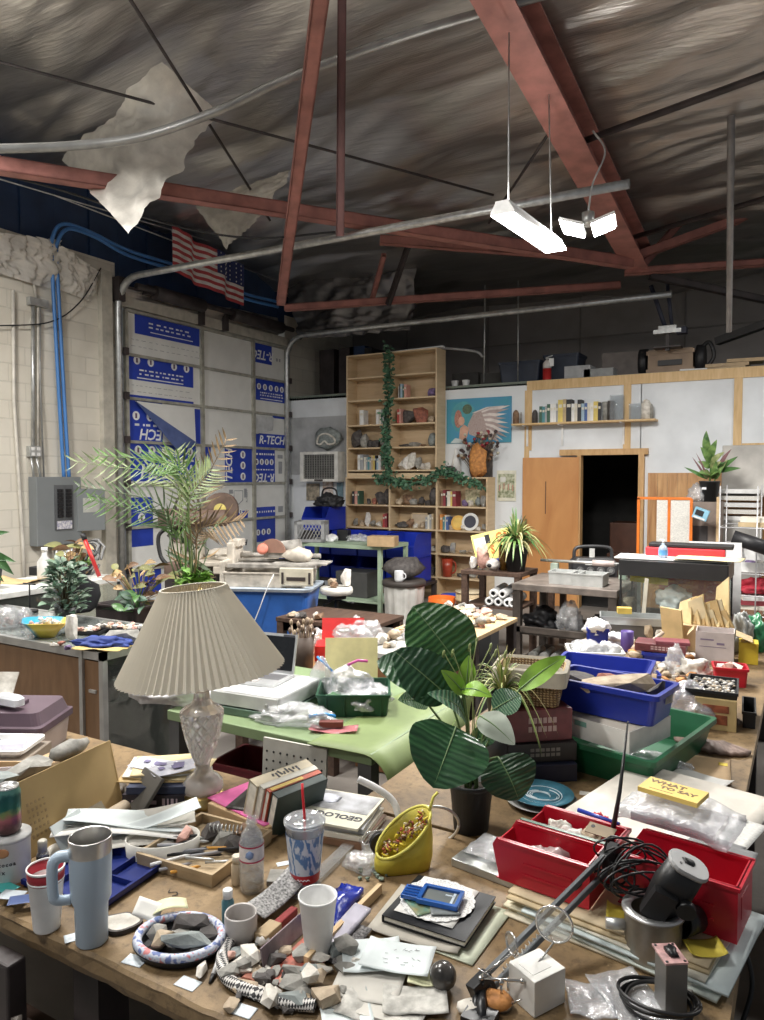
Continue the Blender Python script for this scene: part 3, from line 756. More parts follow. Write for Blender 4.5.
shelf_rocks(LX0+.06,LX0+B3-.18,LZ[1],[('grey',.09,.13,'hull'),('tan',.1,.1,'hull'),('white',.09,.24,'hull'),('grey',.11,.1,'hull'),('pale',.1,.09,'hull')],"on the wide bookcase's second left shelf",'stones second left in the wide bookcase')
shelf_rocks(LX0+B3+.03,LX0+2*B3-.25,LZ[1],[('dark',.2,.09,'hull'),('dark',.2,.1,'hull'),('brown',.12,.14,'hull'),('pale',.08,.08,'hull'),('tan',.1,.1,'hull')],"on the wide bookcase's second middle shelf",'stones second middle in the wide bookcase')
shelf_rocks(LX0+2*B3+.03,LX1-.03,LZ[1],[('pale',.08,.09,'hull'),('tan',.09,.08,'hull'),('slate',.08,.08,'hull'),('pale',.1,.09,'hull'),('orange',.09,.09,'hull'),('pale',.08,.07,'hull'),('grey',.09,.1,'hull')],"on the wide bookcase's second right shelf",'stones second right in the wide bookcase')
shelf_rocks(LX0+2*B3+.03,LX1-.1,LZ[2],[('dark',.2,.11,'hull'),('grey',.1,.16,'hull'),('grey',.12,.06,'hull'),('tan',.12,.07,'hull'),('grey',.1,.1,'hull')],"on the wide bookcase's third right shelf",'stones third right in the wide bookcase')
shelf_rocks(LX0+2*B3-.45,LX0+2*B3-.03,LZ[2],[('pink',.14,.06,'hull'),('tan',.12,.08,'hull'),('pale',.12,.09,'hull')],"on the wide bookcase's third middle shelf",'stones third middle in the wide bookcase')
shelf_rocks(LX0+2*B3-.45,LX0+2*B3-.03,LZ[3],[('slate',.16,.2,'hull'),('dark',.2,.13,'hull')],"on the wide bookcase's fourth middle shelf",'stones fourth middle in the wide bookcase')
shelf_rocks(LX0+2*B3+.25,LX1-.05,LZ[3],[('dark',.12,.06,'hull'),('grey',.14,.08,'hull'),('dark',.1,.12,'hull')],"on the wide bookcase's fourth right shelf",'stones fourth right in the wide bookcase')
# a red pitcher, framed plates on stands
rt=thing('pitcher','clear orange red pitcher on a low right shelf of the wide bookcase','pitcher',(LX0+2*B3+.13,YF+.1,LZ[3]))
MB().lathe([(.07,0),(.085,.27),(.082,.27),(.066,.006)],20).o('body',mat('red_plastic',(.55,.08,.04),ro=.2,trans=.35),rt)
h=MB();h.tube(curve_pts([(.075,0,.05),(.13,0,.09),(.13,0,.2),(.08,0,.24)],6),.01,8);h.o('handle',MATS['red_plastic'],rt)
def stand_disc(x,z,r,ring_c,mid_c,label):
 rt=thing('display_plate',label,'plate',(x,YF+.09,z+r*.97),0,None,(R(-12),0,0))
 d_=MB();d_.tube([(0,.012,0),(0,0,0)],r,24);d_.o('rim',mat('plate_'+ring_c,{'white':(.75,.75,.72),'orange':(.7,.4,.08)}[ring_c]),rt)
 d_=MB();d_.tube([(0,-.001,0),(0,-.004,0)],r*.7,24);d_.o('centre',mat('platec_'+mid_c,{'dark':(.05,.05,.07),'yellow':(.75,.5,.12)}[mid_c]),rt)
stand_disc(LX1-.3,LZ[1],.13,'white','dark','white rimmed round plate with dark centre in the right bay of the bookcase')
stand_disc(LX0+2*B3+.3,LZ[1],.11,'orange','yellow','orange round plate beside the white rimmed one in the bookcase')
def picture(name,label,x0,x1,z0,z1,y,m,frame=None,tilt=0):
 rt=thing(name,label,'picture',((x0+x1)/2,y,(z0+z1)/2),0,None,(tilt,0,0));w_,h_=x1-x0,z1-z0
 MB().box((0,0,0),(w_,.012,h_)).o('print',m,rt)
 if frame:
  f_=MB()
  for s_ in(-1,1):f_.box((s_*(w_/2),-.004,0),(.02,.024,h_+.02)).box((0,-.004,s_*h_/2),(w_+.02,.024,.02))
  f_.o('frame',frame,rt)
 return rt
M_COLL=mat('printed_collage',(.62,.58,.5),col2=(.16,.15,.13),ns=30)
picture('framed_card','small pale framed card on the middle bay second shelf',LX0+1.5*B3-.1,LX0+1.5*B3+.18,LZ[1],LZ[1]+.22,YF+.17,mat('card_cream',(.55,.45,.33)),M_BIRCH)
picture('framed_card','cream card with a green garland on the top right shelf of the bookcase',LX1-.42,LX1-.2,LZ[0],LZ[0]+.24,YF+.2,mat('card_cream2',(.72,.64,.44),col2=(.25,.26,.12),ns=26))
# ivy garland
def garland():
 rt=thing('ivy_garland','dark green artificial ivy garland hung down the bookcase and along its middle ledge','garland',(U2,YF-.03,UB))
 rd=RNG(4);H_=UT-UB
 runs=[(curve_pts([(0,0,H_+.02),(.03,-.02,H_*.7),(-.02,-.02,H_*.35),(.02,-.02,.02)],20),520,.075),(curve_pts([(-.16,-.03,-.02),(.1,-.02,-.06),(.4,-.03,-.1),(.75,-.02,0),(.95,-.03,.1),(1.2,-.02,-.02),(1.55,-.03,-.12)],14),420,.075)]
 for pts,n,sp in runs:
  MB().tube(pts,.006,5).o('stem',mat('ivy_stem',(.06,.05,.02)),rt)
  mb=MB()
  for k in range(n):
   p=pts[rd.randrange(len(pts))];q=p+V((rd.gauss(0,sp*.55),rd.U(-.06,.01),rd.gauss(0,sp*.5)))
   dr=V((rd.gauss(0,1),-.5+rd.gauss(0,.4),rd.gauss(-.3,.8))).normalized()
   leaf(mb,q,q+dr*rd.U(.05,.08),rd.U(.035,.055),V((rd.gauss(0,.6),-1,.3+rd.gauss(0,.5))),.1,.2,3,2)
  mb.o('leaves',mat('ivy_leaf',(.06,.14,.075),ro=.5,ns=14,na=.5,col2=(.015,.045,.028)),rt)
garland()
# dry bouquet, amber geode, cone on the wide bookcase top (right part)
rt=thing('dry_bouquet','dried red and brown flower bouquet standing on the right end of the wide bookcase','flowers',(fx(472),YF+.14,UB))
rd=RNG(3);a,b=MB(),MB()
for k in range(60):
 an=rd.U(0,6.28);q=V((rd.gauss(0,.16),rd.gauss(0,.05),.25+rd.random()*.4))
 a.tube([(0,0,0.),q*.6+V((0,0,.02)),q],.003,4);b.blob(q,(.03,.03,.026),1,.5,3,k,k%4)
a.o('stems',mat('dry_stem',(.16,.1,.06)),rt);b.o('blooms',[mat('bloom_red',(.28,.03,.04)),mat('bloom_brown',(.2,.11,.06)),mat('bloom_dark',(.06,.04,.04)),mat('bloom_pale',(.5,.46,.36))],rt)['kind']='stuff'
v=MB();v.lathe([(.07,0),(.1,.1),(.07,.26),(.085,.3),(.08,.3),(.06,.25),(.06,.01)],16);v.o('vase',mat('dark_vase',(.06,.05,.06),ro=.3),rt)
stone(fx(474)+.03,YF+.05,UB,.26,.1,.48,'orange','tall amber geode slice standing before the dried bouquet',55,'round',rz=0)
stone(fx(449),YF+.08,UB,.2,.16,.15,'dark','dark round stone on the ledge at the foot of the white cone',61,'round',rz=0)
MB().lathe([(.1,0),(.02,.42),(0.,.43)],18).o('paper_cone',mat('white_paper',(.75,.75,.73)),loc=(fx(450)-.02,YF+.26,UB),label='white pointed paper cone behind the dark round stone on the bookcase',cat='cone')
picture('framed_card','dark framed picture half behind the dried bouquet',fx(476),fx(486),UB,UB+.5,YF+.25,mat('dark_print',(.12,.1,.09),col2=(.03,.03,.03),ns=12))
# long stick and boards on the very top
MB().box((fx(410),YF+.1,UT+.012),(1.,.08,.02),(0,R(-1),0)).o('board_offcut',M_WHITE,label='long white board offcut lying on top of the tall bookcase',cat='board')
MB().tube(curve_pts([(fx(402),YF+.2,UT+.015),(fx(430),YF+.25,UT+.03),(fx(462),YF+.4,UT-.03),(fx(470),YF+.45,UT-.12)],6),.02,6).o('bent_strip',mat('strip_grey',(.35,.35,.35)),label='grey bent strip reaching right past the bookcase top',cat='strip')
# ---------------- on the back wall
def painting():
 x0,x1=xs(447.5,420),xs(512,420);z0,z1=aty(480,443,YB).z,aty(480,398,YB).z
 rt=thing('painting','blue and teal painting of a winged woman resting, hung above the garland','painting',((x0+x1)/2,YB-.022,(z0+z1)/2));w_,h_=x1-x0,z1-z0
 MB().box((0,0,0),(w_,.02,h_)).o('canvas',mat('canvas_blue',(.05,.22,.4),ns=3,na=.2,col2=(.05,.3,.36),ro=.5),rt)
 P=lambda a,b,k=0:V(((a-.5)*w_,-.0115-k*.0008,(.5-b)*h_))
 def poly(name,pts,m,k):
  mb=MB();mb.loft([[P(a,b,k+.9)for a,b in pts],[P(a,b,k)for a,b in pts]]);mb.o(name,m,rt)
 def ell(cx,cy,rx,ry,n=20):return[(cx+rx*cos(6.283*i/n),cy-ry*sin(6.283*i/n))for i in range(n)]
 poly('glow',ell(.27,.42,.2,.36),mat('paint_teal',(.08,.33,.38)),0)
 wg,wl=MB(),MB()
 for k in range(14):
  a=R(28-k*6.2);L_=.56+.05*sin(k)
  bx,by=.4+k*.004,.33+k*.022
  ex,ey=bx+L_*cos(a),by-L_*sin(a)*1.35
  ex,ey=min(ex,.985),max(.2,min(ey,.985));nx,ny=(ey-by),-(ex-bx);q=.055/math.hypot(nx,ny)
  pts=[(bx,by),((bx+ex)/2+nx*q,(by+ey)/2+ny*q),(ex,ey),((bx+ex)/2-nx*q,(by+ey)/2-ny*q)]
  (wg if k%2 else wl).loft([[P(u_,v_,1+k*.1+.6)for u_,v_ in pts],[P(u_,v_,1+k*.1)for u_,v_ in pts]])
 wg.o('wing',mat('paint_feather_grey',(.45,.36,.34)),rt);wl.o('wing',mat('paint_feather',(.72,.66,.62)),rt)
 poly('covert',[(.34,.6),(.42,.36),(.55,.3),(.6,.5),(.66,.85),(.5,.88),(.36,.8)],mat('paint_covert',(.3,.21,.2),col2=(.5,.42,.38),ns=60),3)
 poly('skin',[(.2,.92),(.22,.66),(.28,.58),(.36,.66),(.33,.86),(.3,.95)],mat('paint_skin',(.62,.36,.26)),4)
 poly('face',ell(.24,.5,.05,.1),MATS['paint_skin'],4.5)
 poly('hair',ell(.19,.45,.06,.2),mat('paint_auburn',(.32,.08,.06),col2=(.5,.3,.22),ns=60),4)
 poly('hair',ell(.33,.24,.075,.11),mat('paint_green_black',(.05,.07,.06),col2=(.12,.2,.1),ns=50),4)
 poly('cloth',[(.07,.98),(.14,.88),(.22,.9),(.3,.97),(.3,.99),(.07,.99)],mat('paint_pale',(.55,.62,.62)),5)
painting()
pc=picture('poster','small pale poster of a house and people taped beside the orange door',xs(497.5,490),xs(516.5,490),aty(507,501,YB).z,aty(507,470.5,YB).z,YB-.02,mat('poster_paper',(.75,.74,.62)))
mb=MB();w_=xs(516.5,490)-xs(497.5,490);mb.box((0,-.0075,0.),(w_*.86,.002,.34));mb.o('picture_area',mat('poster_scene',(.55,.55,.42),col2=(.12,.16,.06),ns=24),pc)
mb=MB()
for k in range(7):mb.box((-.1+k*.033,-.0092,-.03+.012*(k%3)),(.016,.0016,.09),m=k%2)
mb.box((-.05,-.0092,.09),(.08,.0016,.07),m=2);mb.o('figures',[mat('fig_rose',(.5,.25,.2)),mat('fig_cream',(.7,.66,.5)),mat('house_white',(.7,.7,.66))],pc)
# cards taped round the air conditioner
for k,(u,v,w_,h_,c1,c2,lb)in enumerate(((308,457,.16,.18,(.6,.58,.52),(.04,.04,.04),'dark photo card taped left of the air conditioner'),(310,474,.16,.2,(.45,.42,.34),(.12,.12,.1),'brown card half behind the air conditioner'),(313,492,.26,.28,(.42,.36,.27),(.1,.09,.07),'brown photograph taped under the air conditioner'),(328,490,.2,.3,(.66,.63,.6),(.35,.2,.12),'white card with a round orange print under the air conditioner'),(340,492,.12,.3,(.2,.32,.38),(.1,.15,.17),'blue grey print beside the bookcase edge'),(332,509,.2,.28,(.5,.46,.34),(.14,.13,.1),'sepia print lowest on the wall by the blue bins'))):
 p=aty(u,v,YB-.016);picture('photo_card',lb,p.x-w_/2,p.x+w_/2,p.z-h_/2,p.z+h_/2,YB-.018,mat('card_%d'%k,c1,col2=c2,ns=14))
def aircon():
 p=aty(326,466.5,9.75);w_,h_=.74,.48
 rt=thing('air_conditioner','white window air conditioner set in the wall left of the bookcase','air conditioner',(aty(326,466,YB).x+.02,YB-.12,p.z-0.))
 b=MB();b.loft([[V((x,y,z))for x,z in((-w_/2,-h_/2),(w_/2,-h_/2),(w_/2,h_/2),(-w_/2,h_/2))]for y in(.115,-.12)],cap=(0,0));b.loft([[V((x*q,-.12+y,z*q2))for x,z in((-w_/2,-h_/2),(w_/2,-h_/2),(w_/2,h_/2),(-w_/2,h_/2))]for q,q2,y in((1,1,0),(.82,.82,0),(.82,.82,.04))],cap=(0,0));b.o('case',mat('ac_white',(.72,.71,.66),ro=.4),rt)
 b=MB();b.box((0,-.078,0),(w_*.82,.01,h_*.82));b.o('coil',mat('coil_dark',(.09,.09,.085)),rt)
 b=MB()
 for k in range(13):b.box((-w_*.39+k*w_*.065,-.1,0),(.008,.012,h_*.82))
 for k in range(10):b.box((0,-.1,-h_*.37+k*h_*.082),(w_*.82,.012,.006))
 b.o('grille',mat('grille_grey',(.28,.28,.26)),rt)
 b=MB();b.box((0,-.126,-h_*.455),(.16,.008,.03));b.o('badge',M_DST,rt)
aircon()
st=rock_mb(77,.5,.1,.36,'round')
st.o('geode_slice',stone_mat('slate'),loc=(aty(330,444,YB).x,YB-.09,aty(330,452,YB).z+.02),label='large dark banded agate slice standing above the air conditioner',cat='rock')
mb=MB();mb.tube(curve_pts([(-.17,0,.12),(-.12,0,.24),(.02,0,.27),(.16,0,.2),(.18,0,.12),(.06,0,.1),(-.02,0,.15),(-.1,0,.1),(-.17,0,.12)],6),.016,6)
bpy.data.objects['geode_slice']['label']='large dark banded agate slice standing above the air conditioner'
mb.o('band',stone_mat('pale'),bpy.data.objects['geode_slice'],loc=(0,-.045,0))
# ---------------- the long wall shelf with books and glass
sx0,sx1=aty(512,421,9.9).x,aty(655.5,418,9.9).x;sz=aty(590,421,9.9).z
rt=thing('wall_shelf','long pale wooden wall shelf carrying books and glass above the doorway','shelf',((sx0+sx1)/2,YB-.12,sz))
MB().box((0,0,-.012),(sx1-sx0,.22,.024)).o('board',M_PINE,rt,bev=.002)
for u in(528,563,624):
 b=MB();x=aty(u,425,YB).x-(sx0+sx1)/2;b.box((x,.095,-.16),(.025,.02,.3));b.box((x,0,-.03),(.02,.2,.012));b.o('bracket',M_SHADE,rt)
wx=lambda u:aty(u,410,YB-.12).x
def wall_books(u,s_,tag_,h=None):
 sp_=spec(s_);sp_=[(t*1.28,hh,.15,n_,c)for(t,hh,d_,n_,c)in sp_]
 return book_row((wx(u),YB-.12,sz),(1,0,0),sp_,tag_,'books on the long wall shelf',(0,-1,0))
wall_books(541,'dark_green:30:225 teal:30:220 grey:20:225 dark_green:35:250 white:30:250 white:30:255 grey:20:240 yellow:50:300 tan:35:305 black:55:300 white:30:240 cream:30:240 black:40:290 pale_blue:30:235 blue:30:240 cream:30:240 white:30:240 yellow:45:255 black:30:240','on the long wall shelf above the doorway')
def glass_box(u,w_,h_,label,d_=.1):
 mb=MB();g=.006
 mb.loft([rrect(w_,d_,.004,0,1),rrect(w_,d_,.004,h_,1),rrect(w_-2*g,d_-2*g,.004,h_,1),rrect(w_-2*g,d_-2*g,.004,g,1)])
 mb.o('glass_case',film('clear_acrylic',(.92,.94,.95),.1,.12,.03,5),loc=(wx(u),YB-.12,sz),label=label,cat='glass box')
glass_box(601,.07,.24,'clear slim glass box right of the books on the wall shelf');glass_box(617,.17,.33,'tall clear glass case on the wall shelf near the second bracket');glass_box(636,.16,.21,'low clear glass case on the wall shelf')
for k,(u,w_,h_,c)in enumerate(((605,.08,.25,'grey'),(611,.09,.26,'dark'),(516,.09,.2,'brown'),(535,.08,.19,'dark'),(521,.03,.17,'grey'),(646,.13,.26,'pale'),(651,.06,.2,'grey'))):
 mb=MB();mb.lathe([(w_/2,0),(w_/2,h_*.75),(w_*.3,h_*.93),(.003,h_)]if k>1 else[(w_/2,0),(w_/2,h_)],10 if k>1 else 14)
 mb.o('stone_point' if k>1 else 'canister',stone_mat(c),loc=(wx(u),YB-.12,sz),label=('grey metal canister beside the slim glass box on the wall shelf','dark metal canister left of the tall glass case on the wall shelf','brown stone point at the left end of the wall shelf','dark stone point left of the green books on the wall shelf','thin grey point beside the brown one on the wall shelf','clear pale crystal tower near the right end of the wall shelf','small grey tower at the right end of the wall shelf')[k],cat='ornament')
 # ---------------- things stored on the mezzanine
MZ=3.135
def mz(u,v,y):
 p=aty(u,v,y);return p
def extinguisher():
 p=aty(547,376,10.35);rt=thing('fire_extinguisher','red and white fire extinguisher standing on the mezzanine edge','fire extinguisher',(p.x,10.35,MZ))
 MB().lathe([(.055,0),(.06,.02),(.06,.2),(.0601,.2)],16,cap=(1,1)).o('body',mat('ext_red',(.5,.03,.03),ro=.3),rt)
 MB().lathe([(.0605,.19),(.06,.26),(.035,.3),(.02,.31)],16).o('shoulder',mat('ext_white',(.6,.58,.56),ro=.3),rt)
 b=MB();b.cyl((0,0,.31),(0,0,.35),.014);b.box((.03,0,.355),(.1,.02,.012),(0,R(-15),0)).box((.02,0,.33),(.08,.018,.01));b.o('valve',M_GALV,rt)
 b=MB();b.box((.07,-.03,.27),(.07,.003,.11));b.o('inspection_tag',M_INKW,rt)
extinguisher()
def mz_box(u,v,y,w_,d_,h_,m,label,name='storage_bin',lid=True):
 p=aty(u,v,y);rt=thing(name,label,'box',(p.x,y,MZ))
 b=MB();tub(b,w_,d_,h_,.006,.9,.03,.008);b.o('body',m,rt)
 if lid:b=MB();b.loft([rrect(w_+.03,d_+.03,.03,h_),rrect(w_+.03,d_+.03,.03,h_+.03)]);b.o('lid',m,rt)
M_DBIN=mat('dark_bin',(.025,.035,.06),ro=.5)
mz_box(524,376,10.6,.62,.45,.3,M_DBIN,'dark blue storage bin left of the fire extinguisher on the mezzanine')
mz_box(565,376,10.75,.5,.45,.38,M_DBIN,'taller dark storage bin right of the fire extinguisher on the mezzanine')
b=MB();carton(b,.36,.3,.2);b.o('carton',mat('grey_carton',(.4,.41,.42)),loc=(aty(580,375,10.5).x,10.5,MZ),label='pale grey carton on the mezzanine above the wall shelf',cat='box')
b=MB();carton(b,.4,.3,.14);b.o('carton',mat('grey_carton2',(.3,.31,.31)),loc=(aty(601,373,10.5).x,10.5,MZ),label='low dull carton right of the pale grey one on the mezzanine',cat='box')
b=MB();carton(b,.5,.4,.38);b.o('carton',mat('brown_dull',(.14,.12,.11)),loc=(aty(623,372,10.8).x,10.8,MZ),label='brown carton left of the wooden machine on the mezzanine',cat='box')
def mz_machine():
 p=aty(672,370,10.6);rt=thing('belt_machine','wooden cased machine with black wheels on the mezzanine','machine',(p.x,10.6,MZ))
 b=MB();b.box((0,0,.17),(.56,.34,.34)).box((0,-.175,.3),(.6,.02,.05)).box((0,-.175,.06),(.6,.02,.05));b.o('case',mat('dull_wood',(.3,.21,.14),ns=6),rt)
 b=MB();b.box((0,-.19,.16),(.3,.02,.07));b.o('slot',M_BLACK,rt)
 for s_ in(-1,1):b=MB();b.cyl((s_*.36-.05,0,.2),(s_*.36+.05,0,.2),.19,n=20);b.o('wheel',M_BLACK,rt)
 b=MB();b.tube(curve_pts([(.38,-.1,.02),(.52,-.1,.2),(.46,-.1,.4),(.34,-.05,.3)],6),.025,8);b.o('hose',M_BLACK,rt)
mz_machine()
def ceiling_unit():
 p=atd(668,332,9.6);rt=thing('hanging_heater','dark bracketed unit hanging from the roof above the mezzanine','fixture',p)
 b=MB();b.box((0,0,0),(.34,.16,.05)).box((0,0,.05),(.22,.12,.05));b.o('tray',M_GALV,rt)
 b=MB();b.tube([(-.03,0,.05),(-.22,0,.62)],.035,4);b.tube([(.05,0,.05),(-.02,0,.62)],.03,4);b.box((.17,0,0),(.12,.14,.08));b.o('arm',mat('arm_blue_black',(.03,.035,.06)),rt)
 b=MB();b.box((0,0,-.12),(.05,.05,.24)).box((0,0,-.2),(.34,.2,.02));b.o('post',M_DST,rt)
ceiling_unit()
for k,(u,v,w_,z)in enumerate(((724,366,.55,0),(728,361,.5,.045),(745,357,.42,.09),(700,368,.5,0))):
 b=MB();b.box((0,0,.021),(w_,.3,.042));b.o('plank',mat('lumber',(.46,.33,.19))if k<3 else M_SHADE,loc=(aty(u,v,10.45).x,10.45,MZ+z),rot=(0,0,.1*k-.1),label=('lowest plank of the small lumber stack on the mezzanine right','middle plank of the small lumber stack on the mezzanine right','topmost plank of the small lumber stack on the mezzanine right','flat grey plank left of the small lumber stack')[k],cat='plank',group='lumber stack on the mezzanine')
MB().box((0,0,0),(.9,.12,.09),(0,R(-12),R(-20))).o('roof_bracket',M_BLACK,loc=atd(752,329,9.2),label='black bar jutting in from the right under the roof',cat='bar')
# dark shelving in the corner above the bookcase
rt=thing('storage_rack','dark tall rack with black panels in the far corner above the wall','rack',(-6.75,10.9,3.135))
for x in(-.5,-.1,.12):b=MB();b.box((x,0,.42),(.3 if x else .2,.5,.84));b.o('panel',M_DST if x<0 else M_NAVY,rt)
b=MB();b.box((.33,-.27,.3),(.12,.01,.16));b.o('yellow_tag',mat('tag_yellow',(.6,.5,.05)),rt)
b=MB();b.box((.33,0,.4),(.14,.5,.8));b.o('panel',M_BLACK,rt)
MB().box((0,0,.25),(.5,.4,.5)).o('carton',mat('dull_grey2',(.1,.095,.09)),loc=(aty(372,350,10.6).x,10.6,MZ),bev=.004,label='dark carton behind the top of the tall bookcase',cat='box')
MB().tube([(aty(485,300,10.3).x,10.3,4.6),(aty(484,372,10.3).x,10.3,MZ+.05)],.012,6).o('rope',M_GALV,label='thin pale cord hanging above the bookcase end',cat='cord')
MB().tube([(aty(518,300,10.3).x,10.3,4.6),(aty(518,376,10.3).x,10.3,MZ)],.01,6).o('rope',M_GALV,label='thin pale cord hanging left of the fire extinguisher',cat='cord')
for k,u in enumerate((455,466)):b=MB();tub(b,.1,.1,.1,.003,.8,.03,.002);b.o('cup',M_SHADE,loc=(aty(u,380,10.3).x,10.3,MZ),label=('left small white cup on the mezzanine edge','right small white cup on the mezzanine edge')[k],cat='cup',group='white cups on the mezzanine')
for k,(u,s_)in enumerate(((470,.45),(497,.4))):b=MB();carton(b,s_,.4,s_*.7);b.o('carton',MATS['dull_grey2'],loc=(aty(u,380,11.2).x,11.2,MZ),label=('dark box at the back of the mezzanine behind the cups','dark box at the back of the mezzanine beside the cord')[k],cat='box')
# ---------------- breaker panel and conduits on the block wall
def breaker():
 y0,y1,z0,z1=5.28,5.87,1.,1.79;xf=XL+.16
 rt=thing('breaker_panel','open grey electrical breaker panel on the block wall','electrical panel',(XL,(y0+y1)/2,z0));W_,H_=y1-y0,z1-z0
 M_PG=mat('panel_grey',(.2,.215,.22),ro=.45,ns=3,na=.06)
 b=MB();b.box((.08,0,H_/2),(.15,W_,H_));b.o('box',M_PG,rt,bev=.006)
 b=MB();b.box((.16,.05,H_*.55),(.012,W_*.42,H_*.66));b.o('dead_front',mat('panel_dark',(.1,.105,.11)),rt)
 b=MB();b.box((.168,.05,H_*.29),(.004,W_*.34,H_*.12));b.o('wiring_label',mat('label_mix',(.7,.68,.66),col2=(.2,.2,.35),ns=40),rt)
 for c in(-1,1):
  for k in range(8):
   b=MB();b.box((.175,.05+c*.055,H_*.8-k*.042),(.02,.07,.034)).box((.19,.05+c*.04,H_*.8-k*.042),(.012,.016,.014));b.o('breaker',M_BLACK,rt)
 d_=MB();d_.box((.16,.17,H_*.5),(.02,.34,H_*.64));M=MT((0,W_/2-.02,0))@MR(R(-16),4,'Z');d_.xf(M);dd=d_.o('door',M_PG,rt,bev=.004)
 d_=MB();d_.box((.172,.17,H_*.57),(.004,.2,H_*.22));d_.xf(M);d_.o('label_card',mat('grey_card',(.42,.42,.38)),dd)
 d_=MB();d_.cyl((.1,-.12,-.02),(.1,-.12,0),.03);d_.cyl((.1,-.02,-.3),(.1,-.02,0),.025);d_.cyl((.1,.06,-.3),(.1,.06,0),.018);d_.cyl((.1,.18,-.05),(.1,.18,0),.035);d_.o('conduit_stub',M_GALV,rt)
breaker()
def wallpipe(pts,r,label,m=M_CONDUIT,name='conduit',cat='conduit'):
 MB().tube([atx(u,v,XL+k)for u,v,k in pts],r,8).o(name,m,label=label,cat=cat)
wallpipe([(13,290,.03),(14,400,.03),(23,545,.03),(25,600,.03)],.02,'thin vertical conduit nearest the left picture edge on the block wall',M_BLOCK if False else mat('conduit_cream',(.55,.52,.46),ro=.5))
wallpipe([(0,272,.03),(18,270,.03),(33,278,.03),(36,298,.03)],.018,'curved conduit dropping into the upper junction box',MATS['conduit_cream'])
wallpipe([(33,306,.03),(33,447,.03)],.02,'left of the paired conduits below the upper junction box',M_GALV);wallpipe([(38,306,.03),(38,450,.03)],.014,'right of the paired conduits below the upper junction box',MATS['conduit_cream'])
wallpipe([(31,456,.04),(34,479,.06)],.014,'left short pipe between outlet box and breaker panel',M_GALV);wallpipe([(36,456,.04),(41,479,.06)],.014,'right short pipe between outlet box and breaker panel',M_GALV)
wallpipe([(40,300,.04),(40,380,.03),(44,478,.06)],.01,'slim pipe running from the junction box into the breaker panel',M_CONDUIT)
for(u0,v0,u1,v1,lb,nm)in((26,297,45,309,'upper grey junction box on the block wall','junction_box'),(26,446,38,457,'small four gang outlet box above the breaker panel','outlet_box')):
 p,q=atx(u0,v0,XL),atx(u1,v1,XL);rt=thing(nm,lb,'electrical box',(XL+.035,(p.y+q.y)/2,(p.z+q.z)/2));b=MB();b.box((0,0,0),(.07,q.y-p.y,p.z-q.z));b.o('box',M_GALV,rt,bev=.004)
 if nm=='outlet_box':
  b=MB()
  for a_ in(-1,1):
   for c_ in(-1,1):b.box((.037,a_*.035,c_*.03),(.006,.035,.035))
  b.o('faceplate',M_SHADE,rt)
M_PEX=mat('pex_blue',(.06,.2,.5),ro=.35,ns=3,na=.08)
for k,(o_,lb)in enumerate(((0,'left blue water tube rising from the breaker panel and crossing over the door'),(5,'right blue water tube rising beside the other to the roof'))):
 P_=[atx(64+o_,478,XL+.08),atx(61+o_,430,XL+.06),atx(56+o_,340,XL+.05),atx(52+o_,262,XL+.1),atx(53+o_,236+o_,XL+.22),atx(64+o_,224+o_,XL+.25),atx(90+o_,232+o_,XL+.25),atx(130,251+o_,XL+.25),atx(190,270+o_,XL+.3),atx(240,292+o_,XL+.35),atx(278,302+o_,XL+.4)]
 MB().tube(curve_pts(P_,8),.022,8).o('water_tube',M_PEX,label=lb,cat='tube',group='blue water tubes')
MB().tube(curve_pts([atx(-4,326,XL+.05),atx(50,322,XL+.06),atx(80,302,XL+.06),atx(101,268,XL+.1)],8),.008,6).o('wall_cable',M_BLACK,label='thin black cable looping across the block wall to the door track',cat='cable')
for k,(a_,b_)in enumerate((((0,178),(300,268)),((60,196),(280,282)))):
 MB().tube([atx(a_[0]-4,a_[1],XL+.3),atx(b_[0],b_[1],XL+.35)],.008,5).o('wall_cable',M_GALV,label=('upper pale wire stretched along the navy siding','lower pale wire stretched along the navy siding')[k],cat='cable',group='wires along the siding')

# ============================== MID
# ================================================================== MIDDLE OF THE SHOP
def dep(p):return(V(p)-EYE).dot(_f)
def mpp(p):return dep(p)/FPX
M_ICE=film('clear_film',(.95,.96,.97),.22,.22,.12,34)
M_ICE2=film('cloudy_film',(.93,.94,.96),.3,.24,.2,40)
M_TISSUE=mat('white_tissue',(.8,.8,.8),ro=.8,bs=40,bd=.004)
def crumple_mb(rx,ry,rz,seed,sub=4,amp=.45):
 mb=MB();mb.blob((0,0,0),(rx,ry,rz),sub,amp,1.7,seed)
 out=[]
 for v in mb.v:
  q=V((v.x/rx,v.y/ry,v.z/rz));k=1
  for fr,am in((2.6,.2),(5.5,.1),(11,.05)):k+=am*(.55-abs(noise.noise(q*fr+V((seed,seed*.3,fr))))*2)
  out.append(V((v.x*k,v.y*k,max(v.z*k,-rz*.5))))
 mb.v=out;z=mb.low()
 return mb.xf(MT((0,0,-z)))
def crumple(name,label,cat,loc,rx,ry,rz,m,seed=0,rot=0,group=None):
 return crumple_mb(rx,ry,rz,seed).o(name,m,loc=loc,rot=rot,label=label,cat=cat,group=group)
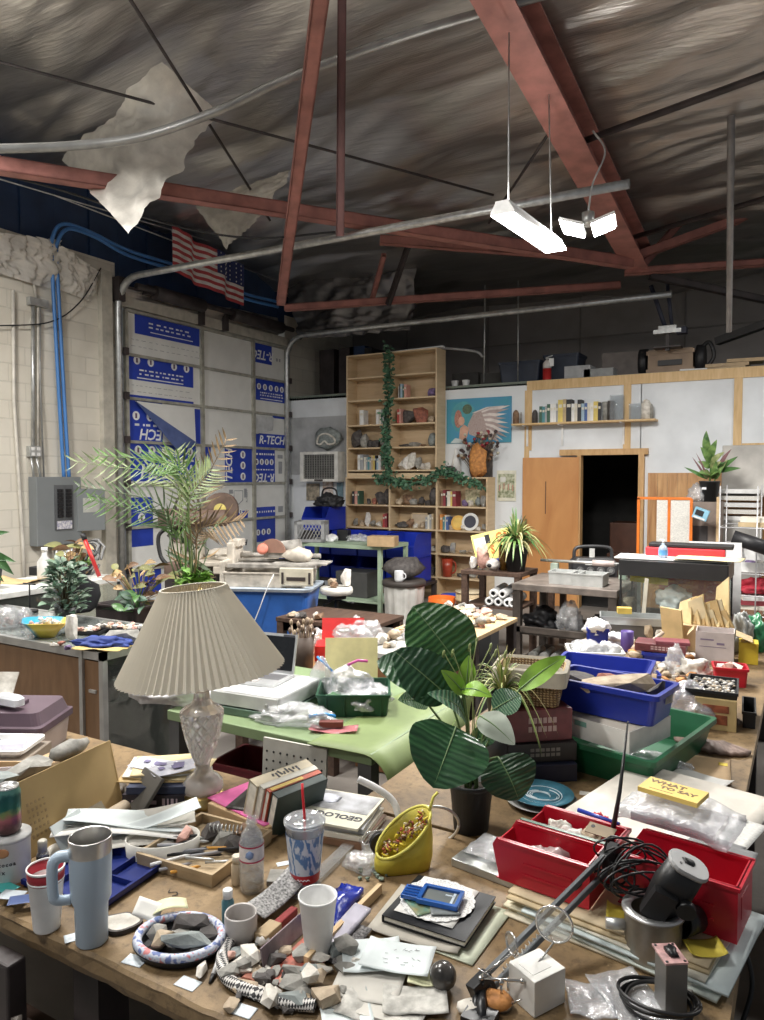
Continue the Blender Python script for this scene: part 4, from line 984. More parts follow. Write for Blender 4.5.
def table(label,x0,x1,y0,y1,z,t,top_m,leg_m,legs=True,name='workbench',lw=.06,shelf=None,apron=0.):
 rt=thing(name,label,'table',((x0+x1)/2,(y0+y1)/2,0));w_,d_=x1-x0,y1-y0
 b=MB();b.box((0,0,z-t/2),(w_,d_,t));b.o('table_top',top_m,rt,bev=.004)
 if legs:
  for sx in(-1,1):
   for sy in(-1,1):b=MB();b.box((sx*(w_/2-lw*.6),sy*(d_/2-lw*.6),(z-t)/2),(lw,lw,z-t));b.o('leg',leg_m,rt)
 if apron:
  for q in(-1,1):MB().box((0,q*(d_/2-.03),z-t-apron/2),(w_-.04,.025,apron)).o('apron',leg_m,rt)
  b=MB();b.box((0,-d_/2+.03,z-t-apron/2),(w_-.04,.025,apron)).box((0,d_/2-.03,z-t-apron/2),(w_-.04,.025,apron));b.o('apron',leg_m,rt)
 if shelf:b=MB();b.box((0,0,shelf),(w_-.04,d_-.04,.025));b.o('lower_shelf',leg_m,rt)
 return rt
M_GREENST=mat('pale_green_steel',(.38,.5,.36),ro=.45,ns=6,na=.12)
M_CRATE=mat('grey_crate',(.33,.335,.34),ro=.5)
M_BLUEBIN=mat('royal_blue_plastic',(.012,.035,.4),ro=.35,ns=4,na=.12)
M_BROWNW=wood('dark_brown_wood',(.05,.028,.02),(.11,.065,.045),4,(8,1,8))
M_CARD=mat('cardboard',(.52,.36,.2),ro=.8,ns=12,na=.1)
M_WOODBLK=wood('light_block',(.55,.38,.2),(.66,.48,.28),5)
# ---------------- green steel table with crate in front of the bookcases, blue bins behind it
table('pale green steel table with a grey crate on it before the bookcases',-6.25,-4.72,8.15,8.9,.9,.05,M_GREENST,M_GREENST,lw=.05,shelf=.16,name='steel_table')
def crate(loc,rz):
 rt=thing('milk_crate','grey lattice milk crate standing on the pale green steel table','crate',loc,rz);s_,h_=.4,.28
 b=MB();b.box((0,0,.006),(s_,s_,.012));b.o('base',M_CRATE,rt)
 for a in range(4):
  b=MB();M=MR(R(90*a),4,'Z');t_=MB()
  t_.box((s_/2,0,h_-.02),(.012,s_,.04)).box((s_/2,0,.02),(.012,s_,.04))
  for sy in(-1,1):t_.box((s_/2,sy*(s_/2-.02),h_/2),(.012,.04,h_))
  for k in range(7):t_.box((s_/2,-.13+k*.045,h_/2),(.009,.01,h_*.98),(R(-28),0,0))if a%2 else t_.box((s_/2,-.13+k*.045,h_/2),(.009,.01,h_*.8))
  t_.xf(M).o('side',M_CRATE,rt)
crate(tuple(atz(312,541,.905).xy)+(.905,),R(25))
stone(*(atz(308,540,.915).xy),.92,.2,.12,.13,'dark','black lump lying inside the grey lattice crate',31)
b=MB();carton(b,.36,.22,.13);cb=b.o('carton',M_CARD,loc=tuple(atz(383,546,.905).xy)+(.905,),rot=.25,bev=.003,label='tan cardboard box at the right end of the green steel table',cat='box')
b=MB();carton(b,.16,.14,.14);b.o('carton',M_BLACK,loc=tuple(atz(344,540,.905).xy)+(.905,),rot=.2,bev=.004,label='small black box right of the crate on the green steel table',cat='box')
for k,u in enumerate((331,354,361)):crumple('crumpled_bag',('small crumpled white bag beside the grey crate','left crumpled clear bag between black box and tan box','right crumpled clear bag between black box and tan box')[k],'bag',tuple(atz(u,541,.905).xy)+(.905,),.1,.08,.06,M_TISSUE if k==0 else M_ICE2,11+k)
def blue_bin(loc,rz,label,s_=1.):
 rt=thing('stacking_bin',label,'bin',loc,rz,'big blue stacking bins behind the green table');b=MB();hopper(b,.55*s_,.44*s_,.34*s_,.17*s_,.006);b.o('body',M_BLUEBIN,rt)
 l=MB();l.box((.55*s_/2-.02,0,.17*s_+.004),(.03,.42*s_,.012));l.o('front_lip',M_BLUEBIN,rt)
bx=[-6.35,-5.88,-5.41,-4.94]
table('low grey steel bench behind the green steel table under the blue bins',-6.65,-4.62,9.,9.6,.3,.04,M_DST,M_DST,name='low_bench')
for r_ in range(2):
 for k,x in enumerate(bx):
  blue_bin((x,9.32,.302+r_*.345),R(-90),f"royal blue stacking bin, {ORD[k]} from the left in the {'lower' if r_ == 0 else 'upper'} row behind the green table")
blue_bin((-6.42,9.34,.302+2*.345),R(-90),'royal blue stacking bin at the top left behind the grey crate')
for k,(r_,x,c)in enumerate(((0,-5.88,'pale'),(1,-6.35,'tan'),(1,-5.88,'brown'))):stone(x,9.22,.315+r_*.345,.2,.16,.13,c,f'{c} stone lying in a blue bin behind the green table, {ORD[k]} of three',80+k)
# black bag on the top left bin
rt=thing('shoulder_bag','black bag with handles on the top left blue bin','bag',(-6.3,9.32,1.34));crumple_mb(.2,.14,.13,5).o('body',mat('black_cloth',(.018,.018,.02),ro=.6),rt);b=MB();b.tube(curve_pts([(-.15,0,.1),(-.1,0,.26),(.1,0,.26),(.15,0,.1)],6),.014,6);b.o('handle',M_BLACK,rt)
MB().box((0,0,0),(.5,.4,.34)).o('low_chest',mat('black_grey',(.06,.06,.06),ro=.6),loc=(-5.3,8.55,.344),bev=.008,label='dark low chest on the lower shelf of the green steel table',cat='chest')
# ---------------- rubbish bin with a big stone and a cup, buckets
def bin_can():
 p=V((-4.17,7.75,0));rt=thing('rubbish_can','fluted grey rubbish can with black rim before the bookcases','bin',p)
 n=48;b=MB();L=[]
 for r0,z in((.205,0),(.235,.5)):
  L.append([V(((r0+(.012 if i%4<2 else 0))*cos(6.283*i/n),(r0+(.012 if i%4<2 else 0))*sin(6.283*i/n),z))for i in range(n)])
 b.loft(L,0,(1,1));b.o('body',mat('can_grey',(.5,.49,.46),ro=.5,ns=5,na=.15),rt)
 b=MB();b.lathe([(.24,.5),(.262,.5),(.262,.55),(.25,.565),(.02,.565)],32,cap=(0,1));b.o('rim',mat('rim_dark',(.06,.05,.045)),rt)
bin_can()
stone(-4.17,7.75,.566,.46,.3,.27,'dark','large dark boulder resting on the fluted rubbish can',66,'round',rz=.5)
rt=thing('mug','small white mug set before the boulder on the rubbish can','mug',tuple(V((-4.13,7.55,.566))));MB().lathe([(.045,0),(.055,.03),(.055,.12),(.05,.13),(.045,.13),(.045,.02)],20).o('body',mat('glazed_white',(.72,.73,.74),ro=.25),rt);b=MB();b.tube(curve_pts([(.05,0,.03),(.085,0,.05),(.085,0,.09),(.05,0,.11)],5),.008,6);b.o('handle',MATS['glazed_white'],rt)
def bucket(u,v,r_,h_,m,label,lidm=None):
 p=atz(u,v,0);rt=thing('bucket',label,'bucket',p)
 MB().lathe([(r_*.85,0),(r_*.97,h_*.8),(r_*1.05,h_*.8),(r_*1.05,h_*.86),(r_,h_*.86),(r_*1.02,h_),(r_*.95,h_),(r_*.82,.01)],28).o('body',m,rt)
 b=MB();b.tube(curve_pts([(-r_*1.03,0,h_*.83),(-r_*.9,-r_*.6,h_*.55),(0,-r_*1.15,h_*.42),(r_*.9,-r_*.6,h_*.55),(r_*1.03,0,h_*.83)],6),.004,5);b.o('bail',M_GALV,rt)
 if lidm:b=MB();b.lathe([(r_*1.05,h_),(r_*1.05,h_+.02),(.01,h_+.025)],24);b.o('lid',lidm,rt)
bucket(442,629,.16,.38,mat('orange_bucket',(.75,.14,.02),ro=.4),'orange bucket before the wide bookcase beside the rubbish can')
bucket(470,632,.165,.46,mat('beige_bucket',(.45,.34,.2),ro=.5),'beige bucket with lid right of the orange bucket',mat('bucket_lid',(.4,.33,.22)))
bucket(452,618,.14,.3,mat('blue_bucket',(.02,.05,.3)),'blue bucket half hidden between the orange and beige buckets')
b=MB();carton(b,.3,.25,.42,open_=True);q=atz(478,640,0);wc=b.o('carton',M_SHADE,loc=q,rot=.4,label='white printed carton on the floor right of the beige bucket',cat='box')
b=MB()
for k in range(3):b.box((-.06+k*.055,-.128,.33),(.03,.004,.03))
b.box((.1,-.128,.24),(.03,.004,.1));b.o('print',M_INKB,wc)
# ---------------- blue tub with the tile saw, stool, brown table
def tilesaw():
 p=atz(276,592,.8)+V((-.26,.27,0));rt=thing('storage_tub','large blue plastic tub carrying the dusty tile saw','tub',(p.x,p.y,.3),R(22))
 b=MB();tub(b,.8,.55,.5,.006,.86,.06,.02);b.o('body',mat('tub_blue',(.03,.12,.42),ro=.4,ns=4,na=.15),rt)
 b=MB();b.loft([rrect(.85,.6,.07,.49),rrect(.87,.62,.07,.515),rrect(.8,.55,.06,.52)],cap=(1,1));b.o('lid',mat('tub_lid',(.45,.52,.6),ro=.5),rt)
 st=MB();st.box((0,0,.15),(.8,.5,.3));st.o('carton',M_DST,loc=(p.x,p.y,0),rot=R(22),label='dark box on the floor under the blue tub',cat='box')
 M_DUST=mat('dusty_beige',(.55,.5,.43),ro=.8,ns=10,na=.25,bs=30,bd=.002)
 M_DUSTG=mat('dusty_grey',(.36,.34,.31),ro=.8,ns=12,na=.3)
 s_=thing('tile_saw','dusty beige tile saw with red blade guard on the blue tub','saw',(p.x,p.y,.822),R(22))
 b=MB();tub(b,.74,.5,.13,.012,.97,.03,.008);b.o('pan',M_DUST,s_)
 b=MB();b.box((.3,-.265,.1),(.3,.03,.16));e=b.o('end_panel',mat('saw_cream',(.62,.58,.47),ro=.5),s_,bev=.01)
 b=MB();b.box((.3,-.282,.085),(.17,.01,.03)).box((.42,-.282,.09),(.02,.01,.1)).box((.18,-.282,.09),(.02,.01,.1));b.o('handle_slot',M_DST,e)
 b=MB();b.box((.05,-.02,.17),(.8,.34,.025)).box((.05,-.18,.18),(.8,.03,.03)).box((.28,.02,.192),(.5,.3,.012));b.o('sliding_table',M_DUSTG,s_)
 b=MB();b.tube([(-.4,.16,.24),(.42,.16,.24)],.022,8);b.tube([(-.4,.1,.2),(.42,.1,.2)],.015,8);b.o('guide_rail',M_DUSTG,s_)
 b=MB();b.box((-.38,.1,.2),(.07,.28,.34)).box((-.36,.1,.36),(.1,.2,.07)).box((-.4,-.1,.1),(.05,.2,.24));b.o('end_column',M_DUST,s_,bev=.012)
 b=MB();b.cyl((0.,.12,.3),(.24,.12,.33),.07,n=18);b.box((.02,.1,.27),(.2,.16,.08));b.o('motor',M_DUSTG,s_,bev=.006)
 b=MB();n=20;b.loft([[V((0.+.125*cos(pi*i/n),y,.28+.125*sin(pi*i/n)))for i in range(n+1)]for y in(.04,0.)]);b.o('blade_guard',mat('guard_brown',(.27,.15,.11),ro=.6),s_)
 b=MB();b.lathe([(.05,-.01),(.05,.012),(.02,.014)],22);b.xf(MT((-.08,-.015,.315))@MR(R(70),4,'X'));b.o('guard_cap',mat('cap_red',(.62,.2,.14)),s_)
 b=MB();b.blob((.25,.02,.26),(.12,.09,.07),2,.5,2,4);b.o('fence_block',M_DUST,s_)
 b=MB();b.tube(curve_pts([(.1,-.28,.12),(.06,-.36,0.),(-.06,-.37,-.3),(-.2,-.36,-.5)],8),.005,5);b.o('power_cord',M_SHADE,s_)
tilesaw()
def stool():
 p=V((-3.66,5.52,0));rt=thing('stool','round stool with white padded seat and black post','stool',p)
 MB().lathe([(.13,.74),(.145,.75),(.15,.78),(.14,.805),(.02,.81)],28,cap=(1,1)).o('seat',mat('seat_white',(.72,.7,.64),ro=.45),rt)
 b=MB();b.cyl((0,0,.12),(0,0,.52),.028).cyl((0,0,.5),(0,0,.74),.016).cyl((0,0,.7),(0,0,.74),.09);b.o('post',M_BLACK,rt)
 b=MB();b.tube([(0,0,.69),(.14,.02,.67)],.007,6);b.blob((.15,.02,.67),(.03,.016,.012),1,0);b.tube([(0,0,.7),(-.09,-.08,.64)],.006,6);b.o('lever',M_BLACK,rt)
 for k in range(5):
  a=6.283*k/5;b=MB();b.tube([(0,0,.14),(.25*cos(a),.25*sin(a),.07)],[.024,.014],6);b.blob((.25*cos(a),.25*sin(a),.035),(.03,.02,.035),1,0);b.o('leg',M_BLACK,rt)
 stone(p.x+.08,p.y+.04,.808,.11,.09,.16,'white','white upright stone figure on the white stool seat',41,'hull',rz=0)
 stone(p.x-.06,p.y+.03,.808,.1,.08,.07,'tan','tan stone on the left of the white stool seat',42);stone(p.x+.02,p.y-.07,.808,.09,.07,.06,'brown','brown stone at the front of the white stool seat',43)
stool()
table('dark brown wooden side table before the blue tub',-3.72,-2.85,4.72,5.3,.66,.035,M_BROWNW,M_BROWNW,lw=.06,apron=.07,name='side_table')
for k,(u,v,c,a)in enumerate(((281,622,'white',.09),(293,617,'tan',.12),(303,618,'dark',.1),(312,622,'brown',.09),(278,630,'pale',.07))):stone(min(max(atz(u,v,.66).x,-3.64),-2.92),min(max(atz(u,v,.66).y,4.8),5.22),.66,a,a*.7,.04+.005*k,c,f'{c} piece lying on the dark brown side table, {ORD[k]} in line',140+k)
# block of tool pots and bags in front of it (on a low cabinet right of the green table)
table('low tan wooden bench between the green table and the brown side table',-3.2,-2.42,3.62,4.5,.62,.04,wood('orange_board',(.45,.22,.08),(.58,.32,.14)),M_BROWNW,name='low_bench')
def potful(loc,r_,h_,m,label,n,cm,seed,name='tool_pot'):
 rt=thing(name,label,'pot',loc);MB().lathe([(r_*.9,0),(r_,h_),(r_*.93,h_),(r_*.84,.006)],20).o('pot',m,rt);rd=RNG(seed)
 for k in range(n):
  a=rd.U(0,6.28);q=rd.U(.1,.55)*r_;b=MB();tp=V((q*2*cos(a),q*2*sin(a),h_+rd.U(.03,.1)));b.tube([(q*cos(a),q*sin(a),.01),tp],[.004,.006],5);b.blob(tp,(.012,.012,.022),1,.2,2,k);b.o('brush',cm[k%len(cm)],rt)
potful(tuple(atz(302,668,.62).xy)+(.62,),.075,.2,mat('pot_brown',(.1,.07,.055),ro=.6),'brown pot packed with brushes behind the laptop',22,[mat('brush_tan',(.38,.29,.2)),mat('brush_brown',(.16,.11,.08))],5)
for k,(u,v,s_,c)in enumerate(((279,655,.1,'tan'),(287,662,.09,'orange'),(270,655,.09,'dark'))):stone(*(atz(u,v,.62).xy),.62,s_*1.3,s_,.13,c,f"{('tan gilded', 'gold brown', 'dark')[k]} stone left of the brush pot behind the laptop",160+k)
crumple('clear_bag','clear bag of white labels right of the brush pot','bag',tuple(atz(308,655,.62).xy)+(.62,),.06,.06,.12,M_ICE2,31);crumple('clear_bag','clear bag with dark contents beside the red box','bag',tuple(atz(319,648,.62).xy)+(.62,),.09,.07,.08,M_ICE2,33)
def red_box():
 p=atz(330,668,.4);rt=thing('red_case','red open box between the stool post and the green table','box',(-2.62,3.98,.62),R(30));b=MB();b.box((0,0,.05),(.3,.2,.1));b.o('body',mat('case_red',(.62,.03,.03),ro=.4),rt,bev=.006);b=MB();b.box((.02,.13,.15),(.28,.015,.17),(R(-18),0,0));b.o('lid',MATS['case_red'],rt)
red_box()
# ---------------- row of tables in the middle: grey one with brown front, then the tan one with stones
rt=thing('counter','grey topped counter with brown panel front behind the big plant','counter',(-2.15,4.12,0));MB().box((0,0,.725),(.52,.66,.03)).o('counter_top',mat('grey_laminate',(.47,.46,.43),ro=.5),rt,bev=.003);MB().box((0,0,.36),(.48,.62,.7)).o('cabinet',wood('panel_brown',(.2,.085,.035),(.27,.13,.06),4,(6,6,1)),rt)
M_TANTOP=wood('tan_top',(.5,.34,.18),(.62,.45,.26),3,(1,8,8))
table('tan wooden table strewn with stones in the middle row',-2.5,-1.88,4.5,5.3,.735,.03,M_TANTOP,M_DST,name='worktable')
def heap(x0,x1,y0,y1,z,n,cols,where,group,size=(.05,.12),seed=0,kinds=('hull','hull','round'),maxh=9):
 """loose stones lying on a top, on one another where they crowd"""
 rd=RNG(seed);hf=HF(z)
 for k in range(n):
  s_=rd.U(*size);x,y=rd.U(x0,x1),rd.U(y0,y1);c=rd.choice(cols);h_=s_*rd.U(.5,.8);kd=rd.choice(kinds)
  zz=hf.drop(x,y,s_/2,h_)
  if zz>z+maxh:continue
  adj='large' if s_>size[0]+(size[1]-size[0])*.66 else 'small' if s_<size[0]+(size[1]-size[0])*.33 else 'middling'
  stone(x,y,zz,s_*rd.U(1,1.4),s_,h_,c,f'{adj} {c} stone {where}',seed*131+k,kd,group=group+f' ({adj} {c})',name='rock' if s_>.075 else 'pebble',cat='rock' if s_>.075 else 'pebble')
heap(-2.45,-1.95,4.56,5.2,.735,70,['white','pale','tan','orange','grey','dark','pink'],'among those strewn over the tan table in the middle row','stones on the tan table',(.035,.085),7)
heap(-2.38,-1.95,3.9,4.4,.74,22,['white','pale','tan','grey'],'on the grey topped counter behind the big plant','stones on the grey counter',(.04,.09),9)
crumple('clear_bag','cloudy bag of white stones on the grey topped counter','bag',(-2.2,4.25,.741),.09,.08,.06,M_ICE2,21)
for k,(u,v)in enumerate(((345,640),(358,634),(372,640),(352,648))):
 p=atz(u,v,.74);crumple('clear_bag',('leftmost cloudy bag of the cluster behind the green bin','rear cloudy bag of the cluster behind the green bin','right cloudy bag of the cluster behind the green bin','front cloudy bag of the cluster behind the green bin')[k],'bag',(min(p.x,-2.05),min(max(p.y,3.9),4.35),.741),.075,.06,.06+.008*k,M_ICE2 if k%2 else M_ICE,51+k)
rt=thing('glass_jar','clear jar with a wire bail among the cloudy bags','jar',tuple(atz(344,652,.66).xy)+(.62,));MB().lathe([(.05,0),(.055,.12),(.04,.15),(.042,.17),(.038,.17),(.05,.11),(.046,.005)],20).o('body',M_ICE,rt);b=MB();b.lathe([(.044,.17),(.044,.19),(.01,.195)],18);b.o('lid',M_GALV,rt)
rt=thing('glass_bowl','clear glass bowl standing on the tan table','bowl',(-2.32,4.72,.736));MB().lathe([(.05,0),(.13,.09),(.125,.09),(.045,.008)],28).o('body',M_ICE,rt)
MB().lathe([(.09,0),(0.,.15)],4,sm=False).o('paper_pyramid',M_SHADE,loc=tuple(atz(440,632,.735).xy)+(.735,),rot=.4,label='white paper pyramid on the tan table before the orange bucket',cat='ornament')
# ---------------- dark plant table with sign, plant and lamp stone
table('dark wooden plant table before the orange door',-2.98,-2.36,6.72,7.25,.87,.04,M_BROWNW,M_BROWNW,lw=.06,shelf=.52,name='plant_table')
PT=.87
pz=lambda u,v:(min(max(atz(u,v,PT).x,-2.92),-2.42),min(max(atz(u,v,PT).y,6.8),7.12),PT)
def sign():
 p=V(pz(499,572))+V((0,.22,0));rt=thing('sign_board','yellow and white sign with red lettering leaning tilted behind the pink stone','sign',(-2.78,7.12,PT+.2),0,None,(R(-8),R(-14),R(20)))
 MB().box((0,0,0),(.42,.012,.34)).o('board',mat('sign_yellow',(.8,.72,.22)),rt)
 b=MB();b.box((-.13,-.0075,-.01),(.12,.003,.27)).box((.05,-.0075,-.14),(.27,.003,.05),m=1);b.o('colour_area',[M_INKW,M_BLUEINK],rt)
 b=MB();b.box((-.05,-.0075,.1),(.05,.004,.09));b.o('black_patch',M_BLACK,rt)
 for t_,x,z,s_ in(('GA',.1,.09,.13),('AN',.11,-.04,.13),('S',-.02,-.02,.12)):lettering(t_,s_,mat('sign_red',(.62,.16,.03)),rt,(x,-.008,z),(R(90),0,0),.002,bold=.006,sx=.7)
sign()
q=V((-2.8,6.86,PT));stone(q.x,q.y,PT,.15,.13,.26,'pink','rounded pink crystal lamp stone on the dark plant table',91,'round')
q=V((-2.92,6.92,PT));stone(q.x,q.y,PT,.1,.09,.12,'white','white stone left of the pink one on the plant table',92)
rt=thing('skull_ornament','small white ornament with dark hollow beside the amber jar','ornament',(-2.69,6.86,PT));MB().blob((0,0,.06),(.07,.06,.06),3,.2,2,5).o('body',stone_mat('white'),rt);b=MB();b.blob((-.02,-.055,.05),(.025,.014,.02),2,0);b.o('hollow',M_BLACK,rt)
rt=thing('amber_jar','tall amber jar between the sign and the potted plant','jar',(-2.6,6.92,PT));MB().lathe([(.05,0),(.055,.2),(.045,.25),(.04,.25),(.045,.19),(.045,.01)],20).o('body',mat('amber_glass',(.25,.12,.02),ro=.1,trans=.5),rt)
M_POT=mat('pot_black',(.022,.024,.026),ro=.5)
def strap_plant(rt,base,n,L_,w_,mats,seed,rise=.7,droop=.7,spread=1.,nu=8):
 rd=RNG(seed)
 for k in range(n):
  a=rd.U(0,6.283);l=L_*rd.U(.6,1.1);e=rd.U(.15,1.)*spread;dr=V((cos(a),sin(a),0));mb=MB();sd=V((-sin(a),cos(a),0))
  def fn(s_,t_):
   p=V(base)+dr*(l*e*(s_**1.15))+UP*(l*rise*(s_*1.5-droop*e*1.6*s_*s_))
   wd=w_*(1-s_)**.55*min(1,s_*6+.35);return p+sd*((t_-.5)*wd)+UP*(abs(t_-.5)*wd*.35)
  mb.grid(fn,nu,2);mb.o('leaf',mats[k%len(mats)],rt)
M_LV=[mat('leaf_variegated',(.34,.38,.15),ns=8,na=.3,ro=.45),mat('leaf_mid',(.14,.25,.07),ns=8,na=.3,ro=.45),mat('leaf_straw',(.4,.37,.18),ns=8,na=.2,ro=.5),mat('leaf_green',(.07,.17,.045),ns=8,na=.3,ro=.4)]
rt=thing('dracaena','variegated strap leaved plant in a black pot on the dark plant table','potted plant',(-2.47,6.9,PT))
MB().lathe([(.085,0),(.12,.24),(.125,.24),(.125,.27),(.11,.27),(.105,.22),(.01,.215)],24,cap=(1,1)).o('pot',M_POT,rt);strap_plant(rt,(0,0,.22),190,.4,.038,M_LV,12,.85,1.2)
for k,(dx,z)in enumerate(((-.13,0),(-.04,0),(.05,0),(-.09,.08),(0.,.08),(.1,0.))):
 b=MB();b.lathe([(.042,0),(.042,.5),(.02,.5),(.02,0.)],16,cap=(0,0));b.lathe([(.02,0),(.02,.5)],12,m=1,cap=(0,0));b.xf(MR(R(-90),4,'X').inverted())
 b.o('paper_roll',[M_SHADE,M_BLACK],loc=(-2.62+dx*1.05,7.24,.534+.042+z),rot=(0,0,R(8)),label=f"white paper roll on the plant table's lower shelf, {('lower row first', 'lower row second', 'lower row third', 'upper row left', 'upper row right', 'lower row fourth')[k]} from the left",cat='roll',group='paper rolls')
 # ---------------- dark steel rack with grey boxes
RZ=.84
M_RACK=mat('rack_steel',(.085,.07,.06),ro=.5,metal=.3,ns=8,na=.3)
rt=thing('steel_rack','dark brown steel bench frame before the doorway with grey boxes on top','rack',(-1.83,6.72,0))
MB().box((0,0,RZ-.03),(.92,.85,.06)).o('top_plate',mat('rack_top',(.2,.17,.15),ro=.45,metal=.3,ns=8,na=.3),rt,bev=.004)
for sx in(-1,1):
 for sy in(-1,1):MB().box((sx*.42,sy*.38,(RZ-.06)/2),(.07,.07,RZ-.06)).o('leg',M_RACK,rt)
for z in(.4,.12):
 MB().box((0,0,z),(.86,.8,.03)).o('shelf',M_RACK,rt)
MB().box((0,-.39,.43),(.86,.05,.05)).o('rail',M_RACK,rt)
rz_=lambda u,v:tuple(atz(u,v,RZ).xy)+(RZ,)
def gbox(u,v,w_,d_,h_,label,rz=0.):
 b=MB();tub(b,w_,d_,h_,.004,.97,.01,.004);b.o('parts_box',mat('box_grey',(.4,.41,.4),ro=.5),loc=rz_(u,v),rot=rz,label=label,cat='box')
gbox(567,583,.28,.22,.11,'left grey metal parts box on the dark steel rack');gbox(590,585,.28,.22,.11,'right grey metal parts box on the dark steel rack')
rt=thing('bar_clamp','long grey bar clamp lying behind the grey parts boxes','clamp',(-1.78,7.02,RZ));b=MB();b.tube([(-.48,0.,.14),(.42,.02,.14)],.014,8);b.o('bar',M_GALV,rt);b=MB();b.box((-.34,0,.06),(.07,.07,.12));b.o('jaw',mat('clamp_green',(.3,.36,.3)),rt,bev=.006);b=MB();b.box((.3,.02,.06),(.07,.07,.12));b.o('jaw',MATS['clamp_green'],rt,bev=.006);b=MB();b.cyl((.02,.01,.14),(.22,.02,.14),.028);b.o('screw',mat('clamp_pink',(.5,.42,.4)),rt)
def boombox():
 p=V((-2.,7.6,0));table('dark narrow stand behind the steel rack under the radio',-2.3,-1.5,7.35,7.85,.72,.04,M_BROWNW,M_BROWNW,name='stand')
 rt=thing('radio','black job site radio with carry frame behind the grey boxes','radio',(-1.9,7.6,.72),R(26));M_B=mat('radio_black',(.03,.03,.032),ro=.45)
 b=MB();b.loft([rrect(.42,.2,.04,0),rrect(.46,.24,.04,.05),rrect(.46,.24,.04,.2),rrect(.38,.18,.04,.25)]);b.o('body',M_B,rt)
 for k in range(4):b=MB();b.cyl((-.15+k*.1,-.12,.13),(-.15+k*.1,-.145,.13),.038,n=18);b.cyl((-.15+k*.1,-.145,.13),(-.15+k*.1,-.15,.13),.02,n=12,m=1);b.o('speaker',[mat('cone_grey',(.09,.09,.09)),M_GALV],rt)
 b=MB();b.tube(curve_pts([(-.19,0,.22),(-.18,0,.33),(-.1,0,.36),(.1,0,.36),(.18,0,.33),(.19,0,.22)],6),.018,8);b.o('handle',M_B,rt)
 b=MB();b.box((-.02,-.05,.3),(.05,.02,.09)).box((0,-.122,.2),(.2,.01,.03));b.o('display',mat('disp_grey',(.5,.5,.48)),rt)
boombox()
crumple('carry_bag','black bag stuffed on the lower shelf of the steel rack','bag',(-2.1,6.6,.415),.17,.15,.1,M_BLACK,71);crumple('clear_bag','pale plastic bag hanging out of the steel rack','bag',(-1.82,6.5,.415),.11,.1,.16,M_ICE2,72);crumple('carry_bag','dark bag at the right of the steel rack shelf','bag',(-1.58,6.6,.415),.12,.13,.1,M_BLACK,73)
for k in range(6):b=MB();b.cyl((0,0,0),(0,.3,0),.035,n=12);b.o('bottle',mat('pale_bottle',(.5,.5,.47)),loc=(-2.15+k*.1,6.45,.17),label=f'pale bottle lying on the bottom shelf of the steel rack, {ORD[k]} from the left',cat='bottle',group='bottles on the bottom rack shelf')
# ---------------- glass tank with black lid and what lies on it
TZ=1.1
trz=0.;tl_=atz(620,571,.98);TW=.8;tc=V((-1.34+TW/2,6.28,TZ))
nrm_=V((-sin(trz),cos(trz),0));tcen=tc+nrm_*.24
rt=thing('glass_tank','glass tank with black lid on the right behind the envelopes','tank',(tcen.x,tcen.y,.62),trz)
b=MB();g=.008;b.loft([rrect(TW,.46,.003,0,1),rrect(TW,.46,.003,.4,1),rrect(TW-2*g,.46-2*g,.003,.4,1),rrect(TW-2*g,.46-2*g,.003,g,1)]);b.o('glass_walls',film('tank_glass',(.92,.95,.94),.03,.08,.03,3),rt)
for sx in(-1,1):
 for sy in(-1,1):b=MB();b.box((sx*TW/2,sy*.23,.19),(.014,.014,.36));b.o('corner_seal',M_BLACK,rt)
b=MB();b.loft([rrect(TW+.03,.5,.01,.36,2),rrect(TW+.03,.5,.01,.485,2)]);b.o('lid',mat('lid_black',(.02,.02,.022),ro=.4),rt);b=MB();b.box((0,0,.005),(TW+.01,.47,.03));b.o('base_frame',M_BLACK,rt)
b=MB();b.box((-TW/2-.01,-.2,.42),(.05,.03,.05));b.o('latch',M_BLACK,rt)
def tk(x,y,z):return V((tcen.x,tcen.y,.62))+MR(trz,3,'Z')@V((x,y,z))
table('dark bench under the glass tank on the right',tcen.x-.42,tcen.x+.62,tcen.y-.36,tcen.y+.42,.62,.05,M_BROWNW,M_DST,name='bench')
b=MB();b.box((0,0,0),(.5,.006,.26));b.o('red_sheet',mat('red_film',(.5,.05,.07),ro=.3),loc=tk(.1,.08,.21),rot=(0,0,trz),label='red sheet standing inside the glass tank',cat='sheet');crumple('crumpled_bag','crumpled white bag inside the glass tank','bag',tk(0.,-.08,.09),.13,.1,.11,M_TISSUE,81)
b=MB();b.box((0,0,.17),(.03,.03,.34));b.o('post',M_GALV,loc=tk(-.3,.02,.012),label='grey post standing inside the left of the glass tank',cat='post');b=MB();b.box((0,0,0),(.3,.03,.05));b.o('yellow_level',mat('level_yellow',(.75,.62,.05)),loc=tk(-.2,-.1,.315),rot=(0,R(3),0),label='yellow tool resting high in the left of the glass tank',cat='tool')
stone(*tk(-.38,0.,.03),.16,.12,.12,'tan','tan stone in the left corner of the glass tank',83);stone(*tk(.3,-.05,.03),.1,.1,.08,'grey','grey stone at the right of the glass tank',84)
b=MB();b.box((0,0,.16),(.03,.012,.33)).add([],[]);b.o('wooden_stick',mat('slat_pale',(.62,.58,.48)),loc=tk(-.2,-.32,.03),rot=(0,R(4),trz),label='upright pale slat leaning before the glass tank',cat='slat')
topz=.62+.486
sheet('board_sheet','large white board lying across the tank lid','board',tk(-.05,.03,.488),.86,.36,M_SHADE,trz+.06,t=.012)
sheet('manila_folder','cream folder on the right half of the tank lid','folder',tk(.25,-.04,.512),.5,.3,mat('manila',(.72,.6,.36),ro=.7),trz-.05,t=.004)
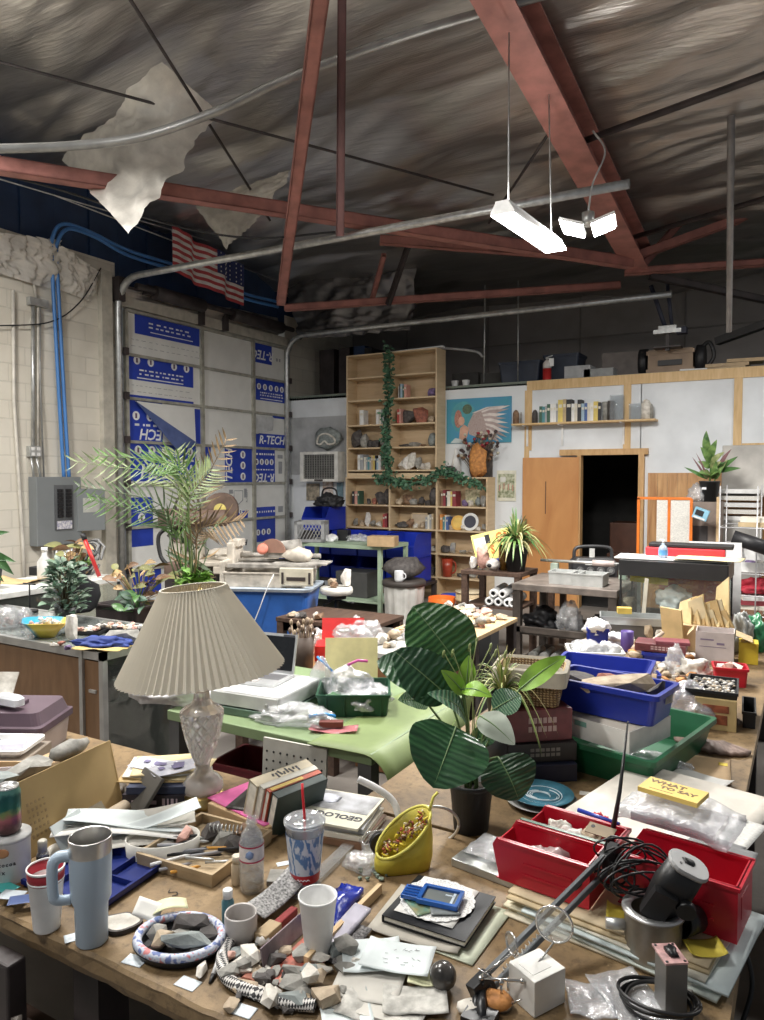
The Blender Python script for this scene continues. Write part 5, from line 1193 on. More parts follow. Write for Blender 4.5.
for k,(dx,dy,z,w_,d_,h_,m_,lb)in enumerate(((.04,.2,.501,.62,.2,.07,mat('folder_red',(.6,.03,.04),ro=.4),'red flat case on the tank lid behind the sanitizer'),(.08,.22,.572,.66,.18,.035,M_BLACK,'black flat case on top of the red case'))):
 b=MB();b.box((0,0,h_/2),(w_,d_,h_));b.o('flat_case',m_,loc=tk(dx,dy,z),rot=(0,0,trz+.04),bev=.008,label=lb,cat='case')
rt=thing('pump_bottle','clear blue hand sanitizer pump bottle on the tank lid','bottle',tk(-.1,-.05,.503));rt.scale=(.75,.75,.75);MB().lathe([(.045,0),(.05,.02),(.05,.1),(.03,.135),(.015,.145),(.015,.16)],20,cap=(1,1)).o('body',mat('gel_blue',(.45,.6,.75),ro=.15,trans=.5),rt);b=MB();b.cyl((0,0,.16),(0,0,.2),.012).box((-.015,0,.2),(.05,.014,.012));b.o('pump',M_SHADE,rt);b=MB();b.lathe([(.0505,.03),(.0505,.085)],20,cap=(0,0));b.o('label',mat('label_blue',(.1,.3,.6)),rt)
# board leaning behind the tank's right end
b=MB();b.box((0,0,.61),(.42,.02,1.22));b.o('board_sheet',M_SHADE,loc=tk(.25,.4,-.61),rot=(R(-6),0,trz+.1),label='tall white board leaning behind the right end of the tank',cat='board')
# ---------------- orange frame with papers, cabinet, plants and rack on the right
p0=aty(637,500,9.2)
rt=thing('orange_frame','orange edged display frame with two pages of print near the doorway','frame',(aty(664,530,9.).x,9.,0));x0,x1=aty(637,530,9.).x-rt.location.x,aty(691,530,9.).x-rt.location.x;zt=aty(640,498,9.).z;zm=aty(675,503,9.).z
M_OR=mat('frame_orange',(.72,.18,.02),ro=.4)
b=MB();b.box((x0+.015,0,zt/2),(.03,.03,zt)).box(((x0+x1)/2,0,zt),(x1-x0,.03,.03)).box((x0+(x1-x0)*.6,0,(zt+.9)/2),(.03,.035,zt-.9)).box((x1,0,(zt+.9)/2),(.03,.035,zt-.9)).box(((x0+x1)/2+.12,0,.9),(x1-x0-.26,.03,.03)).box((x0+(x1-x0)*.95,0,.45),(.03,.03,.9));b.o('frame',M_OR,rt)
M_PRINT=mat('print_lines',(.74,.72,.66),col2=(.45,.44,.42),ns=70,stretch=(1,1,6))
b=MB();b.box((x0+(x1-x0)*.47,0.,(zt+1)/2),((x1-x0)*.2,.012,zt-1.));b.o('page',M_PRINT,rt);b=MB();b.box((x0+(x1-x0)*.8,0.,(zt+.95)/2),((x1-x0)*.36,.012,zt-.98));b.o('page',M_PRINT,rt)
b=MB();b.box((0,0,.5),(.52,.42,1.));cabx=aty(705,520,9.3).x
rt=thing('cabinet','dull brown cabinet against the panelling right of the orange frame','cabinet',(cabx,9.45,0));w_=aty(721,520,9.2).x-aty(689,520,9.2).x;ch=aty(700,502,9.2).z
MB().box((0,0,ch/2),(w_,.45,ch)).o('body',mat('cab_brown',(.24,.19,.16),ro=.6),rt,bev=.004);b=MB();b.box((w_/2-.02,-.24,ch/2+.06),(.04,.03,ch));b.o('edge_strip',M_WOODBLK,rt);b=MB();b.box((-.05,-.235,ch*.75),(.18,.012,.2));b.o('dark_door',mat('cab_dark',(.05,.045,.045)),rt)
rt=thing('blue_meter','tilted pale blue boxed gadget fixed beside the orange frame','gadget',aty(701,514,8.95),0,None,(0,R(20),0));rt.scale=(.78,.78,.78);MB().box((0,0,0),(.2,.09,.16)).o('case',mat('gadget_blue',(.25,.5,.65)),rt,bev=.006);b=MB();b.box((-.02,-.047,.01),(.11,.006,.08));b.o('screen',M_BLACK,rt);b=MB();b.box((0,-.046,-.06),(.16,.006,.025));b.o('strip',M_SHADE,rt)
crumple('crumpled_bag','crumpled clear wrap on the cabinet left of the plant','bag',(cabx-w_/2+.07,9.4,ch),.1,.1,.13,M_ICE2,87)
rt=thing('potted_plant','upright leafy plant in black pot on the brown cabinet','potted plant',(aty(709,500,9.4).x,9.42,ch));MB().lathe([(.1,0),(.125,.26),(.13,.26),(.13,.28),(.115,.28),(.11,.22),(.01,.21)],24,cap=(1,1)).o('pot',M_POT,rt)
b=MB();b.box((-.05,-.118,.18),(.05,.01,.03));b.o('sticker',M_INKW,rt)
rt.scale=(.9,.9,.86);b=MB();b.tube([(0,0,.2),(.01,0,.5),(-.01,-.01,.78)],[.014,.011,.006],6);b.tube([(.03,0,.2),(.12,-.02,.45)],.008,5);b.o('stems',mat('stem_green',(.12,.2,.06)),rt)
M_UP=[mat('leaf_pale_stripe',(.17,.27,.08),ns=14,na=.4,col2=(.03,.1,.025)),mat('leaf_mauve',(.22,.11,.12)),M_LV[3],mat('leaf_cream_green',(.34,.36,.18),ns=12,na=.3,col2=(.12,.18,.05))]
for k,(x0_,z0_,dx,dz,w_,c)in enumerate(((-.01,.62,-.03,.4,.11,0),(0,.58,.09,.3,.1,0),(0,.52,-.1,.26,.1,0),(.01,.5,.17,.2,.09,3),(0,.46,-.13,.1,.09,0),(.01,.44,.14,.12,.09,3),(0.,.4,.2,.16,.08,2),(0,.38,-.12,.02,.09,0),(.02,.36,.1,.05,.09,0),(0,.33,-.08,.12,.09,3),(.12,.42,.22,.22,.07,2),(.12,.4,.26,.06,.07,2),(.12,.4,.1,.2,.07,3),(-.03,.3,-.17,.36,.028,1),(-.03,.3,-.12,.42,.026,1),(-.02,.3,-.28,.2,.05,2),(.06,.3,.12,.22,.08,0),(.03,.3,.06,.3,.08,0),(.1,.42,.16,.34,.06,1))):
 b=MB();leaf(b,(x0_,0,z0_),(x0_+dx,-.1-.03*(k%3),z0_+dz*.85),w_,(.25*(k%3-1),-1,.35),.1,.3,8,4);b.o('leaf',M_UP[c],rt)
 # wrapped grey board on the wall and the wire rack
gx0,gx1=aty(722,470,9.9).x,aty(790,470,9.9).x;MB().box(((gx0+gx1)/2,9.9,1.86),(gx1-gx0,.06,.62),(R(-4),0,0)).o('stone_slab',mat('marble_grey',(.46,.44,.41),ro=.6,ns=2.2,na=.3),label='grey mottled slab leaning on the wall behind the wire rack',cat='slab',bev=.01)
def wire_rack():
 x0,x1,y0,y1=-.78,.25,8.2,8.9;rt=thing('wire_rack','tall white wire shelving rack at the right picture edge','rack',(x0,y0,0));W_,D_=x1-x0,y1-y0
 for x in(0,W_*.33,W_*.66,W_):
  for y in(0,D_):MB().tube([(x,y,0),(x,y,1.7)],.007,6).o('upright',mat('wire_grey',(.55,.55,.56),ro=.35,metal=.3),rt)
 for z in(.12,.4,.6,.82,1.08,1.28):
  b=MB()
  for k in range(12):b.tube([(W_*k/11,0,z),(W_*k/11,D_,z)],.003,4)
  b.tube([(0,0,z),(W_,0,z)],.007,5);b.tube([(0,D_,z),(W_,D_,z)],.007,5);b.o('wire_shelf',MATS['wire_grey'],rt)
 def lay(x,z,n,cols,where):
  zz=z
  for k in range(n):
   t=.045;book((x0+x,y0+.2+.01*(k%2),zz),.32,.24,t,colour('book_'+cols[k%len(cols)],BK[cols[k%len(cols)]]),f'{cols[k % len(cols)]} book lying {where}, {ORD[k]} from the bottom',rz=R(85+7*k),group=None);zz+=t+.001
 lay(.3,.41,4,['brown','cream','maroon','white','brown'],'in the lower stack of the wire rack');lay(.8,.41,3,['maroon','tan','black','brown'],'in the second lower stack of the wire rack');lay(.3,1.29,2,['tan','cream','yellow'],'on the top shelf of the wire rack')
 lay(.6,1.09,2,['maroon','brown'],'on the third shelf of the wire rack')
 s_=thing('stacking_bin','white stacking bin with purple pieces on the wire rack','bin',(x0+.3,y0+.25,.83),R(-100));b=MB();hopper(b,.36,.3,.22,.1,.006);b.o('body',M_SHADE,s_)
 stone(x0+.28,y0+.2,.84,.14,.12,.1,'purple','purple crystal inside the white bin on the wire rack',95);stone(x0+.36,y0+.27,.84,.12,.1,.1,'grey','grey stone inside the white bin on the wire rack',96)
wire_rack()
crumple('red_cloth','crumpled dark red cloth on the middle of the wire rack','cloth',(-.45,8.45,.61),.22,.16,.09,mat('cloth_red',(.4,.02,.04),ro=.7),119)
MB().cyl((0,0,0),(.34,0,-.11),.07,n=18).o('black_roll',M_BLACK,loc=aty(733,537,8.),label='black rolled tube lying across the front of the wire rack',cat='roll')
for k,z in enumerate((1.,1.08,1.16,1.24,1.32)):MB().box((-.75,9.75,z+.3),(.5,.3,.05)).o('paper_ream',M_PRINT if k%2 else M_SHADE,label=f'white paper stack behind the wire rack, {ORD[k]} from the bottom',cat='paper',group='paper behind the rack')
MB().box((-.75,9.75,.64),(.56,.32,1.28)).o('filing_cabinet',mat('louvre_grey',(.33,.32,.3),ns=4),label='grey cabinet in the corner behind the wire rack',cat='cabinet',bev=.004)
for k,(x,y,w_,d_,h_,lb)in enumerate(((-2.2,4.75,.5,.35,.42,'added dark box, for shade, under the near end of the tan table'),(-2.25,5.1,.45,.3,.3,'added low dark box, for shade, under the far end of the tan table'),(-2.5,5.75,.5,.4,.55,'added dark carton, for shade, on the floor behind the tan table'),(-2.75,6.3,.5,.4,.5,'added dark carton, for shade, on the floor before the plant table'))):
 b=MB();b.box((0,0,h_/2),(w_,d_,h_));b.o('carton',mat('floor_shade_%d'%(k%2),(.05,.045,.04)if k%2 else(.03,.03,.032),ro=.6),loc=(x,y,0),rot=.1*k,bev=.005,label=lb,cat='box')  # dark boxes added to stand for the shade below the tables
hp=V((-2.5,5.75,.551))
heap(-2.7,-2.3,5.6,5.9,.551,14,['white','pale','tan','dark'],'on the dark carton behind the tan table','stones on the dark carton',(.06,.11),17);heap(-2.95,-2.55,6.15,6.45,.501,14,['white','pink','tan','grey'],'on the dark carton before the plant table','stones before the plant table',(.06,.11),18)
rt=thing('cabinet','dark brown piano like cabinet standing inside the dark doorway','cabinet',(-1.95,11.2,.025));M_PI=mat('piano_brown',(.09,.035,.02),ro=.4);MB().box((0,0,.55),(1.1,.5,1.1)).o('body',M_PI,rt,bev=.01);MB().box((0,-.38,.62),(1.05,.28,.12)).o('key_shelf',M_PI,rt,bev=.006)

# ============================== LEFT
# ================================================================== LEFT COUNTERS, PALM, GREEN TABLE
M_STEELTRIM=mat('counter_steel',(.42,.42,.41),ro=.35,metal=.6,ns=10)
M_BROWNP=wood('counter_brown',(.17,.085,.035),(.24,.13,.06),4,(6,6,1),ro=.45)
M_CLEARG=film('counter_glass',(.88,.92,.9),.02,.07,.03,2)
CZ=.93
# glass showcase counter with the brown wooden front
def showcase():
 c0,c1=atz(0,632,CZ),atz(93,656,CZ);x1=c1.x;x0=x1-1.74;y0=(c0.y+c1.y)/2;y1=y0+.62;cx,cy=(x0+x1)/2,(y0+y1)/2
 rt=thing('display_counter','brown fronted glass topped display counter at the left behind the purple case','counter',(cx,cy,0));W_,D_=x1-x0,y1-y0
 b=MB();b.box((0,0,CZ-.008),(W_-.04,D_-.04,.012));b.o('glass_top',mat('top_glass',(.2,.22,.21),ro=.08,coat=.5,na=.25),rt)
 b=MB()
 for s_ in(-1,1):b.box((0,s_*(D_/2-.015),CZ-.02),(W_,.03,.04)).box((s_*(W_/2-.015),0,CZ-.02),(.03,D_,.04))
 for sx in(-1,1):
  for sy in(-1,1):b.box((sx*(W_/2-.015),sy*(D_/2-.015),CZ/2),(.03,.03,CZ))
 b.box((W_/2-.16,-D_/2+.01,CZ/2),(.025,.03,CZ));b.o('steel_frame',M_STEELTRIM,rt)
 b=MB();b.box((-.08,-D_/2+.02,(CZ-.04)/2),(W_-.2,.018,CZ-.06));b.o('front_panel',M_BROWNP,rt)
 b=MB();b.box((W_/2-.085,-D_/2+.018,(CZ-.04)/2),(.12,.018,CZ-.06));d_=b.o('front_panel',M_BROWNP,rt);b=MB();b.box((W_/2-.08,-D_/2+.004,CZ-.2),(.05,.012,.015));b.o('lock',M_STEELTRIM,d_)
 b=MB();b.box((W_/2-.012,0,.5),(.006,D_-.06,.76));b.o('end_glass',M_CLEARG,rt)
 b=MB();b.box((0,0,.66),(W_-.06,D_-.08,.008));b.o('glass_shelf',M_CLEARG,rt);b=MB();b.box((0,0,.12),(W_-.05,D_-.06,.03)).box((0,D_/2-.03,.5),(W_-.05,.02,.8));b.o('base',mat('dark_inside',(.16,.16,.145)),rt)
 return x0,x1,y0,y1
CX0,CX1,CY0,CY1=showcase()
cz=lambda u,v:tuple(atz(u,v,CZ).xy)+(CZ+.001,)
# second counter along the block wall, white edged
def wallcase():
 a,b_=atz(0,595,1.),atz(110,577,1.);x1=-4.74;x0=x1-.62;y0,y1=2.6,b_.y+.1;Z_=1.
 rt=thing('display_counter','white topped glass counter standing before the breaker panel','counter',((x0+x1)/2,(y0+y1)/2,0));W_,D_=x1-x0,y1-y0
 b=MB();b.box((0,0,Z_-.02),(W_,D_,.04));b.o('counter_top',mat('dusty_white',(.6,.6,.57),ro=.5,ns=8,na=.2),rt,bev=.004)
 b=MB();b.box((W_/2-.01,0,.55),(.008,D_-.04,.8));b.o('front_glass',M_CLEARG,rt);b=MB();b.box((0,0,.06),(W_,D_,.12)).box((-W_/2+.02,0,.5),(.02,D_,.94)).box((0,0,.55),(W_-.06,D_-.04,.02));b.o('cabinet',mat('case_inside',(.18,.19,.16)),rt)
 for y in(-D_/2+.02,D_/2-.02):b=MB();b.box((W_/2-.02,y,.5),(.04,.04,.98));b.o('corner_post',M_STEELTRIM,rt)
 b=MB();b.box((.1,D_/2-.3,.5),(.05,.05,.9));b.o('wooden_post',M_WOODBLK,rt)
 return x0,x1,y0,y1
WX0,WX1,WY0,WY1=wallcase()
wz=lambda u,v:(min(max(atz(u,v,1.).x,WX0+.08),WX1-.08),min(max(atz(u,v,1.).y,WY0),WY1-.08),1.001)
for k,(x,y,s_,c)in enumerate(((WX1-.15,WY1-.2,.14,'pale'),(WX1-.2,WY1-.45,.17,'green'),(WX1-.15,WY1-.62,.12,'grey'))):stone(x,y,.561,s_,s_,s_*.6,c,f'{c} stone behind the glass of the wall counter, {ORD[k]} from the right',200+k)
b=MB();b.box((0,0,.035),(.34,.24,.07));b.o('flat_case',M_BLACK,loc=wz(32,572),rot=.2,bev=.006,label='black flat case on the white counter under the breaker panel',cat='case')
sheet('paper_sheet','brown paper sheet lying left on the white counter','paper',wz(18,582),.4,.26,mat('kraft',(.48,.34,.17),ro=.8),.4,.03,4)
rt=thing('spray_bottle','white plastic bottle standing on the white counter under the breaker','bottle',wz(45,580));MB().lathe([(.05,0),(.055,.02),(.055,.14),(.02,.19),(.02,.22)],18).o('body',mat('milky',(.62,.63,.62),ro=.35),rt);b=MB();b.cyl((0,0,.22),(0,0,.25),.024);b.o('cap',M_SHADE,rt)
rd=RNG(2)
def dryleaves(name,label,loc,n,r_,h_,ms,seed,w_=.04,l_=.1):
 rt=thing(name,label,'plant',loc);rd=RNG(seed)
 for k in range(n):
  a=rd.U(0,6.28);p=V((rd.gauss(0,r_*.5),rd.gauss(0,r_*.5),rd.U(0.,h_)));b=MB();b.tube([(0,0,0),p*.6,p],.003,4,m=0);leaf(b,p,p+V((cos(a),sin(a),rd.U(-.4,.6))).normalized()*l_*rd.U(.7,1.2),w_,(rd.gauss(0,.5),-.6,.7),.1,.3,5,3,0);b.o('leaf',ms[k%len(ms)],rt)
 return rt
M_DRY=[mat('dry_tan',(.45,.3,.14)),mat('dry_brown',(.22,.12,.06)),mat('dry_olive',(.22,.22,.08))]
dryleaves('dry_plant','dry tan leaves heaped on the white counter left of the red handle',wz(72,575),20,.12,.24,M_DRY,3,.06,.14)
b=MB();b.tube([(0,0,.01),(-.1,-.05,.3)],.016,8);o=b.o('broom',mat('handle_red',(.55,.03,.03),ro=.35),loc=wz(101,578),label='red handled pole leaning at the right end of the white counter',cat='pole');b=MB();b.tube([(-.1,-.05,.3),(-.115,-.058,.345)],.02,8);b.o('grip',M_BLACK,o)
rt=thing('cable_coil','coil of dark cables and wheels heaped behind the red handle','cable',wz(90,573));rd=RNG(4)
for k in range(6):b=MB();n=26;b.tube([V((rd.U(-.02,.02)+(.1+.012*k)*cos(6.283*i/n),.08*sin(6.283*i/n)+.02*k-.05,.12+(.1+.01*k)*sin(6.283*i/n)))for i in range(n)],.011,5,cap=(0,0));b.o('loop',[M_BLACK,mat('cable_grey',(.2,.2,.2))][k%2],rt)
rt=thing('cabbage_leaf','single bright green leaf lying right of the cable coil','leaf',wz(108,570));b=MB();leaf(b,(-.12,0,.05),(.14,.05,.06),.16,(0,-.5,1),.15,.4,8,5);b.o('blade',mat('leaf_bright',(.26,.48,.1),ns=8),rt)
crumple('clear_bag','pale plastic bag behind the dry leaves on the white counter','bag',wz(56,570),.12,.1,.12,M_ICE2,15)
# things on the brown counter
rt=thing('necklace_bust','black velvet necklace bust standing on the brown counter','display',cz(78,612));b=MB();L=[]
for z,w_,d_ in((0,.08,.06),(.02,.11,.05),(.1,.14,.045),(.17,.13,.04),(.205,.07,.04),(.26,.04,.035),(.275,.045,.04)):L.append([V((w_*cos(6.283*i/20),d_*sin(6.283*i/20),z))for i in range(20)])
b.loft(L,sm=True);b.o('bust',mat('velvet_black',(.012,.012,.015),ro=.9),rt)
rt.rotation_euler=(0,0,R(50))
rt=thing('glass_vase','clear footed glass vase before the black bust','vase',cz(58,622));MB().lathe([(.045,0),(.012,.03),(.03,.08),(.02,.14),(.04,.2),(.036,.2),(.015,.14),(.02,.08),(.004,.05)],20).o('body',M_ICE,rt)
def tinypot(u,v,r_,h_,label,c):
 rt=thing('glass_jar',label,'jar',cz(u,v));MB().lathe([(r_*.9,0),(r_,h_*.7),(r_*.7,h_),(r_*.62,h_),(r_*.88,h_*.66),(r_*.8,.006)],18).o('body',M_ICE,rt);b=MB();rd=RNG(u)
 for k in range(16):b.blob((rd.U(-.6,.6)*r_,rd.U(-.6,.6)*r_,.015+rd.random()*h_*.5),(.012,.012,.01),1,.3,2,k,k%3)
 b.o('beads',[stone_mat('pink'),stone_mat('pale'),stone_mat(c)],rt)['kind']='stuff'
tinypot(8,628,.06,.12,'clear jar of small stones at the left picture edge on the brown counter','rust');tinypot(24,626,.05,.1,'second clear jar of small stones near the left picture edge','purple')
rt=thing('jewellery_stand','thin black jewellery stand at the left of the brown counter','stand',cz(30,612));b=MB();b.cyl((0,0,0),(0,0,.012),.05);b.tube([(0,0,0),(0,0,.18)],.005,6);b.tube([(-.06,0,.18),(.06,0,.18)],.005,6);b.o('frame',M_BLACK,rt)
def wingbowl():
 rt=thing('glass_bowl','blue and yellow flared bowl heaped with stones on the brown counter','bowl',cz(45,636));n=40;L=[]
 for r_,z in((.06,0),(.085,.035),(.135,.085),(.128,.086),(.078,.038),(.05,.008)):
  L.append([V((r_*(1+.1*cos(4*a)*(r_/.135))*cos(a)*1.15,r_*(1+.1*cos(4*a)*(r_/.135))*sin(a)*.8,z))for a in[6.283*i/n for i in range(n)]])
 m,nt,p,out=_nodes('bowl_paint');tc_=N(nt,'ShaderNodeTexCoord');sp=N(nt,'ShaderNodeSeparateXYZ');nt.links.new(tc_.outputs['Object'],sp.inputs[0]);mr=N(nt,'ShaderNodeMapRange',i_1=-.14,i_2=.14);nt.links.new(sp.outputs[0],mr.inputs[0]);nt.links.new(ramp(nt,mr.outputs[0],[(.2,(.05,.3,.45)),(.5,(.1,.32,.4)),(.6,(.62,.55,.08)),(.95,(.6,.42,.1))]),p.inputs[0]);S(p,'Roughness',.2)
 b=MB();b.loft(L,sm=True);b.o('body',m,rt)
 q=V(cz(45,636));rd=RNG(6)
 for k in range(16):stone(q.x+rd.U(-.085,.085),q.y+rd.U(-.05,.05),q.z+.05+rd.U(0,.02),.035,.03,.025,['pale','pink','tan','slate'][k%4],f"small {['pale', 'pink', 'tan', 'slate'][k % 4]} stone in the blue and yellow bowl",300+k,group=f"{['pale', 'pink', 'tan', 'slate'][k % 4]} stones in the blue and yellow bowl",name='pebble',cat='pebble')
wingbowl()
stone(*cz(72,641),.075,.06,.14,'pale','standing pale grey crystal right of the blue and yellow bowl',311,'hull',rz=0)
def stonetray(u,v,w_,d_,label,n,rz=.4):
 rt=thing('stone_tray',label,'tray',cz(u,v),rz);b=MB();tub(b,w_,d_,.02,.003,.95,.01,.001);b.o('tray',M_BLACK,rt)
 M=MR(rz,3,'Z');q=V(cz(u,v));rd=RNG(u)
 for k in range(n):
  p=M@V((rd.U(-.42,.42)*w_,rd.U(-.38,.38)*d_,.005));c=['pale','pink','tan','white'][k%4];stone(q.x+p.x,q.y+p.y,q.z+.005+.008*(k%2),.04,.03,.024,c,f'small {c} stone in the {label.split(" on ")[0]}',330+u+k,group=f'{c} stones in the {label.split(" on ")[0]}',name='pebble',cat='pebble')
stonetray(87,633,.2,.12,'left small black tray of stones on the brown counter',14);stonetray(121,630,.3,.13,'right long black tray of stones on the brown counter',24)
crumple('blue_cloth','crumpled navy blue cloth on the brown counter','cloth',cz(103,647),.13,.06,.035,mat('cloth_navy',(.02,.045,.22),ro=.7),23,.4)
stone(*cz(126,643),.22,.12,.07,'grey','flat grey brown stone by the lampshade on the brown counter',322,'hull',rz=.6)
sheet('paper_sheet','tan paper sheet draped over the counter corner by the lampshade','paper',tuple(V(cz(106,651))+V((-.05,.03,.004))),.26,.16,mat('tan_paper',(.52,.38,.14),ro=.7),.3,0.,2,wav=.012)
for k,(u,v,c)in enumerate(((62,646,'rust'),(54,647,'pale'),(68,650,'purple'))):stone(*cz(u,v),.045,.035,.025,c,f'small {c} stone lying before the blue and yellow bowl',326+k)
# dark pots inside the counter end, on its glass shelf
for k,(u,v,r_,h_)in enumerate(((117,728,.055,.11),(134,722,.045,.09),(103,722,.05,.1))):
 p=atz(u,v,.665);rt=thing('dark_pot',('dark lidded pot inside the end of the brown counter','brown dark jar right of the lidded pot in the counter','dark jar left of the lidded pot in the counter')[k],'pot',(min(p.x,CX1-.08),min(max(p.y,CY0+.1),CY1-.1),.665));MB().lathe([(r_*.8,0),(r_,h_*.3),(r_*.9,h_*.8),(r_*1.02,h_*.85),(r_*.6,h_),(r_*.15,h_*1.1)],16).o('body',mat('pot_umber',(.05,.035,.03),ro=.45),rt);b=MB();b.blob((0,0,h_*1.15),(.014,.014,.02),1,0);b.o('knob',MATS['pot_umber'],rt)
 # small leafy artificial tree
def bush(loc,label,n,r_,h_,ms,seed,lw=.03,ll=.06,name='leafy_plant',z0=.1,pot=True):
 rt=thing(name,label,'potted plant',loc);rd=RNG(seed)
 if pot:MB().lathe([(.05,0),(.065,.09),(.06,.09),(.05,.075),(.01,.07)],16,cap=(1,1)).o('pot',M_POT,rt)
 st,lv=MB(),MB()
 for k in range(n):
  a=rd.U(0,6.283);t=rd.random()**.7;q=V((cos(a)*r_*(1-.55*t)*rd.U(.2,1),sin(a)*r_*(1-.55*t)*rd.U(.2,1),z0+t*h_))
  if k%8==0:st.tube([(0,0,z0*.6),V((q.x*.4,q.y*.4,q.z*.7)),q],.003,4)
  d_=V((q.x+rd.gauss(0,.03),q.y+rd.gauss(0,.03),rd.U(-.02,.06))).normalized();leaf(lv,q,q+d_*ll*rd.U(.7,1.2),lw,V((rd.gauss(0,.4),rd.gauss(-.3,.4),1)),.12,.25,4,2,k%len(ms))
 st.o('stems',mat('stem_brown',(.1,.08,.04)),rt);lv.o('leaves',ms,rt);return rt
M_SAGE=[mat('leaf_sage',(.16,.24,.17),ns=12,na=.3,ro=.5),mat('leaf_sage2',(.08,.15,.1),ns=12,na=.3,ro=.5),mat('leaf_sage_pale',(.28,.36,.28),ns=12,na=.2,ro=.5)]
bush(cz(66,622),'small grey green leafy artificial tree on the brown counter',240,.15,.3,M_SAGE,5,.032,.065,z0=.05)
# leaves reaching in at the left edge
rt=thing('leafy_plant','large drooping dark green leaves at the left picture edge','potted plant',(WX0+.3,3.15,1.001));q=V(rt.location)
MB().lathe([(.07,0),(.09,.14),(.08,.14),(.01,.12)],16).o('pot',M_POT,rt)
for u0,v0,u1,v1,w_ in((-22,545,10,532,.07),(-15,540,14,575,.09),(-20,552,4,582,.08),(-12,555,16,562,.06)):
 b=MB();A,B=atd(u0,v0,5.)-q,atd(u1,v1,4.85)-q;b.tube([(0,0,.12),A*.5+V((0,0,.1)),A],.005,5);leaf(b,A,B,w_,(.2,-.9,.5),.12,.3,8,4);b.o('leaf',mat('leaf_darkgreen',(.05,.13,.04),ns=8,na=.4,ro=.4),rt)
 # ---------------- band saw machine behind the palm
def bandsaw():
 p=atz(170,600,.85);rt=thing('saw_machine','dusty brown and cream saw machine on a stand behind the palm','machine',(-5.45,5.58,0),R(32));q=rt.location
 M_MB=mat('machine_brown',(.13,.085,.065),ro=.6,ns=8,na=.3);M_MC=mat('machine_cream',(.5,.45,.37),ro=.7,ns=8,na=.2);M_MT=mat('machine_table',(.46,.41,.34),ro=.7,ns=10,na=.2)
 b=MB();b.box((0,0,.4),(.5,.4,.8));b.o('stand',M_DST,rt,bev=.01)
 b=MB();b.loft([rrect(.52,.42,.04,.8),rrect(.52,.42,.04,.92),rrect(.3,.3,.04,.95)]);b.o('base',M_MB,rt)
 b=MB();b.loft([rrect(.34,.2,.06,.93,4,(-.06,0)),rrect(.3,.18,.06,1.32,4,(-.06,0))]);b.o('column',M_MC,rt)
 b=MB();b.box((.45,-.05,.93),(.8,.5,.05)).box((.5,-.1,.87),(.5,.4,.08));b.o('work_table',M_MT,rt,bev=.012)
 b=MB();b.cyl((-.2,-.14,1.36),(.36,-.14,1.38),.085,n=20).box((-.08,-.02,1.38),(.5,.22,.17));b.o('arm',M_MB,rt,bev=.01)
 b=MB();b.cyl((.28,-.02,1.46),(.28,.1,1.46),.17,n=28);b.o('wheel_cover',M_MB,rt);b=MB();b.cyl((.28,-.06,1.46),(.28,-.02,1.46),.06,n=16);b.o('hub',mat('yellow_sticker',(.6,.5,.15)),rt)
 b=MB();b.tube([(-.02+.12*cos(a),-.16,1.5+.12*sin(a))for a in[6.283*i/20 for i in range(21)]],.012,6);b.o('handwheel',M_DST,rt)
 b=MB();b.box((-.04,-.12,1.12),(.03,.02,.16)).box((.05,-.12,1.16),(.02,.02,.1),(0,R(15),0)).box((-.16,-.11,1.22),(.1,.02,.14),(0,R(40),0));b.o('lever',M_DST,rt)
 b=MB();b.tube(curve_pts([(-.2,-.1,1.3),(-.32,-.12,1.2),(-.3,-.14,1.),(-.22,-.16,.9)],6),.02,6);b.o('hose',M_BLACK,rt)
bandsaw()
crumple('dust_cover','crumpled grey beige dust cloth on the end of the saw machine table','cloth',(-5.13,5.73,.956),.2,.14,.07,mat('cloth_dust',(.44,.4,.34),ro=.85),27,.5)
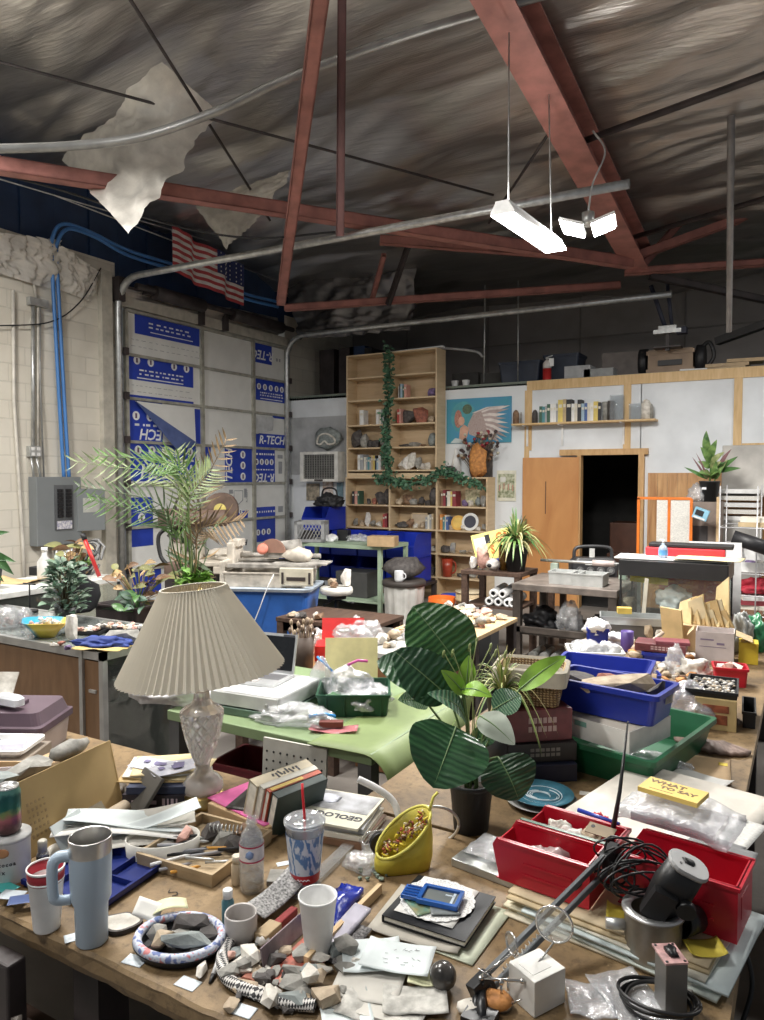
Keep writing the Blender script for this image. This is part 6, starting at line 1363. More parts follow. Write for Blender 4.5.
# ---------------- palm
def palm():
 base=V((-3.72,3.78,0));M_P=[mat('palm_green',(.11,.21,.055),ns=10,na=.35,ro=.45),mat('palm_pale',(.26,.32,.15),ns=10,na=.3,ro=.5),mat('palm_dull',(.09,.14,.06),ns=10,na=.35,ro=.5),mat('palm_dry',(.25,.17,.09),ns=10,na=.3,ro=.6)]
 b_=thing('plant_stand','dark round stand carrying the palm behind the lamp','stand',base);MB().lathe([(.2,0),(.2,.03),(.03,.05),(.03,.6),(.18,.62),(.18,.645)],20,cap=(1,1)).o('stand_body',M_DST,b_)
 rt=thing('palm','tall potted palm with arching fronds behind the pleated lamp','potted plant',base+V((0,0,.646)));q=V(rt.location)
 MB().lathe([(.13,0),(.17,.28),(.175,.28),(.175,.31),(.15,.31),(.145,.25),(.01,.24)],24,cap=(1,1)).o('pot',M_POT,rt)
 root=V((0,0,.28));rd=RNG(14)
 fr=[((180,470),(100,455),0,1),((170,480),(78,462),1,1),((160,505),(80,486),2,1),((165,520),(92,500),0,1),((185,470),(152,462),0,.7),((198,500),(226,440),3,1),((190,500),(210,470),1,.8),((200,530),(240,520),3,.5),((178,480),(175,452),1,.7)]
 for k,(m_,t_,c,dens)in enumerate(fr):
  dm=4.95+rd.U(-.25,.25);M_=atd(m_[0],m_[1],dm)-q;T_=atd(t_[0],t_[1],dm+rd.U(-.35,.2))-q
  pts=curve_pts([root+V((rd.gauss(0,.02),rd.gauss(0,.02),0)),(root+M_)/2+V((rd.gauss(0,.01),0,.02)),M_,T_],10);b=MB();b.tube(pts,[.007-.005*i/len(pts)for i in range(len(pts))],5);b.o('stalk',M_P[c],rt);lv=MB();n0=int(len(pts)*.5)
  for i in range(n0,len(pts)):
   ax=(pts[min(i+1,len(pts)-1)]-pts[i-1]).normalized();sd=ax.cross(V((.5,-.85,.2))).normalized();f_=(i-n0)/(len(pts)-n0)
   for sub in(0,):
    P_=pts[i]+ax*sub*.02
    for s_ in(-1,1):
     l=(.07+.12*sin(pi*min(1,f_*.9+.1)))*rd.U(.8,1.15);d_=(ax*.75+sd*s_*.62+V((0,0,-.22+rd.gauss(0,.08)))).normalized();leaf(lv,P_,P_+d_*l,.014,(rd.gauss(.3,.3),-.8,.5),-.06,.3,5,2)
  lv.o('frond',M_P[c],rt)
 rd=RNG(3);b=MB()
 for k in range(9):p=root+V((rd.gauss(0,.03),rd.gauss(0,.03),0));b.tube([p,p+V((rd.gauss(0,.06),rd.gauss(0,.05),.35)),p+V((rd.gauss(0,.12),rd.gauss(0,.08),rd.U(.5,.7)))],.005,5)
 b.o('stems',M_P[2],rt)
 for k in range(14):
  a=rd.U(0,6.28);l=MB();p=root+V((rd.gauss(0,.05),rd.gauss(0,.05),rd.U(.15,.4)));leaf(l,p,p+V((cos(a)*.2,sin(a)*.2,rd.U(-.1,.2))),.03,(0,-.7,.6),-.1,.3,6,2);l.o('dry_leaf',M_P[3 if k%2 else 2],rt)
 v=bush(base+V((.1,-.06,.925)),'bright green bushy foliage at the foot of the palm above the lampshade',110,.15,.17,[mat('leaf_lime',(.2,.38,.06),ns=8,na=.3),mat('leaf_lime2',(.15,.32,.05),ns=8,na=.3)],9,.06,.08,'leafy_plant',.03,False)
palm()
dryleaves('dry_plant','withered brown leaves left of the palm stems',(-3.98,3.55,.93),34,.22,.26,M_DRY+[MATS['dry_olive']],13,.05,.12)
rt=thing('planter','dark planter box holding the withered plant left of the palm','planter',(-4.02,3.52,0));b=MB();tub(b,.4,.3,.93,.015,.9,.02,.008,floor=.88);b.o('box',M_DST,rt)
dryleaves('dry_plant','green trailing leaves at the right of the dark planter box',(-3.85,3.4,.9),16,.12,.12,[M_LV[3],M_SAGE[1]],17,.05,.1)
# ---------------- green topped table in the middle
GZ=.74
M_GRN=mat('green_mat',(.215,.285,.11),ro=.55,ns=5,na=.1)
M_GRNTOP=mat('green_laminate',(.22,.3,.155),ro=.5,ns=5,na=.1)
GX0,GX1,GY0,GY1=-2.5,-1.42,2.38,3.3
table('green topped work table with the white machine and bags, behind the front bench',GX0,GX1,GY0,GY1,GZ,.045,M_GRNTOP,mat('leg_grey',(.1,.1,.1)),lw=.06,name='work_table')
gz=lambda u,v:tuple(atz(u,v,GZ).xy)+(GZ+.001,)
def matdrape():
 mb=MB()
 def fn(a,b):
  x=GX1-.28+a*.62;y=GY0-.03+b*.8;over=max(0,x-(GX1-.04));z=GZ+.004
  if over>0:ang=min(over/.12,1.45);z-=.12*(1-cos(ang))+max(0,over-.174)*.98;x=GX1-.04+.12*sin(ang)+max(0,over-.174)*.12
  return(x,y+.04*(1-b)*a,z+.004*noise.noise(V((a*4,b*4,2))))
 mb.slab(fn,24,10,.004);mb.o('cutting_mat',M_GRN,label='green mat curling down over the right end of the green table',cat='mat')
matdrape()
# white flat machine with the laptop
mc=(V(gz(212,716))+V(gz(306,700)))/2
rt=thing('cash_drawer','white flat cash drawer box on the green table under the laptop','box',(-2.15,2.66,GZ+.036),R(5));b=MB();b.box((0,0,.036),(.37,.36,.072));b.o('case',mat('printer_white',(.66,.67,.66),ro=.45),rt,bev=.01)
b=MB();b.box((0,-.182,.034),(.355,.006,.055));f_=b.o('drawer_front',mat('printer_white2',(.6,.61,.6),ro=.45),rt);b=MB();b.cyl((.12,-.185,.03),(.12,-.193,.03),.008);b.o('lock',M_GALV,f_)
b=MB();b.box((0,0,.017),(.39,.38,.034));b.o('base_board',mat('green_board',(.1,.16,.12)),loc=(-2.15,2.66,GZ+.001),rot=R(5),label='dark green base board under the white flat box',cat='board',bev=.003)
def laptop():
 rt=thing('laptop','open silver laptop with dark screen on the white flat box','laptop',(-2.215,2.67,GZ+.109),R(8));rt.scale=(.88,.88,.88);M_AL=mat('silver',(.6,.61,.62),ro=.35,metal=.5)
 b=MB();b.box((0,-0.,.008),(.32,.22,.016));b.o('base',M_AL,rt,bev=.003);b=MB();b.box((0,.03,.0168),(.28,.1,.001));b.o('keyboard',mat('keys',(.16,.16,.17)),rt);b=MB();b.box((0,-.065,.0168),(.1,.06,.001));b.o('trackpad',mat('trackpad',(.38,.36,.35)),rt)
 T_=MT((0,.11,.016))@MR(R(-14),4,'X');b=MB();b.box((0,0,.105),(.32,.008,.21));b.xf(T_);l=b.o('screen_lid',M_AL,rt);b=MB();b.box((0,-.0045,.105),(.295,.002,.18));b.xf(T_);b.o('screen',mat('screen_dark',(.012,.013,.015),ro=.15),l);b=MB();b.box((.11,-.0045,.2),(.07,.003,.012));b.xf(T_);b.o('sticker',M_INKB,l)
laptop()
sheet('paper_sheet','white sheet on top of the flat white box right of the laptop','paper',(-2.05,2.56,GZ+.109),.12,.1,M_SHADE,.2,0.)
crumple('crumpled_bag','crumpled white plastic bag left of the flat white box behind the lamp','bag',gz(182,700),.2,.12,.07,mat('bag_white',(.78,.77,.78),ro=.5),41,.4)
def pbag(u,v,rx,ry,rz,m,label,seed,parts=None,rot=0):
 p=gz(u,v);rt=thing('plastic_bag',label,'bag',p,rot);crumple_mb(rx,ry,rz,seed).o('film',m,rt)
 if parts:parts(rt)
 return rt
def seal(col,a,b_,r_=.006):
 def go(rt):MB().tube([a,((V(a)+V(b_))/2+V((0,0,.012))),b_],r_,6).o('zip_seal',col,rt)
 return go
M_SB,M_SP=mat('seal_blue',(.06,.32,.75),ro=.3),mat('seal_pink',(.75,.12,.42),ro=.3)
pbag(298,722,.17,.09,.045,M_ICE2,'large clear zip bag lying flat before the white box, blue seal',61,seal(M_SB,(.08,-.06,.05),(.16,.03,.03),.008),.2)
def upbag(rt):
 b=MB();b.loft([[V((.055*cos(6.283*i/16)*q,.03*sin(6.283*i/16)*q2,z))for i in range(16)]for q,q2,z in((1,1,0.),(1.1,1.2,.05),(.85,.6,.12),(.35,.12,.17),(.1,.06,.19))],sm=True);b.o('film',M_ICE2,rt);MB().tube([(-.02,0,.188),(.05,0,.12)],.005,6).o('zip_seal',M_SB,rt)
rt=thing('plastic_bag','upright clear zip bag with a blue seal right of the white box','bag',gz(322,700),R(20));upbag(rt)
rt.scale=(1.2,1.2,1.1)
def gbin():
 q=(V(gz(338,722))+V(gz(392,705)))/2;rt=thing('parts_bin','dark green plastic bin heaped with zip bags on the green table','bin',(-1.78,2.83,GZ+.001),R(30));b=MB();tub(b,.32,.28,.1,.005,.93,.015,.005)
 for s_ in(-1,1):
  for k in range(4):b.box((-.12+k*.08,s_*.143,.05),(.006,.008,.08))
 b.o('body',mat('bin_green',(.008,.06,.028),ro=.4),rt)
 for k,(x,y,z,rx,m_,sd,lb,pr)in enumerate(((-.02,.02,.05,.1,M_ICE2,63,'clear zip bag of silvery bits with pink seal on the green bin',seal(M_SP,(-.01,-.03,.15),(.08,0.,.16),.007)),(.08,-.03,.03,.09,M_ICE2,64,'clear bag of pale pieces at the right of the green bin',None),(-.08,-.05,.02,.07,mat('dull_green_bag',(.08,.2,.09),ro=.4),65,'small green wrapped lump in the green bin',None),(.03,-.08,.03,.08,M_ICE2,66,'cloudy bag at the front of the green bin',None))):
  p=V(rt.location)+MR(R(30),3,'Z')@V((x,y,z));r2=thing('plastic_bag',lb,'bag',p,R(30));crumple_mb(rx,rx*.8,rx*(.85 if k==0 else .6),sd).o('film',m_,r2)
  if pr:pr(r2)
 for k in range(10):a=MR(R(30),3,'Z')@V((RNG(k).uniform(-.12,.12),RNG(k+50).uniform(-.1,.1),.02));p=V(rt.location)+a;stone(p.x,p.y,p.z+.004,.06,.05,.04,['grey','dark','pale'][k%3],f"{['grey', 'dark', 'pale'][k % 3]} piece lying in the dark green bin",400+k,group=f"{['grey', 'dark', 'pale'][k % 3]} pieces in the dark green bin")
gbin()
b=MB();b.box((0,0,.13),(.26,.008,.26));b.o('yellow_card',mat('card_yellow',(.74,.66,.34),ro=.6),loc=(-1.93,3.04,GZ+.001),rot=(R(-10),0,R(30)),label='pale yellow card standing behind the dark green bin',cat='card')
pk=gz(334,731);sheet('plastic_bag','flat clear bag with a pink red corner at the green table front','bag',pk,.2,.08,mat('pink_film',(.75,.3,.32),ro=.2,trans=.4),.45,.01,3,wav=.01);b=MB();b.box((0,0,.012),(.1,.035,.024));b.o('small_box',mat('maroon_box',(.16,.04,.03)),loc=V(pk)+V((-.02,.01,.012)),rot=.5,label='small dark red box lying on the flat pink bag',cat='box',bev=.002)
# perforated board leaning against the table front
def pegboard():
 p0,p1=atz(268,745,.7),atz(328,752,.7);w_,h_=.3,.55;n=9
 rt=thing('pegboard','pale perforated board leaning on the front of the green table','board',(-1.765,2.325,.18),0,None,(R(-4),0,R(4)));MB().box((0,0,h_/2),(w_,.012,h_)).o('panel',mat('peg_white',(.52,.51,.46),ro=.6),rt);b=MB()
 for i in range(n):
  for k in range(14):b.cyl((-.13+i*.0325,-.0075,.03+k*.036),(-.13+i*.0325,-.0055,.03+k*.036),.005,n=6)
 b.o('holes',M_BLACK,rt)['kind']='stuff'
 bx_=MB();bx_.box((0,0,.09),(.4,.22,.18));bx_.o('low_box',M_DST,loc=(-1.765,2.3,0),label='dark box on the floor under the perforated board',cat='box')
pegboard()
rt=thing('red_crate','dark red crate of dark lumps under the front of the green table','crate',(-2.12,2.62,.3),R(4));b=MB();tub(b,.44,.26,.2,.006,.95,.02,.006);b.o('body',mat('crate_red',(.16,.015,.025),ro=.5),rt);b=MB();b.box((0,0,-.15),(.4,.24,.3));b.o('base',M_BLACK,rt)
for k in range(8):stone(-2.12+(k%4-1.5)*.09,2.58+(k//4)*.09,.32,.1,.09,.1,'dark',f'dark lump in the dark red crate, {"front" if k < 4 else "back"} row {ORD[k % 4]} from the left',420+k)

# ============================== BENCH
# ================================================================== THE WORKBENCH IN FRONT
BZ=.74;B0=BZ+.0008
def benchtop_mat():
 m,nt,p,out=_nodes('worn_bench');tc_=N(nt,'ShaderNodeTexCoord');no=N(nt,'ShaderNodeTexNoise');S(no,'Scale',3.2);S(no,'Detail',9);S(no,'Roughness',.65)
 nt.links.new(tc_.outputs['Object'],no.inputs['Vector']);n2=N(nt,'ShaderNodeTexNoise');S(n2,'Scale',34);S(n2,'Detail',10);S(n2,'Roughness',.75);nt.links.new(tc_.outputs['Object'],n2.inputs['Vector'])
 mx=N(nt,'ShaderNodeMix',data_type='RGBA',blend_type='MULTIPLY');S(mx,0,.8)
 nt.links.new(ramp(nt,no.outputs[0],[(.3,(.1,.066,.034)),(.48,(.22,.145,.07)),(.72,(.34,.235,.12))]),mx.inputs[6]);nt.links.new(ramp(nt,n2.outputs[0],[(.36,(.38,.35,.32)),(.47,(.85,.84,.82)),(.62,(1.,1.,1.))]),mx.inputs[7])
 nt.links.new(mx.outputs[2],p.inputs['Base Color']);S(p,'Roughness',.55);bu=N(nt,'ShaderNodeBump');S(bu,'Distance',.002);S(bu,'Strength',.5);nt.links.new(n2.outputs[0],bu.inputs['Height']);nt.links.new(bu.outputs[0],p.inputs['Normal']);return m
M_BENCH=benchtop_mat()
bz=lambda u,v,h=0.:tuple(atz(u,v,BZ).xy)+(B0+h,)
FX0,FX1,FY0,FY1=-3.05,-.11,1.055,1.97
rt=thing('workbench','long worn wooden workbench across the front with the lamp and cups on it','workbench',((FX0+FX1)/2,(FY0+FY1)/2,0))
def bench_slab(w_,d_,t,seed):
 mb=MB();L=[];n=90
 def ring(z,off):
  out=[]
  for i in range(n):out.append(V((-w_/2+w_*i/n,-d_/2+off+.004*noise.noise(V((i*.35,z*40,seed)))+.004*noise.noise(V((i*1.3,z*90,seed))),z)))
  for i in range(6):out.append(V((w_/2,-d_/2+d_*i/6,z)))
  for i in range(n):out.append(V((w_/2-w_*i/n,d_/2,z)))
  for i in range(6):out.append(V((-w_/2,d_/2-d_*i/6,z)))
  return out
 for z,o in((-t,.01),(-t*.6,0.),(-t*.25,.002),(-.006,0.),(0,.008)):L.append(ring(BZ+z,o))
 mb.loft(L);return mb
bench_slab(FX1-FX0,FY1-FY0,.06,1).o('bench_top',M_BENCH,rt)
for sx in(-1.35,-.55,.1,1.35):
 for sy in(-.33,.38):b=MB();b.box((sx,sy,(BZ-.06)/2),(.09,.09,BZ-.06));b.o('leg',M_DST,rt)
b=MB();b.box((0,.3,.25),(2.7,.3,.03));b.o('lower_shelf',M_DST,rt)
b=MB();b.box((-.2,-.4,.4),(2.3,.03,.12));b.o('apron',M_BROWNW,rt)
rt=thing('workbench','long side bench running back along the right, loaded with bins and boxes','workbench',(-.705,3.85,0));b=MB();b.box((0,0,BZ-.02),(1.09,3.72,.04));b.o('bench_top',M_BENCH,rt,bev=.003)
for sx in(-.48,.48):
 for sy in(-1.75,0,1.78):b=MB();b.box((sx,sy,(BZ-.04)/2),(.08,.08,BZ-.04));b.o('leg',M_DST,rt)
b=MB();b.box((-.45,0,.45),(.03,3.5,.5));b.o('back_panel',M_BLACK,rt)
# vise-like clamp and tags on the front edge
rt=thing('edge_clamp','dark steel clamp fittings on the front edge at the left end of the bench','clamp',(-1.62,FY0-.03,BZ-.2))
b=MB();b.box((0,0,.03),(.09,.05,.2));b.o('body',M_DST,rt,bev=.006);b=MB();b.tube(curve_pts([(-.06,-.04,.1),(0,-.07,.06),(.02,-.07,-.06),(-.02,-.05,-.2)],6),.009,6);b.o('lever',M_GALV,rt);b=MB();b.tube(curve_pts([(.07,-.02,.02),(.1,-.04,-.05),(.06,-.04,-.1)],5),.012,6);b.o('hook',mat('rubber_dull',(.16,.14,.12)),rt)
M_TAG=mat('tag_paper',(.7,.76,.8),ro=.7,ns=60,na=.15)
for k,(u,v,a)in enumerate(((76,937,.5),(135,961,-.35),(188,984,-.45),(243,1011,-.4))):sheet('paper_tag',f"small pale blue paper tag on the bench front edge, {ORD[k]} from the left",'tag',bz(u,v),.05,.032,M_TAG,.52+a,t=.0008,group='paper tags on the bench edge')
# ---------------- table lamp
def lamp():
 p=V(bz(203,802));rt=thing('table_lamp','cut glass table lamp with cream pleated shade','lamp',p)
 MB().lathe([(.078,0),(.08,.012),(.07,.02),(.066,.03),(.062,.036),(.02,.038)],40,cap=(1,1)).o('base',mat('brass',(.5,.36,.14),ro=.28,metal=.9),rt)
 m,nt,pb,out=_nodes('cut_crystal');S(pb,'Base Color',(.93,.9,.88,1));S(pb,'Transmission Weight',.68);S(pb,'Roughness',.05);S(pb,'IOR',1.5);S(pb,'Coat Weight',.4)
 b=MB();b.lathe([(.0605,.0385),(.066,.05),(.063,.07),(.05,.085),(.03,.1),(.022,.115),(.024,.128)],48,wob=lambda i,z:1+.02*(i%2));b.o('glass_foot',m,rt)
 prof=[(.024,.1285),(.029,.142),(.039,.165),(.05,.195),(.059,.228),(.066,.262),(.07,.288),(.07,.302),(.058,.313),(.036,.325),(.026,.34),(.024,.362),(.032,.375),(.038,.388),(.035,.402),(.022,.415)]
 pp=[]
 for(r0,z0),(r1,z1)in zip(prof,prof[1:]):
  for k in range(9):t=k/9;pp.append((r0+(r1-r0)*t,z0+(z1-z0)*t))
 pp.append(prof[-1]);n=168
 def wob(i,z):
  a=i/n*6.283
  if .14<z<.303:u_,w_=(a*12+z*150)%6.283,(a*12-z*150)%6.283;return 1-.085*(max(0,cos(u_))**6+max(0,cos(w_))**6)
  if z>=.303:return 1+.02*cos(a*16)
  return 1
 b=MB();b.lathe(pp,n,wob=wob);b.o('glass_body',m,rt)
 b=MB();b.cyl((0,0,.415),(0,0,.5),.018).cyl((0,0,.5),(0,0,.54),.014).cyl((0,0,.54),(0,0,.7),.004);b.o('socket',MATS['brass'],rt)
 b=MB();b.blob((0,0,.58),(.03,.03,.045),2,0);b.o('bulb',mat('bulb_white',(.75,.74,.7),ro=.3),rt)
 T_=MT((0,0,.432))@MR(R(5),4,V((-TOWARD.x,-TOWARD.y,0)).normalized()*-1)
 n=136;L=[]
 for r_,z in((.262,0),(.26,.003),(.185,.13),(.115,.25),(.106,.268),(.105,.272)):
  L.append([V((r_*(1+(.024 if i%2 else-.024))*cos(6.283*i/n),r_*(1+(.024 if i%2 else-.024))*sin(6.283*i/n),z))for i in range(n)])
 m2,nt,pb,out=_nodes('pleated_cloth');S(pb,'Base Color',(.74,.69,.58,1));S(pb,'Roughness',.8)
 tl=N(nt,'ShaderNodeBsdfTranslucent');S(tl,0,(.6,.55,.45,1));mx=N(nt,'ShaderNodeMixShader');S(mx,0,.3);nt.links.new(pb.outputs[0],mx.inputs[1]);nt.links.new(tl.outputs[0],mx.inputs[2]);nt.links.new(mx.outputs[0],out.inputs[0])
 b=MB();b.loft(L,cap=(0,0));b.xf(T_);sh=b.o('lamp_shade',m2,rt);s_=sh.modifiers.new('solid','SOLIDIFY');s_.thickness=.0016
 for r_,z,nm in((.262,.002,'bottom_wire'),(.106,.27,'top_wire')):
  b=MB();b.tube([T_@V((r_*.97*cos(6.283*i/48),r_*.97*sin(6.283*i/48),z))for i in range(49)],.003,5);b.o(nm,mat('shade_trim',(.6,.56,.47),ro=.7),sh)
 b=MB()
 for k in range(3):a=2.09*k;b.tube([T_@V((0,0,.24)),T_@V((.103*cos(a),.103*sin(a),.268))],.002,4)
 b.o('spider',MATS['brass'],rt)
lamp()
# ---------------- cups, bottles and cans
def tumbler():
 p=V(bz(92,941));rt=thing('tumbler','tall pale blue grey handled tumbler with steel rim, open at the top','cup',p);M_T=mat('tumbler_blue',(.42,.52,.62),ro=.42,ns=2,na=.03)
 b=MB();b.lathe([(.033,0),(.035,.003),(.0365,.088),(.044,.105),(.0465,.208)],40,cap=(1,0));b.o('body',M_T,rt)
 b=MB();b.lathe([(.0465,.2081),(.047,.243),(.0462,.246),(.045,.243),(.0435,.2),(.041,.107),(.0335,.09),(.032,.02),(.002,.018)],40,cap=(0,1));b.o('steel_liner',mat('brushed_steel',(.58,.57,.55),ro=.28,metal=.95),rt)
 d_=-RIGHT*.92+TOWARD*.4;d_.normalize();b=MB();b.tube(curve_pts([d_*.043+UP*.207,d_*.066+UP*.208,d_*.079+UP*.19,d_*.079+UP*.13,d_*.072+UP*.112,d_*.042+UP*.106],7),.0105,10,flat=1.25);b.o('handle',M_T,rt)
tumbler()
M_FOAM=mat('foam_cup',(.8,.8,.79),ro=.6,bs=220,bd=.0006)
def foamcup(loc,r0,r1,h_,label,inner=None):
 rt=thing('foam_cup',label,'cup',loc);b=MB();b.lathe([(r0*.94,0),(r0,.004),(r1*.97,h_-.014),(r1*.985,h_-.013),(r1,h_-.006),(r1*1.03,h_-.004),(r1*1.03,h_),(r1*.96,h_),(r1*.92,h_-.014),(r0*.9,.006)],40);b.o('cup',M_FOAM,rt)
 if inner:
  b=MB();b.lathe([(r1*.93,h_-.012),(r1*1.02,h_-.005),(r1*1.05,h_+.022),(r1*1.,h_+.022),(r1*.9,h_-.04),(r1*.6,h_-.042)],40,cap=(0,1));b.o('red_cup',mat('cup_red',(.28,.015,.025),ro=.4),rt)
  b=MB();b.lathe([(r1*1.05,h_+.0205),(r1*1.08,h_+.0225),(r1*1.08,h_+.026),(r1*1.,h_+.026),(r1*1.,h_+.0225)],40,cap=(0,0));b.o('rim',M_FOAM,rt);b=MB();b.lathe([(.002,h_-.028),(r1*.93,h_-.026)],30,cap=(1,1));b.o('drink',mat('red_liquid',(.5,.06,.05),ro=.1),rt)
foamcup(bz(47,928),.03,.0395,.122,'white foam cup with a dark red cup nested in its top',True)
foamcup(bz(318,952),.029,.0425,.13,'plain white foam cup standing among the stones')
def soda():
 p=V(bz(305,886));rt=thing('soda_cup','large clear plastic cup with blue swirl print and red straw','cup',p)
 def wrap():
  m,nt,pb,out=_nodes('swirl_print');tc_=N(nt,'ShaderNodeTexCoord');mp=N(nt,'ShaderNodeMapping');S(mp,'Scale',(1,1,.45));S(mp,'Rotation',(.5,.4,0));nt.links.new(tc_.outputs['Object'],mp.inputs[0]);w=N(nt,'ShaderNodeTexWave');S(w,'Scale',9);S(w,'Distortion',22);S(w,'Detail',4);S(w,'Detail Scale',2.4);nt.links.new(mp.outputs[0],w.inputs['Vector'])
  nt.links.new(ramp(nt,w.outputs['Fac'],[(.25,(.1,.21,.42)),(.5,(.32,.42,.58)),(.75,(.62,.66,.72))]),pb.inputs['Base Color']);S(pb,'Roughness',.35);return m
 b=MB();b.lathe([(.034,0),(.0355,.004),(.0505,.165),(.053,.166),(.053,.17),(.0495,.17),(.0485,.16),(.033,.006)],44);b.o('cup',mat('cup_clear',(.78,.82,.86),ro=.15,trans=.65),rt)
 b=MB();b.lathe([(.0372,.022),(.0395,.045)],44,cap=(0,0));r_=b.o('red_band',mat('band_red',(.5,.02,.03),ro=.35),rt);b=MB();b.lathe([(.0397,.0455),(.0497,.145)],44,cap=(0,0));b.o('swirl_band',wrap(),rt)
 a0=atan2(TOWARD.y,TOWARD.x)
 b=MB();b.tube([V((.0394*cos(a0+(k-7)*.06),.0394*sin(a0+(k-7)*.06),.034+.002*sin(k*1.7)))for k in range(15)],.0011,4);b.o('script_mark',M_INKW,r_)
 b=MB();b.lathe([(.054,.168),(.0545,.176),(.05,.179),(.046,.173),(.02,.174),(.018,.178),(.006,.178)],44,cap=(0,0));b.o('lid',film('lid_film',(.9,.92,.94),.22,.2,.1,12),rt)
 b=MB();b.tube([(.006,-.004,.02),(0.,0.,.178),(-.01,.006,.235),(-.016,.012,.262)],.0036,10);b.o('straw',mat('straw_red',(.65,.02,.03),ro=.3),rt)
 b=MB();b.lathe([(.034,.006),(.046,.125)],30);b.o('drink',mat('pale_drink',(.62,.66,.72),ro=.2),rt)
soda()
def waterbottle():
 p=V(bz(252,890));rt=thing('water_bottle','small clear water bottle without cap beside the soda cup','bottle',p);pr=[(.026,0),(.0305,.006),(.031,.02)]
 for k in range(5):z=.026+k*.011;pr+=[(.0295,z),(.0312,z+.0055)]
 pr+=[(.031,.085),(.0305,.13),(.026,.148),(.016,.162),(.0125,.168),(.0125,.174),(.015,.175),(.015,.178),(.0125,.179),(.0125,.19),(.011,.19),(.011,.168),(.024,.146),(.029,.128),(.0295,.085),(.029,.02),(.024,.004)]
 MB().lathe(pr,36).o('bottle',film('pet_clear',(.94,.95,.96),.12,.22,.05,30),rt)
 b=MB();b.lathe([(.0315,.084),(.0312,.126)],36,cap=(0,0));l=b.o('label',mat('label_soft',(.74,.7,.7),ro=.4,ns=50,na=.1),rt)
 for z in(.086,.124):b=MB();b.lathe([(.0319,z-.002),(.0319,z+.002)],36,cap=(0,0));b.o('stripe',mat('stripe_crimson',(.45,.03,.08)),l)
 b=MB();b.blob((0,0,0.),(.012,.002,.012),1,0);b.xf(MT(tuple(TOWARD*.0312+UP*.105))@MR(atan2(TOWARD.y,TOWARD.x)+R(90),4,'Z'));b.o('emblem',mat('emblem_blue',(.25,.35,.6)),l)
 MB().lathe([(.027,.008),(.028,.045),(.001,.046)],30,cap=(1,1)).o('water',mat('water_tint',(.66,.6,.5),ro=.1,trans=.6),rt)
waterbottle()
def smallbottle(u,v,r_,h_,m,capm,label,cr=.6):
 rt=thing('small_bottle',label,'bottle',bz(u,v));MB().lathe([(r_*.95,0),(r_,.004),(r_,h_*.68),(r_*.55,h_*.78),(r_*.5,h_*.82)],24,cap=(1,1)).o('body',m,rt);MB().lathe([(r_*cr,h_*.78),(r_*cr,h_),(r_*cr*.9,h_*1.01)],20,cap=(1,1)).o('cap',capm,rt)
smallbottle(228,925,.0145,.085,mat('teal_bottle',(.06,.16,.19),ro=.3),M_SHADE,'small dark teal bottle with white cap behind the grey mug',.8)
smallbottle(237,884,.0145,.075,mat('beige_bottle',(.48,.38,.26),ro=.4),mat('cap_beige',(.66,.6,.48)),'small beige capped bottle left of the water bottle',.85)
rt=thing('mug','small grey ceramic cup without handle beside the stones','mug',bz(241,939));MB().lathe([(.028,0),(.034,.006),(.037,.03),(.037,.06),(.0355,.064),(.033,.06),(.033,.03),(.028,.008),(.001,.006)],40).o('body',mat('grey_ceramic',(.45,.42,.4),ro=.3),rt)
